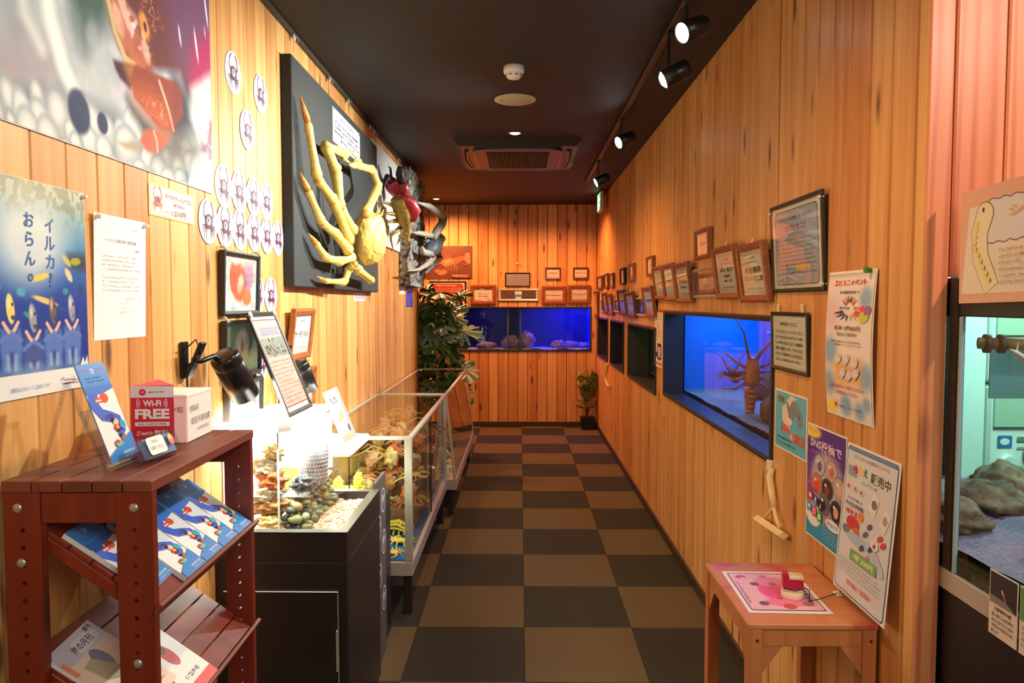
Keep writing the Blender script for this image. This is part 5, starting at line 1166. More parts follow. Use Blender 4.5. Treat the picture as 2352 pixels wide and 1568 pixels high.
# --- leaning signs
tl_, bl_ = Vector((-.945,2.52,1.478)), Vector((-.805,2.52,TZt+.030)); up = tl_-bl_
M4 = basis((bl_+tl_)/2 + Vector((0,.145,0)), (0,1,0), up); w, h = .285, up.length
def d(p, w, h, t):
    p.rect(-w*.5,-h*.45,w*.5,h*.46,(226,178,172)); p.rect(-w*.5,h*.455,w*.5,h*.47,(150,90,80)); p.rect(-w*.5,-h*.455,w*.5,-h*.44,(150,90,80))
    p.text('● ヤシガニ(オカヤドカリ科)', -w*.05, h*.415, w=w*.8, h=h*.03, col=(226,236,250), bold=.02); p.rect(-w*.36,h*.29,w*.46,h*.385,(176,160,180)); p.marks(-w*.34,h*.295,w*.44,h*.38,3,(80,70,110),.8,5)
    p.rect(-w*.44,h*.07,-w*.02,h*.27,(150,150,140)); p.rect(-w*.01,h*.07,w*.47,h*.27,(140,144,140))
    for k in range(30): x = rng.uniform(-.42,.44); y = rng.uniform(.08,.26); p.oval(w*x, h*y, w*.03, h*.012, rng.choice([(90,96,120),(180,176,160),(110,100,96),(200,190,170)]), rng.uniform(0,3), 8)
    p.line([(-w*.15,h*.20),(-w*.04,h*.10)], w*.03, (150,120,70)); p.marks(-w*.42,-h*.42,w*.44,h*.04,11,(130,90,96),.8,6)
    m = M(); m.cyl((-w*.52,h*.52,0),(-w*.52,h*.52,.016),.011,.011,16); m.cyl((w*.46,h*.53,0),(w*.46,h*.53,.016),.011,.011,16); m.build('suction_disc', WHITEP, t, local=True)
framed('info_sign', 'black framed pink info sign with photo strip leaning over the terrarium lid', 'sign', M4, w, h, .016, .012, BLACKP, d, col=(236,226,224), lip=.002)
tl_, bl_ = Vector((-.800,2.955,1.150)), Vector((-.712,2.955,.925)); up = tl_-bl_
M4 = basis((bl_+tl_)/2 + Vector((0,.105,0)), (0,1,0), up); w, h = .205, up.length
def d(p, w, h, t):
    p.text('殻の引越し', -w*.02, h*.36, w=w*.62, h=h*.08, col=(110,110,130), bold=.03); p.line([(-w*.25,h*.285),(w*.05,h*.29),(w*.25,h*.30)], w*.02, (90,90,110)); p.marks(-w*.4,h*.1,w*.3,h*.24,3,(200,200,210),.6,2)
    p.oval(w*.12,h*.02,w*.12,h*.09,(244,226,140)); p.oval(-w*.12,-h*.04,w*.08,h*.05,(244,200,130)); p.marks(-w*.3,-h*.38,w*.2,-h*.14,5,(214,206,214),.6,3); p.rect(-w*.42,-h*.47,w*.42,-h*.34,(248,200,172)); p.oval(w*.33,-h*.26,w*.08,h*.08,(80,84,100))
framed('info_sign', 'grey framed white info sign leaning at the far end of the black cabinet', 'sign', M4, w, h, .010, .010, mat('pale_grey_frame', (196,204,208), .35), d, col=(244,246,248), lip=.002)

# ================================================================== SECOND TANK AND PANEL BETWEEN CABINET AND DISPLAY CASE
m = M(); m.bbox((XL+.002, 2.945, 0), (-.600, 3.36, .66), .003); solo(m, 'tank_stand', CABBLK, 'black stand under the small hooded tank behind the cabinet', 'stand')
tk = thing('small_tank', 'small yellow-green lit glass tank with white hood between cabinet and display case', 'aquarium', (-.84, 3.16, .661))
m = M(); x0, x1, y0, y1, z0, z1 = XL+.004, -.700, 2.985, 3.335, .661, .885
for a, b, c, e in (((x0,y0),(x1,y0),z0,z1),((x1,y0),(x1,y1),z0,z1),((x1,y1),(x0,y1),z0,z1)):
    pn = M(); A3, B3 = Vector((*a,c)), Vector((*b,c)); pn.add([A3,B3,B3+Vector((0,0,e-c)),A3+Vector((0,0,e-c))], [(0,1,2,3)]); pn.build('glass_pane', TANKGLASS, tk)
m = M(); m.bbox((x0,y0-.01,z1),(x1+.012,y1+.01,z1+.034), .012); m.build('hood', mat('cream_hood', (246,244,226), .4), tk)
m = M(); m.bbox((x0+.004,y0+.004,z0),(x1-.004,y1-.004,z0+.02), .002); m.build('base_sand', mat('yellow_sand', (206,190,90), .8, bump=1, bscale=100), tk)
for xx, yy in ((x1,y0),): 
    m = M(); m.bbox((xx-.004,yy-.002,z0),(xx+.001,yy+.002,z1), .001); m.build('edge_seal', BLACKP, tk)
m = M(); m.tube([(-.84,3.02,z1-.012),(-.84,3.30,z1-.012)], .007, 8); m.build('lamp_tube', MATS['lit_tube_w'], tk, True)
light('small_tank_lamp', 'AREA', (-.82,3.16,z1-.02), (-.82,3.16,.6), 6, (1,.95,.6), shape='RECTANGLE', size=.15, size_y=.3)
for i, (x, y) in enumerate(((-.73,3.28),(-.74,3.05),(-.80,3.20))): coral('yellow coral sprig %s in the small hooded tank' % ('at the far right corner','at the near corner','at the centre')[i], (x,y,.715), (.020,.024,.034), mat('yellow_coral', (232,206,70), .7, bump=1, bscale=80, var=.3), 30+i)
M4 = basis((-.5965, 3.05, .395), (0,1,0), (0,0,1))
def d(p, w, h, t):
    for i, (x, y) in enumerate(((.22,.36),(-.22,.24),(.24,.13),(-.2,-.02),(.2,-.18))):
        p.oval(w*x, h*y, w*.22, w*.24, (206,206,212)); p.oval(w*x, h*y, w*.19, w*.21, (96,92,120)); p.oval(w*x-.008, h*y+.01, w*.09, w*.07, (190,186,190)); p.line([(w*x-.03,h*y-.03),(w*x,h*y),(w*x+.03,h*y+.02)], .006, (226,222,226))
sheet('photo_board', 'narrow grey panel with round animal photos at the far side of the black cabinet', 'panel', M4, .22, .78, d, (88,84,82), th=.012)

# ================================================================== GLASS DISPLAY CASES
def bar(m, a, b, r=.011): m.bbox((min(a[0],b[0])-r,min(a[1],b[1])-r,min(a[2],b[2])-r),(max(a[0],b[0])+r,max(a[1],b[1])+r,max(a[2],b[2])+r), .002)
dc = thing('display_case', 'near aluminium framed glass display case full of dried crabs and shells', 'display case', (-.755, 4.27, 0))
x0, x1, y0, y1, z0, z1 = XL+.004, -.512, 3.45, 5.085, .212, .884
def fbar(parent, a, b, rx, ry, rz, name='frame_bar', mt=ALU):
    m = M(); m.bbox((min(a[0],b[0])-rx,min(a[1],b[1])-ry,min(a[2],b[2])-rz),(max(a[0],b[0])+rx,max(a[1],b[1])+ry,max(a[2],b[2])+rz), .002); return m.build(name, mt, parent)
fbar(dc, (x1-.018,y0+.011,z0+.07),(x1-.018,y0+.011,z1-.018), .018,.011,0); fbar(dc, (x0+.012,y0+.011,z0+.07),(x0+.012,y0+.011,z1-.018), .012,.011,0)
fbar(dc, (x1-.011,y1-.011,z0+.07),(x1-.011,y1-.011,z1-.018), .011,.011,0)
fbar(dc, (x0,y0+.009,z1-.009),(x1,y0+.009,z1-.009), 0,.009,.009); fbar(dc, (x1-.011,y0+.02,z1-.009),(x1-.011,y1,z1-.009), .011,0,.009); fbar(dc, (x0+.009,y0+.02,z1-.009),(x0+.009,y1-.02,z1-.009), .009,0,.009); fbar(dc, (x0,y1-.009,z1-.009),(x1-.022,y1-.009,z1-.009), 0,.009,.009)
m = M(); m.bbox((x0,y0,z0),(x1,y1,z0+.068), .003); m.build('base_plinth', ALU, dc)
for k in (0,1): fbar(dc, (x1-.010-.014*k,y0+.03,z0+.073),(x1-.010-.014*k,y1-.03,z0+.073), .003,0,.005, 'door_track')
def pane(parent, a, b, c, d_, mt=CASEGLASS, name='glass_pane'):
    m = M(); m.add([a,b,c,d_], [(0,1,2,3)]); return m.build(name, mt, parent)
pane(dc, (x0,y0+.006,z0+.068),(x1,y0+.006,z0+.068),(x1,y0+.006,z1-.018),(x0,y0+.006,z1-.018))
pane(dc, (x0+.01,y0+.01,z1-.004),(x1-.012,y0+.01,z1-.004),(x1-.012,y1-.01,z1-.004),(x0+.01,y1-.01,z1-.004))
d1 = pane(dc, (x1-.010,y0+.022,z0+.078),(x1-.010,y0+.82,z0+.078),(x1-.010,y0+.82,z1-.018),(x1-.010,y0+.022,z1-.018), name='sliding_door')
d2 = pane(dc, (x1-.024,y0+.78,z0+.078),(x1-.024,y1-.02,z0+.078),(x1-.024,y1-.02,z1-.018),(x1-.024,y0+.78,z1-.018), name='sliding_door')
for dd, yy, xx in ((d1,y0+.82,x1-.010),(d2,y0+.78,x1-.024)): m = M(); m.bbox((xx-.003,yy-.004,z0+.078),(xx+.003,yy+.004,z1-.018), .001); m.build('door_edge', BLACKP if dd is d1 else ALU, dd)
m = M(); m.box((x0+.01,y0+.02,z0+.068),(x1-.03,y1-.02,z0+.074)); m.build('blue_cloth', mat('blue_cloth', (24,110,196), .8), dc)
LEGM = mat('dark_brown_leg', (40,28,26), .5)
for (lx, ly) in ((x1-.036,y0+.09),(x0+.05,y0+.09),(x1-.036,y1-.09),(x0+.05,y1-.09)): m = M(); m.bbox((lx-.020,ly-.02,0),(lx+.020,ly+.02,z0), .003); m.build('leg', LEGM, dc)
# second case with sloping front glass
dc2 = thing('display_case', 'far glass display case with sloping front, in front of the large leafy plant', 'display case', (-.75, 6.1, 0))
a0, a1, b0, b1 = XL+.03, -.515, 5.12, 7.05; xb = -.448; w0, w1 = .200, .272
m = M(); m.bbox((a0,b0,w0),(xb,b1,w1), .003); m.build('base_plinth', mat('pale_wood_plinth', (176,164,150), .5), dc2)
for yy in (b0+.008, b1-.008):
    m = M(); m.tube([(xb-.010,yy,w1),(a1-.006,yy,z1-.01)], .010, 4); m.build('frame_bar', ALU, dc2)
fbar(dc2, (a0,b0+.009,z1-.009),(a1,b0+.009,z1-.009), 0,.009,.008); fbar(dc2, (a1-.006,b0+.02,z1-.009),(a1-.006,b1,z1-.009), .009,0,.008); fbar(dc2, (a0,b1-.006,z1-.009),(a1-.015,b1-.006,z1-.009), 0,.006,.008); fbar(dc2, (a0+.008,b0+.02,z1-.009),(a0+.008,b1-.02,z1-.009), .008,0,.008)
fbar(dc2, (xb-.008,b0+.01,w1+.006),(xb-.008,b1-.01,w1+.006), .006,0,.005)
pane(dc2, (xb-.006,b0+.01,w1+.01),(xb-.006,b1-.01,w1+.01),(a1,b1-.01,z1-.012),(a1,b0+.01,z1-.012)); pane(dc2, (a0,b0+.006,w1),(xb-.01,b0+.006,w1),(a1-.01,b0+.006,z1-.018),(a0,b0+.006,z1-.018)); pane(dc2, (a0,b0+.01,z1-.004),(a1,b0+.01,z1-.004),(a1,b1-.01,z1-.004),(a0,b1-.01,z1-.004)); pane(dc2, (a0,b1-.006,w1),(xb-.01,b1-.006,w1),(a1-.01,b1-.006,z1-.018),(a0,b1-.006,z1-.018))
for (lx, ly) in ((xb-.05,b0+.1),(a0+.05,b0+.1),(xb-.05,b1-.1),(a0+.05,b1-.1)): m = M(); m.bbox((lx-.018,ly-.018,0),(lx+.018,ly+.018,w0), .003); m.build('leg', LEGM, dc2)
# shelf inside the first case: lower blue cloth level and an inner glass shelf
# ---- contents
def dried_crab(loc, s, rz, col, label=None, group=None, tilt=0):
    b = Vector(loc); t = thing('dried_crab', label, 'crab', mtx=Matrix.Translation(b) @ Matrix.Rotation(rz,4,'Z') @ Matrix.Rotation(tilt,4,'X') @ Matrix.Scale(s,4), group=group)
    mt = mat('dried_crab_%d_%d' % (col[0], col[1]), col, .55, bump=.6, bscale=12, var=.25); o_ = Vector((s*9, rz, 0))
    m = M(); m.ell((0,0,.26), (.50,.42,.20), None, 18, 10, None, lambda d: .12*mn.noise(d*3+o_)); m.build('carapace', mt, t, True, local=True)
    for sg in (-1,1):
        m = M(); m.tube([(sg*.35,.25,.22),(sg*.75,.42,.28),(sg*.80,.80,.22)], [.08,.11,.10], 7); m.tube([(sg*.80,.80,.22),(sg*.68,1.02,.22),(sg*.46,1.12,.2)], [.10,.09,.01], 7); m.tube([(sg*.74,.88,.22),(sg*.56,.92,.2)], [.05,.01], 6); m.build('claw', mt, t, True, local=True)
        for k in range(4):
            a = R(12-30*k); c_, s_ = math.cos(a), math.sin(a); m = M(); m.tube([(sg*.38*c_,.30*s_,.22),(sg*.95*c_,.80*s_,.42),(sg*1.35*c_,1.15*s_-.05,.14),(sg*1.55*c_,1.35*s_-.1,.02)], [.08,.065,.04,.008], 6); m.build('leg', mt, t, True, local=True)
    return t
fz = z0+.076
dried_crab((x1-.105,3.53,fz), .052, R(150), (240,196,110), 'small orange-yellow dried crab nearest the glass in the near display case')
dried_crab((x1-.100,3.70,fz), .064, R(-20), (240,206,96), 'larger yellow dried crab on blue cloth, second from the near glass')
m = M(); rw = random.Random(5)
for k in range(13): yy = 3.82+k*.011; m.tube([(x1-.06,yy,fz+.012),(x1-.14,yy,fz+.04+.02*math.sin(k)),(x1-.24,yy+.01,fz+.04),(x1-.32,yy,fz+.01)], .006, 6)
for k in range(9): xx = x1-.07-k*.028; m.tube([(xx,3.80,fz+.012),(xx,3.88,fz+.054),(xx,3.97,fz+.02)], .005, 6)
solo(m, 'woven_basket', mat('yellow_wicker', (200,180,70), .7, var=.2), 'yellow woven basket tray lying on the blue cloth in the near display case', 'basket', smooth=True)
lb = ['red-brown','pale pink','orange','brown','cream','dark brown','yellow','ochre']; cl = [(186,106,76),(232,180,146),(222,134,70),(166,118,80),(230,210,160),(124,88,66),(232,200,100),(208,166,100)]
m = M()
for (ra, rb, rz) in ((3.99,4.16,.10),(4.16,4.36,.22),(4.36,4.60,.31),(4.60,5.04,.36)): m.bbox((x0+.02,ra+.001,fz),(x1-.05,rb,fz+rz), .008)
m.build('riser_step', mat('brown_riser', (120,92,66), .8, bump=.6, bscale=30, var=.3), dc)
def lvl(y): return .10 if y < 4.16 else .22 if y < 4.36 else .31 if y < 4.60 else .36
colm = ('by the aisle glass','in the middle','by the wall'); used = {}
def uniq(lab): used[lab] = used.get(lab, 0)+1; return lab if used[lab] == 1 else lab + (', farther one','',', farthest one')[0 if used[lab] == 2 else 2]
rowm = lambda y: 'on the lowest riser' if y < 4.16 else 'on the second riser' if y < 4.36 else 'on the third riser' if y < 4.60 else 'on the top riser'
for i in range(36):
    yy = 4.03 + .027*i; x = x1-.085-.135*(i%3)-rw.uniform(0,.03)
    dried_crab((x, yy, fz+lvl(yy)+.003), rw.uniform(.050,.075), rw.uniform(0,6.2), cl[(i*5)%8], uniq('%s dried crab %s %s of the near case' % (lb[(i*5)%8], rowm(yy), colm[i%3])), 'dried crabs heaped in the near display case')
cn = ['orange','pink','brown','cream']
for i in range(32):
    yy = 4.03+.031*i; k = (i*3)%4; x = x1-.11-.12*((i*2)%3)
    sm = rockmesh((x, yy, fz+lvl(yy)+.075+.02*(i%3)), (.038,.038,.036+.010*(i%3)), 50+i, .5, 22, 14, 2.6)
    solo(sm, 'coral_rock', (co, mat('pink_coral', (230,176,150), .8, bump=1, bscale=60, var=.3), MATS['brown_coral'], cc)[k], uniq('%s coral piece %s %s of the near case' % (cn[k], rowm(yy), colm[(i*2)%3])), 'coral', 'coral pieces in the near display case', True)
for i in range(26):
    yy = 4.00+.036*i; a = rw.uniform(-.6,.6); m = M(); bx = x1-.10-.24*rw.random(); zz = fz+lvl(yy)+.08+.06*rw.random()
    m.tube([(bx-.10,yy-.04,zz),(bx-.03,yy,zz+.03+.02*a),(bx+.04,yy+.03,zz+.01),(bx+.06,yy+.08,zz+.05*a)], [.006,.005,.004,.002], 6)
    solo(m, 'dried_sea_whip', mat('straw_stem', (226,198,130), .6), 'thin straw-coloured dried sea whip lying across the coral', 'sea whip', 'sea whips in the near display case', True)
for i in range(12):
    yy = 5.25+.145*i; x = -.62-.1*(i%3); sm = rockmesh((x, yy, w1+.055), (.075,.07,.055), 80+i, .45, 18, 12, 2.2)
    solo(sm, 'shell_lump', (mat('brown_shell', (140,110,88), .6, bump=.8, bscale=40, var=.35), mat('grey_shell', (176,168,156), .5, bump=.8, bscale=40, var=.35))[i%2], uniq('%s rough shell %s, %s of the far case' % (('brown','grey')[i%2], ('near the end glass','a third along','two thirds along','at the far end')[i//3], ('aisle side','middle','wall side')[i%3])), 'shell', 'rough shells in the far display case', True)
dried_crab((-.56,5.20,w1+.002), .05, 1.0, cl[4], 'cream dried crab just inside the near end glass of the far display case')
for i in range(5):
    m = M(); yy = 5.22+.05*i; m.tube([(-.60-.02*i,yy,w1+.012),(-.55,yy+.02,w1+.02),(-.50,yy,w1+.012)], [.012,.016,.004], 7); solo(m, 'cone_shell', mat('striped_shell', (220,214,196), .4, var=.5, bscale=60), 'small striped cone shell at the near end of the far display case', 'shell', 'cone shells in the far display case', True)

# ================================================================== RIGHT WALL: FRAMES, POSTERS, SIGNS
def certR(lbl, xl, xr, yt, yb, lines, lean=8, bw=.028, fm=None, grp='wooden certificate frames on the right wall', hdr=True, depth=.026):
    sh = 26/(1576/(xr-1195)) if lean > 4 else 0
    y1, y0, z0, z1 = sideR(xl+sh, xr+sh, yt, yb); M4, w, h = wall_basis('R', y0, y1, z0, z1, lean=lean)
    t = framed('framed_certificate', lbl, 'certificate', M4, w, h, bw, depth, fm or FRAMEW, lambda p, w, h, t: cert(p, w, h, lines, hdr, foot=hdr), col=(238,228,214), group=grp)
    m = M(); m.tube([(0,h/2-.004,.004),(0,h/2+.018,-.006)], .0045, 8); m.build('hanging_nail', CREAM, t, local=True); return t
certR('wooden certificate frame reading 柿市農園 ジュース工房, nearest the camera', 1706, 1771, 549, 693, [('柿市農園', .06, .66, .15), ('ジュース工房', -.12, .80, .13)])
certR('wooden certificate frame with a pink figure print, second from the camera', 1650, 1703, 557, 686, [('鵜木 直史', .08, .66, .11), ('水族館長', -.08, .34, .09), ('一期一会', -.20, .5, .07)])
certR('wooden certificate frame, nearest of the tight trio in the middle', 1557, 1592, 598, 695, [('海野水産', .05, .6, .12), ('代表取締役', -.14, .5, .08)])
certR('wooden certificate frame, middle of the tight trio', 1530, 1557, 602, 691, [('ひまわり', .05, .6, .12)])
certR('wooden certificate frame, farthest of the tight trio', 1507, 1530, 608, 687, [('海の会', .05, .6, .12)])
certR('wooden certificate frame tilted beside the thin paper sign, lower row', 1484, 1506.5, 655, 728, [('潮風', .05, .6, .12)], lean=9)
certR('dark wooden certificate frame between two silver photo frames, lower row', 1442, 1462, 668, 730, [('灯台', .05, .6, .12)], fm=FRAMEW2)
certR('dark wooden certificate frame left of the dark one, lower row', 1425, 1441.5, 663, 724, [('岬', .05, .3, .12)], fm=FRAMEW2)
certR('nearer of two overlapping wooden frames toward the back corner', 1399, 1409.5, 673, 723, [('港', .05, .3, .12)])
certR('farther of two overlapping wooden frames toward the back corner', 1389, 1398, 671, 721, [('湾', .05, .3, .12)], fm=FRAMEW2)
certR('grey-brown wooden frame closest to the back corner on the right wall', 1369, 1377, 668, 727, [('島', .05, .3, .12)], lean=3, fm=FRAMEW2)
certR('small wooden frame reading 波野 hung alone above the others', 1606, 1638, 519.5, 590.5, [('波野', .02, .5, .16)], lean=2, bw=.020, hdr=False)
certR('small wooden frame just above the farthest of the tight trio', 1492, 1506, 586, 632, [('磯', .05, .3, .2)], lean=2, bw=.018, hdr=False)
certR('small pale brown frame in the upper far row, nearest the camera', 1450, 1461, 603, 645, [('浜', .05, .3, .2)], lean=2, bw=.018, hdr=False)
certR('small black frame in the upper far row', 1430, 1440, 613.5, 652.5, [('砂', .05, .3, .2)], lean=2, bw=.018, fm=BLACKP, hdr=False)
certR('small brown frame in the upper far row, third toward the corner', 1404.5, 1413, 626, 660, [('貝', .05, .3, .2)], lean=2, bw=.018, hdr=False)
certR('small dark red-brown frame in the upper far row, fourth toward the corner', 1393, 1401, 627, 662, [('波', .05, .3, .2)], lean=2, bw=.018, fm=FRAMEW2, hdr=False)
certR('small dark brown frame in the upper far row, closest to the corner', 1376, 1387, 632, 664, [('海', .05, .3, .2)], lean=2, bw=.022, fm=FRAMEW2, hdr=False)
def photoR(lbl, xl, xr, yt, yb, paint):
    y1, y0, z0, z1 = sideR(xl+4, xr+3, yt, yb); M4, w, h = wall_basis('R', y0, y1, z0, z1, lean=3)
    t = thing('framed_photo', lbl, 'picture', mtx=M4, group='silver framed photos on the right wall')
    m = M(); ring(m, w, h, .016, 0, .016, lip=.003); m.box((-w/2+.002,-h/2+.002,0),(w/2-.002,h/2-.002,.003)); m.build('frame', SILVERF, t, local=True)
    c = Canvas(70, 45, (120,90,80), asp=w/h); paint(c); c.build('photo_print', t, w-.034, h-.034, z=.006)
    m = M(); m.box((-w/2+.016,-h/2+.016,.009),(w/2-.016,h/2-.016,.010)); m.build('glass_pane', GLASS, t, local=True)
def pp1(c):
    n = c.noise(10,7,6); c.C = np.zeros_like(c.C)+(120,88,76); c.put(np.clip((c.V-.75)*6,0,1), (150,100,64)); c.put(c.poly([(.2,.05),(.22,.72),(.85,.8),(.85,.05)], .03), (176,140,130)); c.put(c.poly([(.5,.4),(.75,.42),(.7,.3),(.5,.25)], .03), (120,86,80)); c.put(c.poly([(.42,.55),(.62,.58),(.62,.75),(.42,.72)], .02), (206,190,180)); c.put(((n-.5)*4), (110,80,76), .5)
def pp2(c): c.C = np.zeros_like(c.C)+(56,56,70); c.put(c.poly([(.35,0),(.4,1),(.65,1),(.6,0)], .03), (66,66,220)); c.put(c.poly([(.42,.1),(.45,.6),(.58,.6),(.55,.1)], .04), (206,226,240))  # blue streak is a reflection in the glass, painted into the print
def pp3(c): n = c.noise(8,8,9); c.C = np.zeros_like(c.C)+(66,90,130); c.put(c.poly([(.2,.5),(.2,.95),(.8,.95),(.8,.5)], .03), (190,220,240)); c.put((n-.5)*5*(c.V<.5), (226,236,250), .8)  # pale block and flecks are painted reflections
def pp4(c): c.C = np.zeros_like(c.C)+(70,110,160); c.put(c.poly([(.35,.05),(.35,.95),(.7,.95),(.7,.05)], .03), (226,240,250)); c.put(c.ell(.5,.35,.2,.15), (60,90,150))  # white streak painted in as a reflected light
photoR('silver framed brown photo between the wooden frames, nearest the camera', 1593, 1651, 609, 683, pp1)
photoR('silver framed photo with a painted blue reflection streak, lower row', 1461, 1486, 682, 727, pp2)
photoR('silver framed photo with painted blue and white reflections, middle of the lower far row', 1409.5, 1425.5, 686, 718, pp3)
photoR('silver framed photo with a painted white reflection streak closest to the corner', 1379, 1389, 687, 718, pp4)
# black framed notices
y1, y0, z0, z1 = sideR(1783, 1903, 434, 668); M4, w, h = wall_basis('R', y0, y1, z0, z1, lean=3)
def d(p, w, h, t):
    p.rrect(-w*.44,-h*.46,w*.44,h*.45,.02,(62,70,116)); p.rrect(-w*.432,-h*.45,w*.432,h*.44,.019,(166,178,204))
    p.text('オーストラリアから航空便に乗ってやって来た', 0, h*.34, w=w*.66, h=h*.045, col=(40,40,60), bold=.02); p.text('ミナミイセエビ', 0, h*.23, w=w*.44, h=h*.085, col=(146,40,60), bold=.03); p.text('(南の伊勢海老)', 0, h*.15, w=w*.3, h=h*.03, col=(120,130,160))
    p.marks(-w*.40,-h*.34,w*.40,h*.11,9,(50,48,74),.92,12,.1); p.rect(0,-h*.275,w*.28,-h*.235,(240,206,30)); p.text('ミナミイセエビ', w*.14, -h*.255, w=w*.22, h=h*.03, col=(60,60,60), bold=.02); p.text('美味', -w*.2, -h*.37, w=w*.1, h=h*.03, col=(120,40,60))
    for sx, sy in ((1,1),(1,-1),(-1,1)):
        m = M(); m.cyl((sx*w*.52,sy*h*.47,.0),(sx*w*.52,sy*h*.47,.018),.006,.005,10); m.build('pushpin', MATS['clear_pin'], t, local=True)
framed('framed_notice', 'black framed blue-grey notice titled ミナミイセエビ on the right wall', 'notice', M4, w, h, .014, .012, mat('black_green_frame', (34,38,24), .35), d, col=(226,226,220), lip=.002)
y1, y0, z0, z1 = sideR(1779, 1863, 718, 866); M4, w, h = wall_basis('R', y0, y1, z0, z1, lean=2)
def d(p, w, h, t):
    p.text('南半球のイセエビ', 0, h*.34, w=w*.5, h=h*.085, col=(40,40,44), bold=.04)
    for i, s_ in enumerate(('イセエビはスパイニーロブスターに対し、','ミナミイセエビはロックロブスターと呼ば','れ、南半球に生息しています。第2触角の','付根に発音器がないので、イセエビのよう','にギイギイと音を出すことは出来ません。','食用として日本に輸入されています。')): p.text(s_, -w*.42, h*(.19-.11*i), w=w*(.82 if i < 5 else .74), h=h*.065, col=(44,44,48), bold=.03, al='L')
    for sx in (-1,1): m = M(); m.bbox((sx*w*.36-.006,h*.56,-.004),(sx*w*.36+.006,h*.56+.03,.006), .002); m.build('hanging_hook', CREAM, t, local=True)
framed('framed_notice', 'black framed white text notice beside the large blue aquarium', 'notice', M4, w, h, .013, .012, MATS['black_green_frame'], d, col=(232,232,222), lip=.002)
# posters
def posterR(name, lbl, xl, xr, yt, yb, draw, col, bend=None, lean=0, paint=None):
    y1, y0, z0, z1 = sideR(xl, xr, yt, yb); M4, w, h = wall_basis('R', y0, y1, z0, z1, lean=lean, off=.001)
    t = thing(name, lbl, 'poster', mtx=M4)
    if bend is None: m = M(); m.box((-w/2,-h/2,0),(w/2,h/2,.001), (244,244,244)); m.build('paper', PRINT, t, local=True)
    else:
        m = M(); n = 16
        for j in range(n):
            va, vb = j/n, (j+1)/n; za, zb = bend(va), bend(vb)
            m.add([(-w/2,-h/2+h*va,za-.001),(w/2,-h/2+h*va,za-.001),(w/2,-h/2+h*vb,zb-.001),(-w/2,-h/2+h*vb,zb-.001),(-w/2,-h/2+h*va,za),(w/2,-h/2+h*va,za),(w/2,-h/2+h*vb,zb),(-w/2,-h/2+h*vb,zb)], [(0,3,2,1),(4,5,6,7),(0,1,5,4),(2,3,7,6),(1,2,6,5),(3,0,4,7)], (244,244,244))
        m.build('paper', PRINT, t, local=True)
    bz = bend or (lambda v: 0)
    if paint:
        c = Canvas(80, 110, (240,240,240), asp=w/h); paint(c); c.build('background_print', t, w-.010, h-.010, z=.0015, bend=(lambda U, V: np.array([bz(v) for v in V])) if bend else None)
    p = P(.002); p.dz = .00006; draw(p, w, h)
    if bend: p.v = [(x, y, z + bz(y/h+.5)) for x, y, z in p.v]
    p.build('lettering', PRINT, t, local=True); return t
def bg_event(c):
    c.C = np.zeros_like(c.C)+(236,234,238)
    for (x,y,r) in ((.85,.82,.12),(.1,.45,.16),(.08,.22,.14),(.88,.3,.14),(.45,.08,.12),(.75,.06,.1),(.9,.12,.08)): c.put(c.ell(x,y,r,r*.6,0,.8), (120,170,220), .8)
    c.put(c.ell(.1,.72,.2,.12,0,.9), (226,190,220), .7); c.put(c.ell(.12,.05,.1,.05,0,.8), (250,226,80), .9); c.put(c.poly([(.22,.22),(.80,.24),(.80,.40),(.20,.38)], .05), (238,186,110), .95)
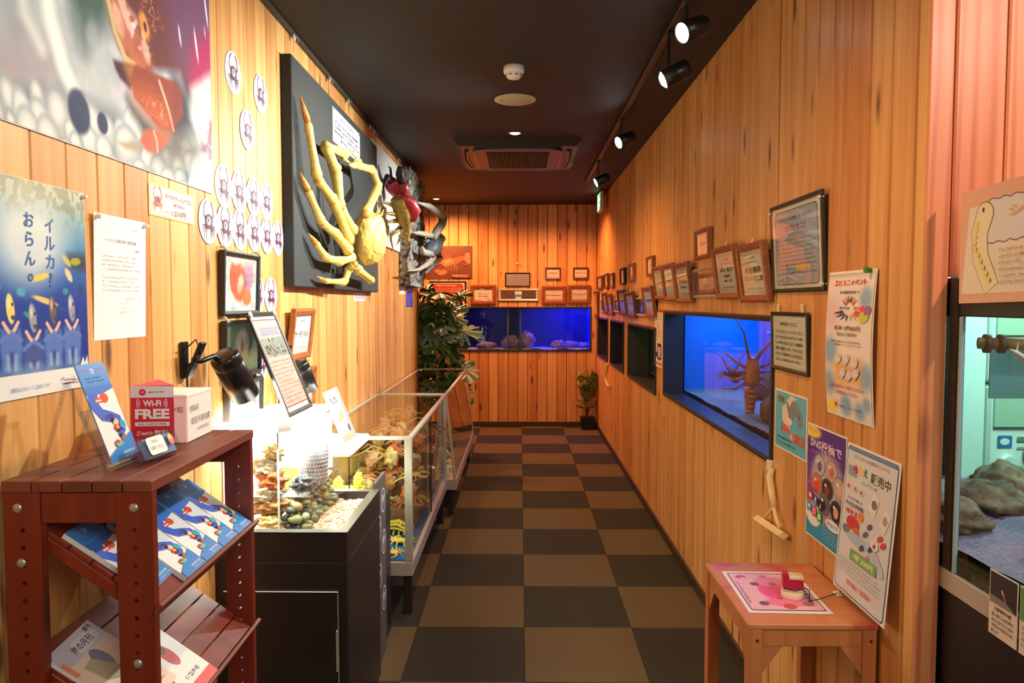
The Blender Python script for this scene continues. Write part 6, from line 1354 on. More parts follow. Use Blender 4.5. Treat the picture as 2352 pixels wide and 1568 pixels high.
def d(p, w, h):
    for i, (ch, cc_) in enumerate(zip('エビカニイベント', ((226,50,80),(226,50,80),(240,120,50),(240,120,50),(170,60,160),(170,60,160),(214,50,120),(214,50,120)))): p.text(ch, -w*.30+i*w*.088, h*.42, w=w*.075, h=h*.036, col=cc_, bold=.05)
    p.text('海の環境学習館にて', w*.0, h*.355, w=w*.42, h=h*.022, col=(50,60,110), bold=.03)
    for k in range(9): a = R(50+10*k); p.line([(w*.02+w*.10*math.cos(a), h*.20+h*.09*math.sin(a)),(w*.02+w*.24*math.cos(a), h*.20+h*.135*math.sin(a))], w*.02, [(226,80,90),(240,170,80),(90,170,90),(40,40,44),(230,120,60),(60,60,66),(200,90,60),(236,120,160),(120,60,160)][k], w*.006)
    p.text('あそびば', -w*.08, h*.25, w=w*.22, h=h*.02, col=(60,60,70), bold=.02); p.text('限定', w*.18, h*.25, w=w*.12, h=h*.022, col=(226,60,60), bold=.03)
    for k in range(8): a = R(200+20*k); p.line([(w*.02+w*.14*math.cos(a), h*.24+h*.04*math.sin(a)),(w*.02+w*.34*math.cos(a), h*.24+h*.08*math.sin(a))], w*.028, [(40,40,50),(70,60,150),(90,80,180),(60,60,66),(200,200,206),(240,150,90),(226,90,90),(210,60,80)][k], w*.008)
    p.oval(w*.34,h*.20,w*.10,h*.045,(206,214,90),.3); p.oval(w*.40,h*.235,w*.07,h*.03,(150,110,170),.3); p.oval(w*.30,h*.245,w*.06,h*.02,(226,80,90))
    p.text('料金 1個400円', 0, h*.115, w=w*.55, h=h*.035, col=(120,84,50), bold=.03); p.text('受付にて販売中!', w*.0, h*.072, w=w*.42, h=h*.026, col=(110,90,100), bold=.02)
    p.text('自由に色を塗っていただけます。', -w*.02, h*.022, w=w*.62, h=h*.016, col=(60,50,50), bold=.02); p.text('乾燥後のクリーニングコーティング込', w*.02, h*.0, w=w*.56, h=h*.014, col=(60,50,50), bold=.02)
    for (x,y) in ((-.18,-.10),(-.0,-.095),(.18,-.115),(-.08,-.19),(.06,-.20),(.20,-.18)): p.oval(w*x,h*y,w*.075,h*.030,(226,226,236),.4); p.oval(w*(x+.05),h*(y+.02),w*.03,h*.016,(206,208,224)); p.oval(w*(x-.02),h*(y-.03),w*.03,h*.012,(206,208,224))
    p.text('自由に色を塗って世界に1つだけの', 0, -h*.285, w=w*.72, h=h*.028, col=(180,50,90), bold=.03); p.text('生き物を作ってみよう!!', 0, -h*.325, w=w*.5, h=h*.028, col=(180,50,90), bold=.03)
    crabpic(p, -w*.24, -h*.415, w*.05, (206,30,40)); p.text('志摩マリン エビとカニの水族館', w*.08, -h*.42, w=w*.46, h=h*.016, col=(40,70,110), bold=.02); p.line([(-w*.48,h*.475),(w*.48,h*.475)], w*.005, (80,120,110))
te = posterR('event_poster', 'tall white event poster titled エビカニイベント pinned near the wall end', 1906, 2015, 616, 985, d, None, bend=lambda v: .010*math.sin(v*3.0)+.002, paint=bg_event)
m = M(); m.tube([(.115,.205,.006),(.118,.206,.022)], [.006,.008], 8); m.build('green_pushpin', mat('green_pin', (40,120,50), .4), te, local=True)
def d(p, w, h):
    p.rect(-w*.47,-h*.47,w*.47,h*.47,(96,190,216))
    p.text('撮影', -w*.28, h*.34, w=w*.28, h=h*.14, col=(250,214,40), bold=.09); p.text('撮影', -w*.28, h*.34, w=w*.26, h=h*.13, col=(36,36,40), bold=.02)
    p.poly([(-w*.05,h*.38),(w*.20,h*.36),(w*.36,h*.20),(w*.38,h*.02),(w*.28,-h*.04),(w*.22,h*.16),(-w*.02,h*.02),(-w*.12,h*.18)], (130,140,148)); p.poly([(-w*.10,h*.36),(w*.02,h*.46),(w*.22,h*.42),(w*.08,h*.38),(-w*.02,h*.26)], (240,214,196)); p.poly([(-w*.25,h*.22),(-w*.12,h*.30),(-w*.02,h*.04),(w*.02,-h*.16),(-w*.12,-h*.12),(-w*.24,h*.02)], (240,214,196)); p.oval(w*.27,h*.14,w*.02,h*.016,(20,20,24)); p.oval(-w*.02,h*.02,w*.09,h*.06,(244,226,214))
    for k in range(3): p.line([(-w*.22+k*w*.07,-h*.05),(-w*.26+k*w*.1,-h*.18)], w*.035, (200,60,80)); 
    p.oval(-w*.10,-h*.14,w*.12,h*.05,(226,100,110)); p.oval(w*.08,-h*.22,w*.07,h*.05,(240,180,160)); p.text('OK!!', w*.27, -h*.22, w=w*.36, h=h*.17, col=(226,80,50), bold=.05)
    p.text('館内は撮影自由です', -w*.16, -h*.30, w=w*.5, h=h*.04, col=(20,60,80), bold=.02); p.text('フラッシュはご遠慮下さい', -w*.12, -h*.38, w=w*.6, h=h*.04, col=(20,60,80), bold=.02)
posterR('photo_ok_poster', 'light blue poster with grey shark-like fish reading 撮影OK on the right wall', 1781, 1855, 914, 1063, d, None)
def bg_sns(c):
    c.C = np.zeros_like(c.C)+(86,50,150); c.put(np.clip((.78-c.V)*3,0,1), (150,90,160), .8); c.put(np.clip((.42-c.V)*4,0,1), (236,170,150), .8); c.put(np.clip((.24-c.V)*9,0,1), (50,150,196), 1); c.put(c.ell(.55,.55,.42,.26,0,.3), (206,200,206), .9); c.put(c.ell(.2,.22,.22,.12,0,.1), (242,246,250)); c.put(c.ell(.12,.95,.25,.06,0,.4), (250,226,110), .95)
def d(p, w, h):
    p.text('開館記念', -w*.28, h*.45, w=w*.34, h=h*.03, col=(240,200,60), bold=.03); p.text('SNS投稿で', 0, h*.345, w=w*.80, h=h*.085, col=(250,240,250), bold=.05); p.text('オリジナル缶バッジプレゼント!', 0, h*.265, w=w*.74, h=h*.034, col=(240,120,210), bold=.04)
    for (x,y,c1,c2) in ((-.14,.17,(190,190,196),(120,100,110)),(.17,.17,(196,180,176),(206,110,100)),(-.20,.0,(206,110,90),(226,80,50)),(.07,.0,(60,50,50),(150,60,50)),(.36,.06,(190,180,170),(220,190,170)),(-.0,-.14,(110,110,112),(50,50,52)),(.30,-.14,(50,46,50),(226,170,160))):
        p.oval(w*x,h*y,w*.145,h*.095,(120,116,122)); p.oval(w*x,h*y,w*.135,h*.088,c1); p.oval(w*x,h*(y-.01),w*.06,h*.045,c2,.5); p.oval(w*(x-.04),h*(y+.03),w*.03,h*.014,(240,240,244))
    p.text('3種から', -w*.33, -h*.02, w=w*.20, h=h*.03, col=(240,120,200), bold=.03); p.text('えらべる!', -w*.32, -h*.065, w=w*.26, h=h*.04, col=(180,60,190), bold=.03)
    ic = [(-.36,-.13,(214,40,50)),(-.22,-.15,(60,90,170)),(-.08,-.17,(30,30,36)),(-.38,-.23,(80,170,226)),(-.24,-.25,(214,60,120)),(-.10,-.27,(60,190,80))]
    for k, (x,y,c1) in enumerate(ic):
        s_ = w*.058; p.rrect(w*x-s_,h*y-s_,w*x+s_,h*y+s_,s_*.35,c1); X, Y = w*x, h*y
        if k == 0: p.rrect(X-s_*.6,Y-s_*.4,X+s_*.6,Y+s_*.4,s_*.15,(250,250,250)); p.poly([(X-s_*.15,Y-s_*.22),(X+s_*.25,Y),(X-s_*.15,Y+s_*.22)], c1)
        elif k == 1: p.text('f', X, Y-s_*.1, h=s_*1.5, col=(250,250,250), bold=.05)
        elif k == 2: p.line([(X,Y+s_*.5),(X,Y-s_*.35)], s_*.22, (250,250,250)); p.oval(X-s_*.18,Y-s_*.4,s_*.26,s_*.22,(250,250,250)); p.line([(X,Y+s_*.5),(X+s_*.4,Y+s_*.25)], s_*.2, (250,80,110))
        elif k == 3: p.oval(X,Y-s_*.05,s_*.45,s_*.3,(250,250,250)); p.poly([(X+s_*.2,Y),(X+s_*.6,Y+s_*.35),(X-s_*.1,Y+s_*.35)], (250,250,250)); p.poly([(X-s_*.6,Y+s_*.4),(X-s_*.1,Y+.0),(X-s_*.5,Y-s_*.1)], (250,250,250))
        elif k == 4: p.rrect(X-s_*.6,Y-s_*.6,X+s_*.6,Y+s_*.6,s_*.3,(250,250,250)); p.rrect(X-s_*.48,Y-s_*.48,X+s_*.48,Y+s_*.48,s_*.22,(230,110,90)); p.oval(X,Y,s_*.3,s_*.3,(250,250,250)); p.oval(X,Y,s_*.2,s_*.2,(230,90,110))
        else: p.oval(X,Y,s_*.6,s_*.5,(250,250,250)); p.text('LINE', X, Y, w=s_*.8, h=s_*.28, col=(60,190,80), bold=.03)
    p.oval(w*.24,-h*.27,w*.18,h*.045,(240,246,250)); p.text('参加方法', w*.24, -h*.27, w=w*.28, h=h*.04, col=(60,160,200), bold=.03); p.marks(-w*.0,-h*.44,w*.44,-h*.33,4,(200,236,250),.8,5)
posterR('sns_poster', 'purple and blue poster titled SNS投稿で with round badges and six app icons', 1853, 1944, 1004, 1295, d, None, paint=bg_sns)
def d(p, w, h):
    p.rrect(-w*.475,-h*.485,w*.475,h*.485,.012,(70,100,150)); p.rrect(-w*.462,-h*.477,w*.462,h*.477,.011,(216,224,234)); p.rect(-w*.462,h*.455,w*.462,h*.475,(90,140,190))
    p.text('エビとカニの水族館オリジナル', 0, h*.425, w=w*.66, h=h*.026, col=(60,50,70), bold=.03)
    for ch, x, cc_ in (('ぬ',-.27,(220,60,80)),('り',-.17,(240,200,60)),('え',-.08,(70,140,90))): p.text(ch, w*x, h*.345, w=w*.09, h=h*.055, col=cc_, bold=.06)
    p.text('販売中', w*.20, h*.335, w=w*.36, h=h*.07, col=(40,60,40), bold=.06); p.text('スタンプラリー帳', w*.0, h*.275, w=w*.30, h=h*.026, col=(110,180,80), bold=.04)
    for k in range(6): p.line([(-w*.42+k*w*.03,h*.36),(-w*.40+k*w*.03,h*.29)], w*.012, (90,110,150))
    for (x,y) in ((-.38,.215),(-.24,.215),(-.12,.21)): p.oval(w*x,h*y,w*.05,h*.025,(226,206,214)); p.oval(w*x,h*y,w*.025,h*.014,(190,70,90) if x<-.3 else (140,140,150))
    p.poly([(w*.03,h*.14),(w*.12,h*.26),(w*.22,h*.22),(w*.16,h*.10)], (232,234,238)); p.poly([(w*.26,h*.08),(w*.34,h*.20),(w*.44,h*.15),(w*.36,h*.04)], (236,236,238)); p.oval(w*.14,h*.18,w*.05,h*.03,(120,120,124)); p.oval(w*.35,h*.12,w*.04,h*.03,(170,170,150))
    p.text('みんなで楽しむ', -w*.22, h*.145, w=w*.3, h=h*.016, col=(90,80,100), bold=.02); p.text('海の生き物図鑑', -w*.22, h*.105, w=w*.36, h=h*.030, col=(90,70,130), bold=.03); p.text('ぬりえ', -w*.26, h*.055, w=w*.24, h=h*.038, col=(220,90,70), bold=.05); p.oval(-w*.08,h*.055,w*.055,h*.03,(240,130,50))
    p.oval(-w*.22,-h*.01,w*.13,h*.045,(206,60,60)); p.oval(-w*.14,-h*.055,w*.06,h*.03,(214,110,90)); p.oval(-w*.34,-h*.07,w*.07,h*.03,(120,130,140)); p.oval(-w*.10,-h*.10,w*.22,h*.035,(170,200,226)); p.oval(w*.24,-h*.15,w*.2,h*.05,(190,206,232),-.5)
    for (x,y,c1) in ((.10,.03,(90,100,130)),(.04,-.03,(110,110,130)),(.30,.0,(214,70,90)),(.36,-.03,(214,70,90)),(.16,-.10,(60,90,130)),(.0,-.13,(70,80,100)),(.12,-.17,(190,150,160))): p.oval(w*x,h*y,w*.05,h*.018,c1,.5)
    p.oval(w*.22,-h*.06,w*.07,h*.035,(240,240,244)); crabpic(p, w*.22, -h*.065, w*.045, (200,30,40))
    p.rect(-w*.20,-h*.245,w*.30,-h*.175,(122,176,96)); p.text('1冊 200円', w*.05, -h*.21, w=w*.38, h=h*.038, col=(240,250,236), bold=.04)
    p.marks(-w*.42,-h*.36,w*.40,-h*.26,4,(110,114,130),.85,7); p.text('受付横にて販売中!', w*.02, -h*.40, w=w*.46, h=h*.036, col=(226,60,70), bold=.05)
posterR('sale_poster', 'grey-white poster reading 販売中 with its lower edge leaning out over the pine table', 1944, 2068, 1063, 1450, d, None, lean=-4.6)
def d(p, w, h, t):
    p.rect(-w*.5,h*.46,w*.5,h*.5,(190,60,50)); p.rect(-w*.36,h*.34,w*.36,h*.43,(60,60,60)); p.rect(-w*.33,h*.345,w*.33,h*.425,(236,226,206)); p.marks(-w*.28,h*.35,w*.28,h*.42,1,(60,60,60),.9,3); p.marks(-w*.2,h*.20,w*.2,h*.30,2,(226,90,60),.9,4); p.marks(-w*.3,h*.03,w*.3,h*.17,4,(110,110,110),.8,5); p.rrect(-w*.1,-h*.36,w*.35,-h*.08,.008,(60,40,44)); p.rect(-w*.02,-h*.32,w*.28,-h*.14,(196,196,200)); p.oval(-w*.2,-h*.28,w*.1,h*.05,(60,60,70)); p.rect(-w*.45,-h*.44,w*.45,-h*.42,(150,60,60))
y1, y0, z0, z1 = sideR(1505, 1524, 712, 848); M4, w, h = wall_basis('R', y0, y1, z0, z1, off=.004)
sheet('thin_sign', 'narrow cream paper sign with a dark phone picture between two wall aquariums', 'sign', M4, w, h, d, (232,216,190))
# cream squeegee hanging by the near end of the large aquarium
def xr_(px, py, off): return on_x(px, py, XR-off)
sq = thing('squeegee', 'cream plastic squeegee hanging on the right wall below the large aquarium', 'squeegee', xr_(1772, 1240, .02))
m = M(); m.tube([xr_(1773,1075,.014), xr_(1768,1095,.016), xr_(1773,1135,.018), xr_(1778,1165,.018)], [.010,.013,.012,.009], 12); m.build('grip', CREAM, sq, True)
m = M(); m.tube([xr_(1776,1160,.018), xr_(1782,1185,.02), xr_(1790,1212,.024)], [.008,.007,.006], 8); m.tube([xr_(1777,1160,.018), xr_(1768,1176,.02), xr_(1756,1188,.024)], [.006,.005,.005], 8); m.build('fork', CREAM, sq, True)
a, b = xr_(1740,1190,.026), xr_(1800,1230,.026); m = M(); m.tube([a, b], [.020,.020], 4, flat=.7); m.build('blade_head', CREAM, sq)
m = M(); m.bbox((XR-.02, 2.655, .965-.04),(XR, 2.675, .965), .003); q = xr_(1774,1068,0); m.v = [(x, y-2.665+q.y, z-.945+q.z) for x,y,z in m.v]; m.build('wall_peg', WHITEP, sq)
m = M(); m.tube([xr_(1396,835,.01), xr_(1391,852,.012), xr_(1390,870,.014), xr_(1396,885,.02), xr_(1398,887,.03)], .010, 8)
solo(m, 'hook_strip', CREAM, 'slim cream hook strip on the right wall under the farthest aquariums', 'hook', smooth=True)

# ================================================================== PINE TABLE
TX_, TYn, TYf, TZ = .589, 1.868, 2.318, .688
tb = thing('side_table', 'small square pine table stained with pink ink against the right wall', 'table', (.755, 2.09, 0))
ttop = mat('pine_table_top', (196,124,76), .5, bump=.15, bscale=40); nt = ttop.node_tree; b_ = nt.nodes['Principled BSDF']
n1_ = nt.nodes.new('ShaderNodeTexNoise'); n1_.inputs['Scale'].default_value = 7; n1_.inputs['Detail'].default_value = 5; tc_ = nt.nodes.new('ShaderNodeTexCoord'); nt.links.new(tc_.outputs['Object'], n1_.inputs['Vector'])
n2_ = nt.nodes.new('ShaderNodeTexNoise'); mp_ = nt.nodes.new('ShaderNodeMapping'); mp_.inputs['Scale'].default_value = (4, 90, 10); n2_.inputs['Scale'].default_value = 1; nt.links.new(tc_.outputs['Object'], mp_.inputs[0]); nt.links.new(mp_.outputs[0], n2_.inputs['Vector'])
r1_ = nt.nodes.new('ShaderNodeMapRange'); r1_.inputs[1].default_value = .54; r1_.inputs[2].default_value = .68; r1_.inputs[4].default_value = .75; nt.links.new(n1_.outputs['Fac'], r1_.inputs[0])
m1_ = nt.nodes.new('ShaderNodeMix'); m1_.data_type = 'RGBA'; m1_.inputs[6].default_value = lin((214,146,98))+(1,); m1_.inputs[7].default_value = lin((190,120,74))+(1,); nt.links.new(n2_.outputs['Fac'], m1_.inputs[0])
m2_ = nt.nodes.new('ShaderNodeMix'); m2_.data_type = 'RGBA'; m2_.inputs[7].default_value = lin((196,40,70))+(1,); nt.links.new(m1_.outputs[2], m2_.inputs[6]); nt.links.new(r1_.outputs[0], m2_.inputs[0]); nt.links.new(m2_.outputs[2], b_.inputs['Base Color'])
m = M(); m.bbox((TX_, TYn, TZ-.016), (XR-.006, TYf, TZ), .003); m.build('table_top', ttop, tb)
lw = .036
for (lx, ly) in ((TX_+.002,TYn+.002),(XR-.010-lw,TYn+.002),(TX_+.002,TYf-.002-lw),(XR-.010-lw,TYf-.002-lw)):
    m = M(); m.bbox((lx,ly,0),(lx+lw,ly+lw,TZ-.0165), .002); lg = m.build('leg', TABLEW, tb)
    m = M(); m.cyl((lx+lw*.6,ly+.0005,TZ-.045),(lx+lw*.6,ly-.0008,TZ-.045),.0045,.0045,10)
    if ly < 2: m.build('screw_hole', mat('dark_hole', (70,40,24), .7), lg)
for (a, b) in (((TX_+lw+.002,TYn+.006),(XR-.010-lw,TYn+.022)),((TX_+lw+.002,TYf-.022),(XR-.010-lw,TYf-.006)),((TX_+.006,TYn+lw+.002),(TX_+.022,TYf-lw-.002)),((XR-.03,TYn+lw+.002),(XR-.014,TYf-lw-.002))):
    m = M(); m.bbox((a[0],a[1],TZ-.062),(b[0],b[1],TZ-.0165), .002); m.build('apron', TABLEW, tb)
for (lx, ly, sx, sy) in ((TX_+.012,TYn+lw,0,1),(TX_+.012,TYf-lw,0,-1),(XR-.010-lw,TYn+.014,-1,0),(TX_+lw,TYn+.014,1,0)):
    m = M(); e = .055; zt = TZ-.062; d1v = Vector((sx*e,sy*e,0)); nv = Vector((sy,sx,0)).normalized()*.006 if True else None
    P0 = Vector((lx,ly,zt)); vs = [P0-nv, P0+d1v-nv, P0+Vector((0,0,-.075))-nv, P0+nv, P0+d1v+nv, P0+Vector((0,0,-.075))+nv]
    m.add(vs, [(0,1,2),(5,4,3),(0,3,4,1),(1,4,5,2),(2,5,3,0)]); m.build('corner_bracket', TABLEW, tb)
M4 = basis(((TX_+XR)/2-.032, 2.085, TZ+.0008), (1,0,0), (0,1,0))
M4 = basis((.727, 2.085, TZ+.0008), (1,-.03,0), (.03,1,0))
def d(p, w, h, t):
    p.rrect(-w*.45,-h*.45,w*.45,h*.45,.008,(64,50,110)); p.rrect(-w*.438,-h*.435,w*.438,h*.435,.007,(238,190,208)); p.oval(-w*.02,-h*.0,w*.17,h*.22,(236,110,160)); p.oval(-w*.04,.0,w*.13,h*.16,(236,90,146)); p.oval(w*.05,h*.22,w*.22,h*.12,(240,150,190)); p.oval(w*.06,-h*.26,w*.26,h*.10,(238,130,176))
    for (x,y,c1,s_) in ((-.30,.34,(200,80,130),.07),(-.18,.16,(130,80,110),.06),(-.28,.30,(236,190,208),.04),(.0,.36,(206,130,160),.05),(.05,.16,(190,110,140),.05),(-.24,-.30,(130,80,120),.06),(.05,-.36,(214,80,90),.08),(.30,-.30,(180,110,140),.07),(.0,-.18,(190,90,120),.04)): p.oval(w*x,h*y,w*s_,h*s_*.7,c1,.4)
    p.text('スタンプラリー', w*.36, 0, w=h*.55, h=w*.11, col=(50,40,60), bold=.03, ang=R(-90)); p.text('このマークのところに押してね', -w*.40, -h*.05, w=h*.5, h=w*.035, col=(90,60,110), bold=.02, ang=R(-90))
sheet('stamp_sheet', 'pink ink-stained stamp rally sheet lying on the pine table', 'paper', M4, .222, .305, d, (244,236,242), th=.0008)
sc = Vector((.764, 2.040, TZ+.0022)); sp = thing('rubber_stamp', 'crimson self-inking stamp on a round white base, tethered by a black cord', 'stamp', sc)
m = M(); m.lathe([(.001,0),(.029,0),(.0305,.004),(.0305,.018),(.027,.020),(.001,.020)], sc, 32); m.build('round_base', mat('ivory_plastic', (228,206,184), .5), sp, True)
rt = Matrix.Translation(sc+Vector((0,0,.0205))) @ Matrix.Rotation(R(-12),4,'Z')
m = M(); m.bbox((-.026,-.017,0),(.026,.017,.006), .002, m=rt); m.build('stamp_foot', MATS['ivory_plastic'], sp)
CRIM = mat('crimson_plastic', (176,14,66), .3); m = M(); m.bbox((-.027,-.018,.006),(.027,.018,.038), .003, m=rt); m.build('stamp_body', CRIM, sp)
m = M(); m.bbox((-.012,-.019,.034),(.0275,.019,.045), .004, m=rt); m.build('top_label', mat('cream_label', (226,206,176), .4), sp)
m = M(); m.bbox((-.028,-.0185,.030),(-.012,.0185,.050), .006, m=rt); m.build('rear_grip', CRIM, sp)
m = M(); cl_ = [sc+Vector(v) for v in ((-.03,-.012,.030),(.0,-.024,.027),(.03,-.014,.030),(.048,.0,.022),(.040,-.02,.006),(.030,-.035,.002),(.065,-.02,.0025),(.10,.0,.0025),(.135,.02,.004),(.150,.025,.010))]
m.tube(cl_, .0013, 6); m.build('tether_cord', BLACKP, sp, True)
m = M(); q = sc+Vector((.137,.030,-.0012)); m.bbox(tuple(q+Vector((-.008,-.022,0))), tuple(q+Vector((.008,.010,.004))), .002); m.bbox(tuple(q+Vector((-.004,-.014,.004))), tuple(q+Vector((.004,.0,.010))), .002); m.build('cord_clip', WHITEP, sp)

# ================================================================== BACK WALL ITEMS
def backspec(x0, x1, y0, y1): a, b = on_y(x0, y0, YB), on_y(x1, y1, YB); return a.x, b.x, b.z, a.z
a0, a1, z0, z1 = backspec(977, 1085, 565, 641); M4, w, h = wall_basis('B', a0, a1, z0, z1)
t = thing('lobster_poster', 'brown poster of an orange spiny lobster on the back wall behind the bark slab', 'poster', mtx=M4)
m = M(); m.box((-w/2,-h/2,0),(w/2,h/2,.004), (96,56,40)); m.build('paper', PRINT, t, local=True)
p = P(.005); p.dz = .0006; O1, O2 = (214,106,64), (236,140,84)
p.line([(w*.10,h*.02),(w*.22,h*.10),(w*.34,h*.14)], h*.20, (190,92,62), h*.12); p.poly([(w*.32,h*.10),(w*.36,h*.30),(w*.44,h*.30),(w*.46,h*.16),(w*.46,-h*.02),(w*.40,-h*.04),(w*.34,h*.06)], (206,110,78))
p.poly([(-w*.18,-h*.02),(-w*.12,h*.10),(w*.06,h*.16),(w*.14,h*.10),(w*.10,-h*.04),(-w*.08,-h*.12)], O1); p.oval(-w*.02,h*.04,w*.09,h*.05,O2,.4); p.oval(-w*.14,-h*.30,w*.10,h*.08,O1,.2); p.oval(-w*.24,-h*.26,w*.06,h*.06,(200,100,60))
for k in range(5): p.line([(w*(-.02+.04*k),-h*.06),(w*(-.06+.06*k),-h*.16),(w*(-.10+.07*k),-h*.26)], w*.012, O2, w*.004)
for k in range(5): p.line([(w*(-.04+.02*k),h*.12),(w*(-.10+.05*k),h*.24),(w*(-.16+.08*k),h*.36)], w*.014, (196,96,62), w*.004)
p.line([(-w*.18,-h*.02),(-w*.34,-h*.14),(-w*.42,-h*.30)], w*.02, O1, w*.006); p.line([(w*.3,-h*.05),(w*.4,-h*.08)], w*.012, O1)
for k in range(5): p.line([(w*(.14+.045*k),h*(.0+.02*k)),(w*(.12+.045*k),h*(.14+.02*k))], w*.008, (150,66,44))
p.rect(w*.06,-h*.44,w*.44,-h*.36,(150,60,40)); p.text('伊勢えび標本 伊勢湾産 イセエビ', w*.24, -h*.385, w=w*.34, h=h*.03, col=(250,220,206), bold=.02); p.text('オオイセエビの仲間です', w*.26, -h*.44, w=w*.3, h=h*.024, col=(240,200,186), bold=.02)
p.build('lettering', PRINT, t, local=True)
a0, a1, z0, z1 = backspec(987, 1071, 645, 703); M4, w, h = wall_basis('B', a0, a1, z0, z1)
def d(p, w, h, t):
    p.rrect(-w*.46,-h*.45,w*.46,h*.45,.04,(170,66,40)); p.text('伊勢のアメリカイセエビ', -w*.05, h*.36, w=w*.6, h=h*.09, col=(250,226,216), bold=.03); p.marks(-w*.42,-h*.1,w*.42,h*.26,5,(250,214,200),.85,4)
framed('framed_notice', 'black framed red notice with white print behind the tall leafy plant', 'notice', M4, w, h, .018, .02, BLACKP, d, col=(226,206,206))
def certB(lbl, x0, x1, y0, y1, lines, bw=.045, lean=4, fm=None, hdr=True):
    a0, a1, z0, z1 = backspec(x0, x1, y0, y1); M4, w, h = wall_basis('B', a0, a1, z0, z1, lean=lean)
    t = framed('framed_certificate', lbl, 'certificate', M4, w, h, bw, .03, fm or FRAMEW, lambda p, w, h, t: cert(p, w, h, lines, hdr, (130,50,50), foot=hdr), col=(232,214,206), group='framed certificates on the back wall')
    m = M(); m.tube([(0,h/2,.0),(0,h/2+.03,.012)], .006, 6); m.build('hanging_nail', CREAM, t, local=True)
certB('wooden certificate frame on the back wall reading 森のクリニック', 1080, 1140, 654, 699, [('森のクリニック', .06, .6, .12), ('森内 薬局', -.14, .5, .12)])
certB('wooden certificate frame above the blue end of the back aquarium, reading 東京水産', 1244, 1300, 656, 698, [('東京水産株式会社', -.04, .84, .12)])
certB('wooden certificate frame on the back wall closest to the right corner', 1304, 1356, 654, 697, [('有限会社 伊勢おさかな市場', .02, .86, .10), ('いせや 志摩', -.12, .5, .08)])
certB('small dark frame on the back wall reading NORIGAN', 1252, 1288, 614, 641, [('NORIGAN', .03, .66, .2)], bw=.018, fm=FRAMEW2, hdr=False)
certB('small dark frame on the back wall reading みなせごう', 1316, 1351, 614, 640.5, [('みなせごう', .03, .72, .2)], bw=.018, fm=FRAMEW2, hdr=False)
a0, a1, z0, z1 = backspec(1160, 1218, 626, 658); M4, w, h = wall_basis('B', a0, a1, z0, z1)
framed('framed_notice', 'black framed grey text notice above the middle of the back aquarium', 'notice', M4, w, h, .014, .02, BLACKP, lambda p, w, h, t: (p.text('志摩マリンランド', 0, h*.34, w=w*.3, h=h*.1, col=(60,60,66)), p.marks(-w*.46,-h*.44,w*.46,h*.26,5,(96,92,98),.9,3,.05)), col=(150,144,150))
a0, a1, z0, z1 = backspec(1144, 1237, 663.5, 691); M4, w, h = wall_basis('B', a0, a1, z0, z1)
def d(p, w, h, t):
    p.rect(-w*.48,-h*.48,w*.48,h*.48,(92,60,56))
    for k in (-.30,-.10,.10,.30): p.rect(w*k-.002,-h*.48,w*k+.002,h*.48,(60,36,34))
    p.rect(-w*.10,-h*.46,w*.10,h*.46,(90,120,150)); p.rect(-w*.09,h*.05,w*.09,h*.44,(216,236,246)); p.rect(-w*.09,-h*.2,w*.09,-h*.08,(110,140,160)); p.rect(-w*.08,-h*.42,w*.08,-h*.24,(220,240,246)); p.line([(-w*.05,h*.12),(w*.02,h*.30)], w*.012, (90,110,120))  # pale centre is a reflection in the glass, painted as print
framed('framed_panorama', 'long silver framed photo strip over the middle of the back aquarium', 'picture', M4, w, h, .022, .02, SILVERF, d)
m = M(); q = on_y(1188, 607, YB); m.tube([(q.x,YB,q.z),(q.x,YB-.03,q.z+.01)], [.008,.012], 8); solo(m, 'wall_nail', CREAM, 'lone cream nail on the back wall above the grey notice', 'nail', smooth=True)

# ================================================================== CEILING
def onc(px, py, z=HC): return on_z(px, py, z)
q = onc(1180, 150); loc = Vector((q.x, 3.78, HC)); fd = thing('smoke_detector', 'white round smoke detector on the black ceiling, nearest of the ceiling discs', 'smoke detector', loc)
m = M(); m.lathe([(.052,0),(.052,-.028),(.047,-.036),(.001,-.036)], loc, 36); m.build('base', WHITEP, fd, True)
m = M(); m.lathe([(.044,-.036),(.040,-.046),(.030,-.058),(.024,-.060),(.001,-.060)], loc, 36); hd = m.build('sensor_head', WHITEP, fd, True)
m = M()
for k in range(8): a = R(45*k+20); m.bbox((-.008,-.002,-.048),(.008,.002,-.043), .001, m=Matrix.Translation(loc+Vector((.0395*math.cos(a),.0395*math.sin(a),0))) @ Matrix.Rotation(a+R(90),4,'Z'))
m.build('vent_slots', mat('dark_slot', (60,60,60), .6), hd)
q = onc(1183, 228); loc = Vector((q.x, q.y, HC)); sk = thing('ceiling_speaker', 'flat cream round speaker cover on the ceiling between detector and downlight', 'speaker', loc)
m = M(); m.lathe([(.122,0),(.122,-.004),(.112,-.008),(.100,-.006)], loc, 48); m.build('rim', mat('cream_grille', (190,186,160), .5), sk, True)
m = M(); m.lathe([(.100,-.002),(.100,-.0065),(.001,-.0065)], loc, 48); m.build('grille', mat('cream_mesh', (186,180,150), .55, bump=.4, bscale=400), sk, True)
for (px, py, ds) in ((1183,305,'in front of the air conditioner'),(1002,456,'at the far left end of the ceiling'),(None,None,'above the camera, out of sight')):
    loc = Vector((-.04,1.9,HC)) if px is None else onc(px, py); t = thing('downlight', 'warm glowing recessed downlight ' + ds, 'downlight', loc, group='recessed ceiling downlights')
    m = M(); m.lathe([(.055,0),(.055,-.003),(.045,-.006),(.040,-.003),(.040,0)], loc, 32); m.build('trim_ring', mat('black_trim_ring', (40,34,32), .4), t, True)
    m = M(); m.lathe([(.0005,-.012),(.020,-.010),(.034,-.004),(.038,0)], loc, 24); m.build('lamp_lens', mat('lit_downlight', (255,220,180), .3, emit=(255,196,120), estr=14), t, True)
    if px is None: bpy.data.objects.remove(t.children[1]) if False else None
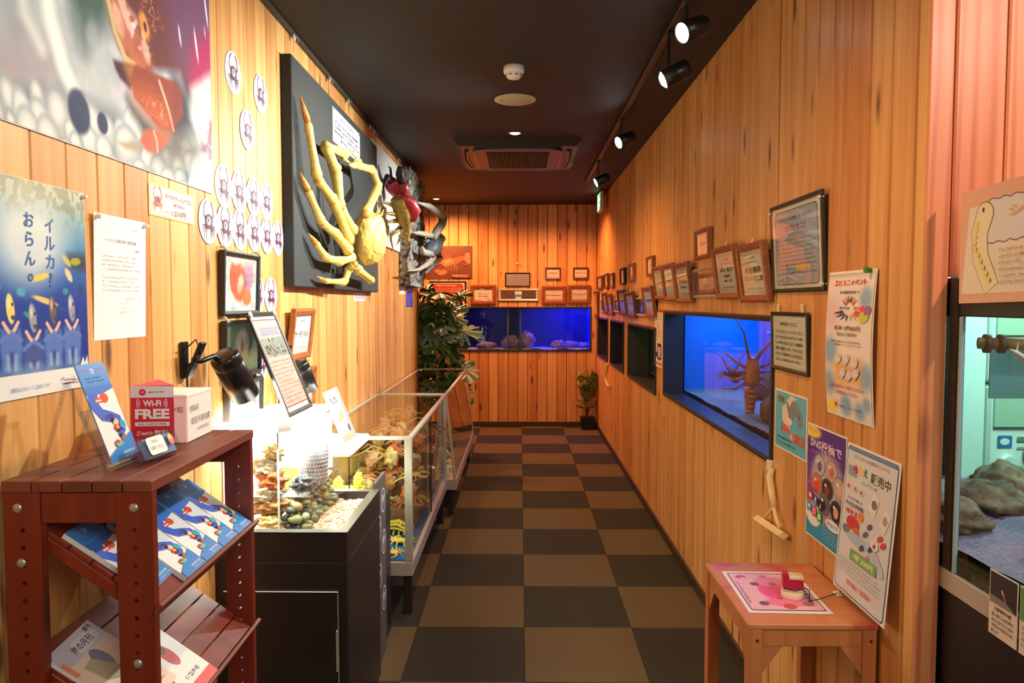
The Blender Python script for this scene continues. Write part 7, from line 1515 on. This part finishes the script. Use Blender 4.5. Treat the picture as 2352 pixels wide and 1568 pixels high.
# air conditioner cassette
q0, q1, q2 = on_z(1040, 318, HC), on_z(1338, 318, HC), on_z(1187, 380, HC); cx = (q0.x+q1.x)/2; wA = .475; yA0, yA1 = q0.y, q2.y
yA0, yA1 = min(q0.y, q2.y), max(q0.y, q2.y)
ac = thing('air_conditioner', 'black square ceiling cassette air conditioner with slatted grille', 'air conditioner', (cx, (yA0+yA1)/2, HC))
ACM = mat('dark_grey_plastic', (46,46,50), .38)
m = M(); vs = []; e = .05
for (x, y, z) in ((cx-wA,yA0,HC),(cx+wA,yA0,HC),(cx+wA,yA1,HC),(cx-wA,yA1,HC),(cx-wA+e,yA0+e,HC-.045),(cx+wA-e,yA0+e,HC-.045),(cx+wA-e,yA1-e,HC-.045),(cx-wA+e,yA1-e,HC-.045)): vs.append((x,y,z))
m.add(vs, [(0,1,2,3),(7,6,5,4),(0,4,5,1),(1,5,6,2),(2,6,7,3),(3,7,4,0)]); m.build('panel', ACM, ac)
cy = (yA0+yA1)/2; gw, gh = .27, (yA1-yA0)/2-.20
def rr(m, hx, hy, r, za, zb, inner=None, n=6):
    def loop(hx, hy, r): return [(cx+sx*(hx-r)+r*math.cos(R(a0+90*i/n)), cy+sy*(hy-r)+r*math.sin(R(a0+90*i/n))) for sx,sy,a0 in ((1,1,0),(-1,1,90),(-1,-1,180),(1,-1,270)) for i in range(n+1)]
    o = loop(hx,hy,r); N = len(o)
    if inner is None: m.add([(x,y,za) for x,y in o]+[(x,y,zb) for x,y in o], [(i,(i+1)%N,N+(i+1)%N,N+i) for i in range(N)]+[tuple(range(N-1,-1,-1)), tuple(range(N,2*N))])
    else:
        q = loop(hx-inner,hy-inner,max(r-inner,.004)); m.add([(x,y,za) for x,y in o]+[(x,y,zb) for x,y in o]+[(x,y,zb) for x,y in q]+[(x,y,za) for x,y in q], [f for i in range(N) for f in ((i,(i+1)%N,N+(i+1)%N,N+i),(N+i,N+(i+1)%N,2*N+(i+1)%N,2*N+i),(2*N+i,2*N+(i+1)%N,3*N+(i+1)%N,3*N+i))])
m = M(); rr(m, .335, cy-yA0-.09, .10, HC-.046, HC-.060); m.build('raised_panel', ACM, ac, False)
m = M(); rr(m, .335, cy-yA0-.09, .10, HC-.0595, HC-.064, .012); m.build('panel_rim', mat('light_rim', (96,94,98), .35), ac)
m = M(); m.bbox((cx-gw+.03,cy-gh,HC-.061),(cx+gw-.03,cy+gh,HC-.0602), .0002); m.build('grille_recess', mat('deep_black', (8,8,8), .8), ac)
for k in range(34):
    x = cx-gw+.035+(2*gw-.07)*k/33; m = M(); m.box((x-.0022,cy-gh,HC-.070),(x+.0022,cy+gh,HC-.0612)); m.build('slat', mat('grille_slat', (72,70,72), .4), ac)
for sg in (-1,1):
    m = M(); m.tube([(cx+sg*(.375+.03*math.cos(a_)),cy+ (cy-yA0-.16)*math.sin(a_),HC-.047) for a_ in [R(t_) for t_ in range(-80,81,16)]], .014, 6, flat=.4); m.build('air_outlet', MATS['deep_black'], ac, True)
    m = M(); m.tube([(cx+sg*(.362+.03*math.cos(a_)),cy+ (cy-yA0-.18)*math.sin(a_),HC-.052) for a_ in [R(t_) for t_ in range(-80,81,16)]], .006, 6, flat=.4); m.build('louvre', mat('louvre_grey', (90,90,92), .3), ac, True)
# lighting track and spotlights
trk = M(); trk.bbox((.625, 2.2, HC-.030), (.655, 7.2, HC), .003)
solo(trk, 'lighting_track', mat('black_track', (24,24,26), .4), 'long black lighting track along the ceiling near the right wall', 'lighting track')
for i, (px, py, aim, ds, on) in enumerate(((1553,72,(-1.0,2.15,1.75),'nearest and brightest',1),(1514,178,(-1.0,3.35,1.7),'second from the camera',1),(1427,325,(-1.0,4.0,1.75),'third, seen mostly from behind',1),(1363,417,(-1.0,5.9,1.7),'farthest, by the exit sign',1))):
    c_ = on_x(px, py, .60) if i != 2 else on_x(px, py, .64); y = c_.y; zc_ = c_.z
    A = Vector((.64, y, min(zc_, HC-.08))); t = thing('track_spotlight', 'black track spotlight with glowing white lens, ' + ds, 'spotlight', (A.x, A.y, HC-.03), group='spotlights on the ceiling track')
    dr_ = (Vector(aim)-A).normalized(); s_ = dr_.orthogonal().normalized(); q = Matrix((s_, dr_.cross(s_), dr_)).transposed()
    hd = A - dr_*.02; SB = mat('black_spotlight_body', (26,26,28), .35)
    m = M(); m.bbox((A.x-.014,A.y-.03,HC-.045),(A.x+.014,A.y+.03,HC-.0302), .003); m.build('track_adapter', SB, t)
    m = M(); m.tube([(A.x,A.y,HC-.045),(A.x,A.y,A.z+.02)], .006, 8); m.build('stem', SB, t)
    m = M(); m.lathe([(.001,-.075),(.034,-.075),(.039,-.06),(.041,.045),(.038,.045),(.034,.0),(.001,.0)], hd, 24, m=q); m.build('lamp_head', SB, t, True)
    m = M(); m.lathe([(.0005,.060 if i < 2 else .044),(.022,.055 if i < 2 else .041),(.036,.042),(.037,.034)], hd, 20, m=q); m.build('lens', mat('lit_lens', (255,255,250), .3, emit=(246,250,255), estr=30), t, True)
# exit sign
ex = thing('exit_sign', 'slim box exit sign with glowing green and white face, far right ceiling', 'exit sign', (.86, 7.95, 2.50))
m = M(); m.bbox((.838,7.80,2.485),(.872,8.10,2.685), .004); m.build('housing', mat('beige_housing', (190,180,160), .5), ex)
fr = basis((.8372,7.95,2.585), (0,-1,0), (0,0,1)); p = P(.0002); p.rect(-.14,-.09,.14,.09,(40,170,100)); p.rect(-.135,-.085,.0,.085,(236,250,240)); p.oval(-.05,.04,.018,.02,(30,150,90)); p.line([(-.05,.03),(-.075,-.01),(-.03,-.02)], .02, (30,150,90)); p.line([(-.065,-.01),(-.10,-.06)], .014, (30,150,90)); p.line([(-.04,-.02),(-.02,-.07)], .014, (30,150,90)); p.text('非常口', .07, .02, w=.11, h=.04, col=(244,250,246), bold=.03); p.text('EXIT', .07, -.04, w=.08, h=.03, col=(244,250,246), bold=.02)
pmx = print_mat('lit_exit_face'); nt = pmx.node_tree; nt.links.new(nt.nodes['Attribute'].outputs['Color'], nt.nodes['Principled BSDF'].inputs['Emission Color']); nt.nodes['Principled BSDF'].inputs['Emission Strength'].default_value = 2.5
p.v = [tuple(fr @ Vector(v)) for v in p.v]; p.build('lit_face', pmx, ex)

# ================================================================== PLANTS
def leaf_mesh(notch, n=44, size=.24, asp=1.0, curl=.25, seed=0):
    r_ = random.Random(seed); vs = [(0,0,0)]; 
    for i in range(n+1):
        th = R(-170 + 340*i/n); f = .55+.45*math.cos(th/2)**.8 if True else 1
        rad = size*(.40+.45*math.cos(th*.5)) * (1 if abs(th) > R(12) else 1.05)
        if notch:
            k = abs(th)/R(170); 
            for c_ in (.20,.38,.55,.72): 
                if abs(k-c_) < .028: rad *= .50
        x = rad*math.sin(th)*asp; y = rad*math.cos(th); vs.append((x, y, -curl*(x*x+ (y*y if y > 0 else 0)*.6)/size + .012*math.sin(i*1.3)))
    return vs, [(0, i, i+1) for i in range(1, n+1)]
LEAFM = [mat('leaf_dark_green', (44,84,40), .35, bump=.2, bscale=40, var=.2), mat('leaf_mid_green', (74,116,58), .35, bump=.2, bscale=40, var=.2), mat('leaf_blue_green_lit', (110,150,136), .32, var=.15), mat('leaf_bright_green', (96,170,50), .35, var=.2)]  # blue-green puts the light on camera-facing leaves into their colour
lm = {}
for k in range(3):
    vs, fs = leaf_mesh(True, 44, .20+.03*k, 1.1, .35, k)
    for j, mt_ in enumerate(LEAFM):
        me = bpy.data.meshes.new('leaf'); me.from_pydata(vs, [], fs); me.materials.append(mt_); lm[(k,j)] = me
pc_ = Vector((-.800, 7.50, 0)); pl_ = thing('monstera_plant', 'tall leafy monstera plant with split leaves behind the far display case', 'plant', pc_)
m = M(); m.lathe([(.001,0),(.13,0),(.16,.24),(.165,.26),(.15,.26),(.145,.22),(.001,.22)], pc_, 28); m.build('pot', mat('dark_plant_pot', (50,44,40), .5), pl_, True)
m = M(); m.tube([pc_+Vector((.01*math.sin(i),.01*math.cos(i*1.3),.2+i*.12)) for i in range(12)], [.022-.001*i for i in range(12)], 8); st_ = m.build('stem', mat('brown_green_stem', (76,70,44), .7, var=.3), pl_, True)
r3 = random.Random(21)
for i in range(58):
    z = .50 + 1.12*(i/57)**.9 + r3.uniform(-.03,.03); a = i*2.399 + r3.uniform(-.3,.3); rad = r3.uniform(.10,.24)*(1 if z < 1.5 else .8)
    p0 = pc_+Vector((0,0,z-.08)); tip = pc_+Vector((rad*math.cos(a), rad*math.sin(a)*.8-.02, z+.02))
    m = M(); m.tube([p0, p0.lerp(tip,.5)+Vector((0,0,.04)), tip], [.006,.005,.004], 5); m.build('petiole', MATS['brown_green_stem'], pl_, True)
    j = r3.choices((0,1,2,3), (5,4,4,2.0 if z > 1.45 else 0))[0]
    o = bpy.data.objects.new('leaf', lm[(r3.randint(0,2), j)]); COL.objects.link(o); o.parent = pl_
    dirv = Vector((math.cos(a), math.sin(a)*.8-.35, r3.uniform(-.55,.25))).normalized(); nz = Vector((dirv.x*.3, -.65, .75)); nz = (nz - dirv*nz.dot(dirv)).normalized(); xx = dirv.cross(nz)
    wm_ = Matrix(((xx.x,dirv.x,nz.x,tip.x),(xx.y,dirv.y,nz.y,tip.y),(xx.z,dirv.z,nz.z,tip.z),(0,0,0,1))) @ Matrix.Scale(r3.uniform(.66,.95),4)
    o.matrix_local = Matrix.Translation(-pc_) @ wm_
pc2 = Vector((.805, 8.80, 0)); p2_ = thing('croton_plant', 'small bushy yellow-green plant in a black square pot in the right back corner', 'plant', pc2)
m = M(); vs = [(sx*a,sy*a,z) for z,a in ((0,.068),(.150,.085)) for sx,sy in ((-1,-1),(1,-1),(1,1),(-1,1))]; vs = [tuple(pc2+Vector(v)) for v in vs]; m.add(vs, [(3,2,1,0),(4,5,6,7)]+[(i,(i+1)%4,4+(i+1)%4,4+i) for i in range(4)]); m.build('pot', BLACKP, p2_)
m = M()
for k in range(5): m.tube([pc2+Vector((0,0,.15)), pc2+Vector((.02*math.cos(k*1.3),.02*math.sin(k*1.3),.30)), pc2+Vector((.05*math.cos(k*1.3),.05*math.sin(k*1.3),.45))], [.007,.005,.004], 6)
m.build('stem', MATS['brown_green_stem'], p2_, True)
cm = [mat('croton_green', (66,84,34), .4, var=.4, bscale=30), mat('croton_yellow', (196,170,80), .4, var=.35, bscale=30), mat('croton_olive', (110,116,50), .4, var=.5, bscale=30), mat('dry_leaf', (170,140,90), .6)]
vs, fs = leaf_mesh(False, 16, .125, .72, .9, 5); cmesh = []
for mt_ in cm: me = bpy.data.meshes.new('leaf'); me.from_pydata(vs, [], fs); me.materials.append(mt_); cmesh.append(me)
for i in range(76):
    z = .34 + .28*(i/75) + r3.uniform(-.02,.02); a = i*2.399; rad = .02+.07*min(1,(z-.28)/.18)*r3.uniform(.6,1)
    if i < 5: z, rad = .28, .06
    tip = pc2+Vector((rad*math.cos(a), rad*math.sin(a), z)); dirv = Vector((math.cos(a)*.6, math.sin(a)*.6, .75 if i >= 5 else .25)).normalized(); nz = Vector((math.cos(a),math.sin(a)-.4,.2)); nz = (nz-dirv*nz.dot(dirv)).normalized(); xx = dirv.cross(nz)
    o = bpy.data.objects.new('leaf', cmesh[3] if i < 5 else r3.choices(cmesh[:3],(4,2,4))[0]); COL.objects.link(o); o.parent = p2_
    o.matrix_local = Matrix.Translation(-pc2) @ Matrix(((xx.x,dirv.x,nz.x,tip.x),(xx.y,dirv.y,nz.y,tip.y),(xx.z,dirv.z,nz.z,tip.z),(0,0,0,1))) @ Matrix.Scale(r3.uniform(.6,.95),4)
    if i % 3 == 0: m = M(); m.tube([pc2+Vector((0,0,z-.08)), tip], [.003,.002], 4); m.build('petiole', MATS['brown_green_stem'], p2_)

# ================================================================== RIGHT TANK (beyond the wall end) AND MADE-UP ROOM BEHIND
GTG = glass_mat('greenish_tank_glass', (222,246,238), .05)
FX = .994; y0, y1, x1 = 1.0, 2.25, 1.46
m = M(); m.bbox((FX+.002, y0, 0), (x1, y1, .845), .003)
solo(m, 'tank_cabinet', mat('black_tank_cabinet', (20,19,21), .45), 'black cabinet under the tank at the far right', 'cabinet')
rt_ = thing('goby_tank', 'framed glass tank at the far right with rocks, pipe and firefish', 'aquarium', (1.2, 1.6, .846))
m = M(); m.bbox((FX-.004,y0,.846),(x1,y1,.896), .003); m.build('base_rail', mat('pale_metal_rail', (186,184,176), .4, .3), rt_)
m = M(); 
for a, b in (((FX-.002,y0,1.484),(FX+.022,y1,1.572)),((x1-.024,y0,1.484),(x1,y1,1.572)),((FX+.022,y1-.024,1.484),(x1-.024,y1,1.572)),((FX+.022,y0,1.484),(x1-.024,y0+.024,1.572))): m.bbox(a, b, .003)
m.build('top_frame', BLACKP, rt_)
# visible near-end post of the wall opening and glass corner seal
m = M(); m.bbox((FX-.006,1.678,.897),(FX+.014,1.712,1.57), .003); m.build('corner_post', BLACKP, rt_)
m = M(); m.bbox((FX-.005,1.664,.897),(FX+.004,1.675,1.484), .002); m.build('glass_edge', mat('bluish_glass_edge', (150,176,190), .15), rt_)
for q in ([(FX,y0,.896),(FX,y1,.896),(FX,y1,1.484),(FX,y0,1.484)], [(x1,y1,.896),(FX,y1,.896),(FX,y1,1.484),(x1,y1,1.484)], [(x1,y0,.896),(x1,y1,.896),(x1,y1,1.484),(x1,y0,1.484)]):
    m = M(); m.add(q, [(0,1,2,3)]); m.build('glass_pane', GTG, rt_)
m = M(); n = 26; vs = []; fs = []
for j in range(n+1):
    for i in range(n+1):
        x = FX+.004+(x1-FX-.008)*i/n; y = y0+.02+(y1-y0-.04)*j/n; vs.append((x, y, .955+.04*i/n+.03*mn.noise(Vector((x*5,y*5,3)))+.008*mn.noise(Vector((x*50,y*50,1)))))
for j in range(n):
    for i in range(n): k = j*(n+1)+i; fs.append((k,k+1,k+n+2,k+n+1))
m.add(vs, fs); sk_ = M(); sk_.bbox((FX+.003,y0+.01,.897),(x1-.004,y1-.01,.935), .002); sk_.build('dark_soil', mat('dark_soil', (58,50,36), .9, bump=.6, bscale=60, var=.3), rt_)
o = m.build('sand_bed', mat('mauve_sand', (126,112,136), .8, bump=1, bscale=120, var=.25), rt_, True); o['kind'] = 'stuff'
for i, (x, y, z, r, ds) in enumerate(((1.08,1.85,.985,(.07,.12,.045),'wide low rock at the left'),(1.24,1.95,.99,(.09,.10,.05),'rock behind the low one'),(1.235,1.66,1.07,(.045,.055,.085),'tall dark rock at the right'),(1.12,1.52,.985,(.05,.05,.03),'small front rock'),(1.36,2.06,1.0,(.08,.10,.06),'rearmost rock'))):
    solo(rockmesh((x,y,z), r, 70+i, .35, 26, 18, 2.0), 'rock', mat('brown_reef_rock', (112,98,76), .85, bump=1, bscale=40, var=.35), ds + ' inside the far right tank', 'rock', 'reef rocks in the far right tank', True)
m = M(); m.tube([(FX+.03,1.66,1.425),(1.20,1.60,1.422),(1.36,1.56,1.42)], .013, 14); pp = thing('filter_pipe', 'grey-brown ribbed pipe across the top of the far right tank', 'pipe', (1.2,1.6,1.42)); m.build('pipe', mat('grey_brown_pipe', (120,108,80), .4, var=.3), pp, True)
for k, f in enumerate((.05,.13,.30)):
    a = Vector((FX+.03+.33*f,1.66-.10*f,1.424)); m = M(); m.tube([a-Vector((.006,-.002,0)), a+Vector((.006,-.002,0))], .021, 16); m.build('pipe_ring', mat('dark_rubber', (40,36,32), .6), pp, True)
m = M(); m.tube([(1.165,1.61,1.44),(1.165,1.61,1.50)], .013, 12); m.build('blue_connector', mat('blue_plastic', (30,90,130), .4), pp, True)
fb_ = Vector((1.085,1.60,1.396)); fi = thing('firefish', 'small firefish with pale head and orange tail under the pipe', 'fish', fb_); dv = Vector((.078,.03,-.040))
m = M(); m.tube([fb_-dv*.5, fb_-dv*.3, fb_, fb_+dv*.15], [.002,.008,.009,.008], 10, flat=.7); m.build('head_body', mat('pale_fish', (206,206,180), .4), fi, True)
m = M(); m.tube([fb_+dv*.12, fb_+dv*.35, fb_+dv*.55], [.008,.006,.004], 10, flat=.7); m.build('tail_body', mat('orange_fish', (226,70,30), .4), fi, True)
m = M(); m.tube([fb_+dv*.52, fb_+dv*.66, fb_+dv*.72], [.003,.009,.006], 8, flat=.25); m.build('tail_fin', mat('dark_red_fin', (110,24,20), .5), fi, True)
m = M(); m.tube([fb_-dv*.25+Vector((0,0,.006)), fb_-dv*.2+Vector((0,0,.026))], [.002,.0005], 5); m.build('dorsal_fin', MATS['pale_fish'], fi)
m = M(); m.bbox((1.30,2.05,1.25),(1.43,2.055,1.39), .001); solo(m, 'teal_card', mat('teal_card', (70,150,146), .5), 'teal card hanging behind the firefish in the far right tank', 'card')
light('goby_tank_lamp', 'AREA', (1.22,1.62,1.475), (1.22,1.62,.9), 1.6, (.62,.55,1), shape='RECTANGLE', size=.2, size_y=.6)
# label cards on the rail
for k, (ya, yb_) in enumerate(((1.533,1.443),(1.438,1.35))):
    M4 = basis((FX-.0065, (ya+yb_)/2, .892), (0,-1,0), (0,0,1))
    def d(p, w, h, t, k=k):
        p.rect(-w*.47,0,w*.47,h*.48,(40,40,48)); p.poly([(-w*.47,0),(-w*.47,h*.12),(w*.1,h*.10),(w*.47,0)], (130,130,134)); p.line([(-w*.05,h*.26),(w*.05,h*.16)], w*.05, (226,206,196)); p.line([(w*.02,h*.2),(w*.10,h*.10)], w*.05, (206,90,70))
        if k == 0:
            p.text('ハタタテハゼ', -w*.0, -h*.07, w=w*.6, h=h*.075, col=(40,36,36), bold=.04)
            for i, s_ in enumerate(('長い背ビレを旗竿の','ように立てているの','で縦立と名付けられ','ました')): p.text(s_, -w*.38, -h*(.17+.085*i), w=w*(.76 if i < 3 else .25), h=h*.055, col=(60,56,56), bold=.02, al='L')
        else: p.rect(-w*.47,0,w*.47,h*.48,(90,150,90)); p.marks(-w*.4,-h*.4,w*.4,-h*.05,4,(60,60,60),.9,3)
    sheet('fish_label', ('label card reading ハタタテハゼ standing on the rail of the far right tank','label card with a green picture at the very edge, right of the ハタタテハゼ card')[k], 'label', M4, .088, .135, d, (226,220,216))
# garden eel sign
M4 = basis((FX-.012, 1.445, 1.640), (0,-1,.02), (0,0,1)); 
def d(p, w, h, t):
    p.poly([(-w*.48,-h*.42),(-w*.42,h*.34),(w*.5,h*.40),(w*.5,-h*.42)], (226,222,214)); 
    def cloud(x0, x1, y0, y1, c1):
        pts = [(x0,(y0+y1)/2)]; nn = 9
        pts = [(x0+(x1-x0)*i/40, y1+h*.02*abs(math.sin(i/40*math.pi*nn))) for i in range(41)] + [(x1-(x1-x0)*i/40, y0-h*.02*abs(math.sin(i/40*math.pi*nn))) for i in range(41)]
        p.poly(pts, c1); p.line(pts+[pts[0]], w*.006, (110,110,110))
    cloud(-w*.28, w*.46, h*.02, h*.36, (216,220,232))
    sp_ = [(-w*.30,h*.26),(-w*.34,h*.10),(-w*.33,-h*.10),(-w*.28,-h*.26),(-w*.24,-h*.38)]
    p.line(sp_, h*.24, (120,120,110), h*.20); p.oval(-w*.30,h*.26,h*.122,h*.11,(120,120,110)); p.line(sp_, h*.22, (230,226,196), h*.19); p.oval(-w*.30,h*.26,h*.112,h*.10,(230,226,196))
    p.oval(-w*.31,h*.30,w*.009,h*.022,(60,60,50)); 
    for k in range(10): y = .19-.055*k; p.oval(-w*(.37-.006*abs(k-3)*1.0)+max(0,k-4)*w*.016, h*y, w*.012, h*.022, (190,180,70)); p.oval(-w*(.37-.006*abs(k-3))+max(0,k-4)*w*.016, h*y, w*.009, h*.016, (238,226,130))
    p.text('シンジュ', w*.10, h*.25, w=w*.44, h=h*.085, col=(240,170,50), bold=.01); p.text('アナゴ', w*.16, h*.10, w=w*.30, h=h*.085, col=(240,170,50), bold=.01)
    p.marks(-w*.18, -h*.36, w*.44, -h*.04, 6, (150,146,140), .85, 8, .1); p.line([(-w*.05,-h*.10),(w*.10,-h*.09)], h*.012, (240,190,80))
sheet('eel_sign', 'handmade garden eel sign on the far right tank titled シンジュアナゴ', 'sign', M4, .44, .245, d, (222,176,156), th=.002)
# made-up room in place of the tank's mirrored view: white wall, capsule machines
m = M(); m.box((1.62,3.55,0),(3.2,3.60,HC)); struct(m, 'wall_side_room', mat('pale_cyan_wall', (216,230,222), .7))
m = M(); m.box((3.2,-1.6,0),(3.25,3.6,HC)); struct(m, 'wall_far_right', mat('beige_wall', (206,180,150), .7))
m = M(); m.bbox((1.80,3.06,0),(1.925,3.12,2.3), .004); solo(m, 'white_board', mat('white_panel', (226,236,230), .5), 'white upright panel added behind the far right tank', 'panel')
WM_ = mat('machine_white', (232,236,232), .4); 
for i, (x, z) in enumerate(((1.94,.42),(1.94,.80),(1.94,1.18),(2.27,.42),(2.27,.80),(2.27,1.18))):
    t = thing('capsule_machine', 'white capsule toy machine added behind the far right tank, %s of the %s stack' % (('bottom','middle','top')[i%3], ('left','right')[i//3]), 'vending machine', (x+.15,3.2,z), group='capsule toy machines')
    m = M(); m.bbox((x,3.06,z+.005),(x+.31,3.40,z+.375), .012); m.build('cabinet', WM_, t)
    m = M(); m.bbox((x+.02,3.052,z+.20),(x+.29,3.062,z+.36), .004); m.build('window', mat('machine_window', (170,196,176), .2), t)
    m = M(); m.disc((x+.19,3.059,z+.09),.045,(0,-1,0),20,None,.01); m.build('capsule_door', mat('machine_door', (120,150,140), .3), t)
    m = M(); m.disc((x+.08,3.059,z+.06),.022,(0,-1,0),16,None,.02); m.build('crank', WHITEP, t)
    p = P(); p.rrect(-.03,-.025,.03,.025,.004,(50,110,180)); p.oval(0,0,.02,.014,(226,240,246)); p.rect(.05,.0,.11,.02,(90,130,120)); p.rect(.05,-.03,.11,-.022,(150,170,160)); fr = basis((x+.07,3.058,z+.14), (1,0,0), (0,0,1)); p.v = [tuple(fr @ Vector(v)) for v in p.v]; p.build('sticker', PRINT, t)
light('side_room_fill', 'AREA', (2.1,2.45,2.4), (2.1,3.2,.9), 62, (.72,1,.90), shape='RECTANGLE', size=.8, size_y=.4)  # fill added without a fixture to light the room behind
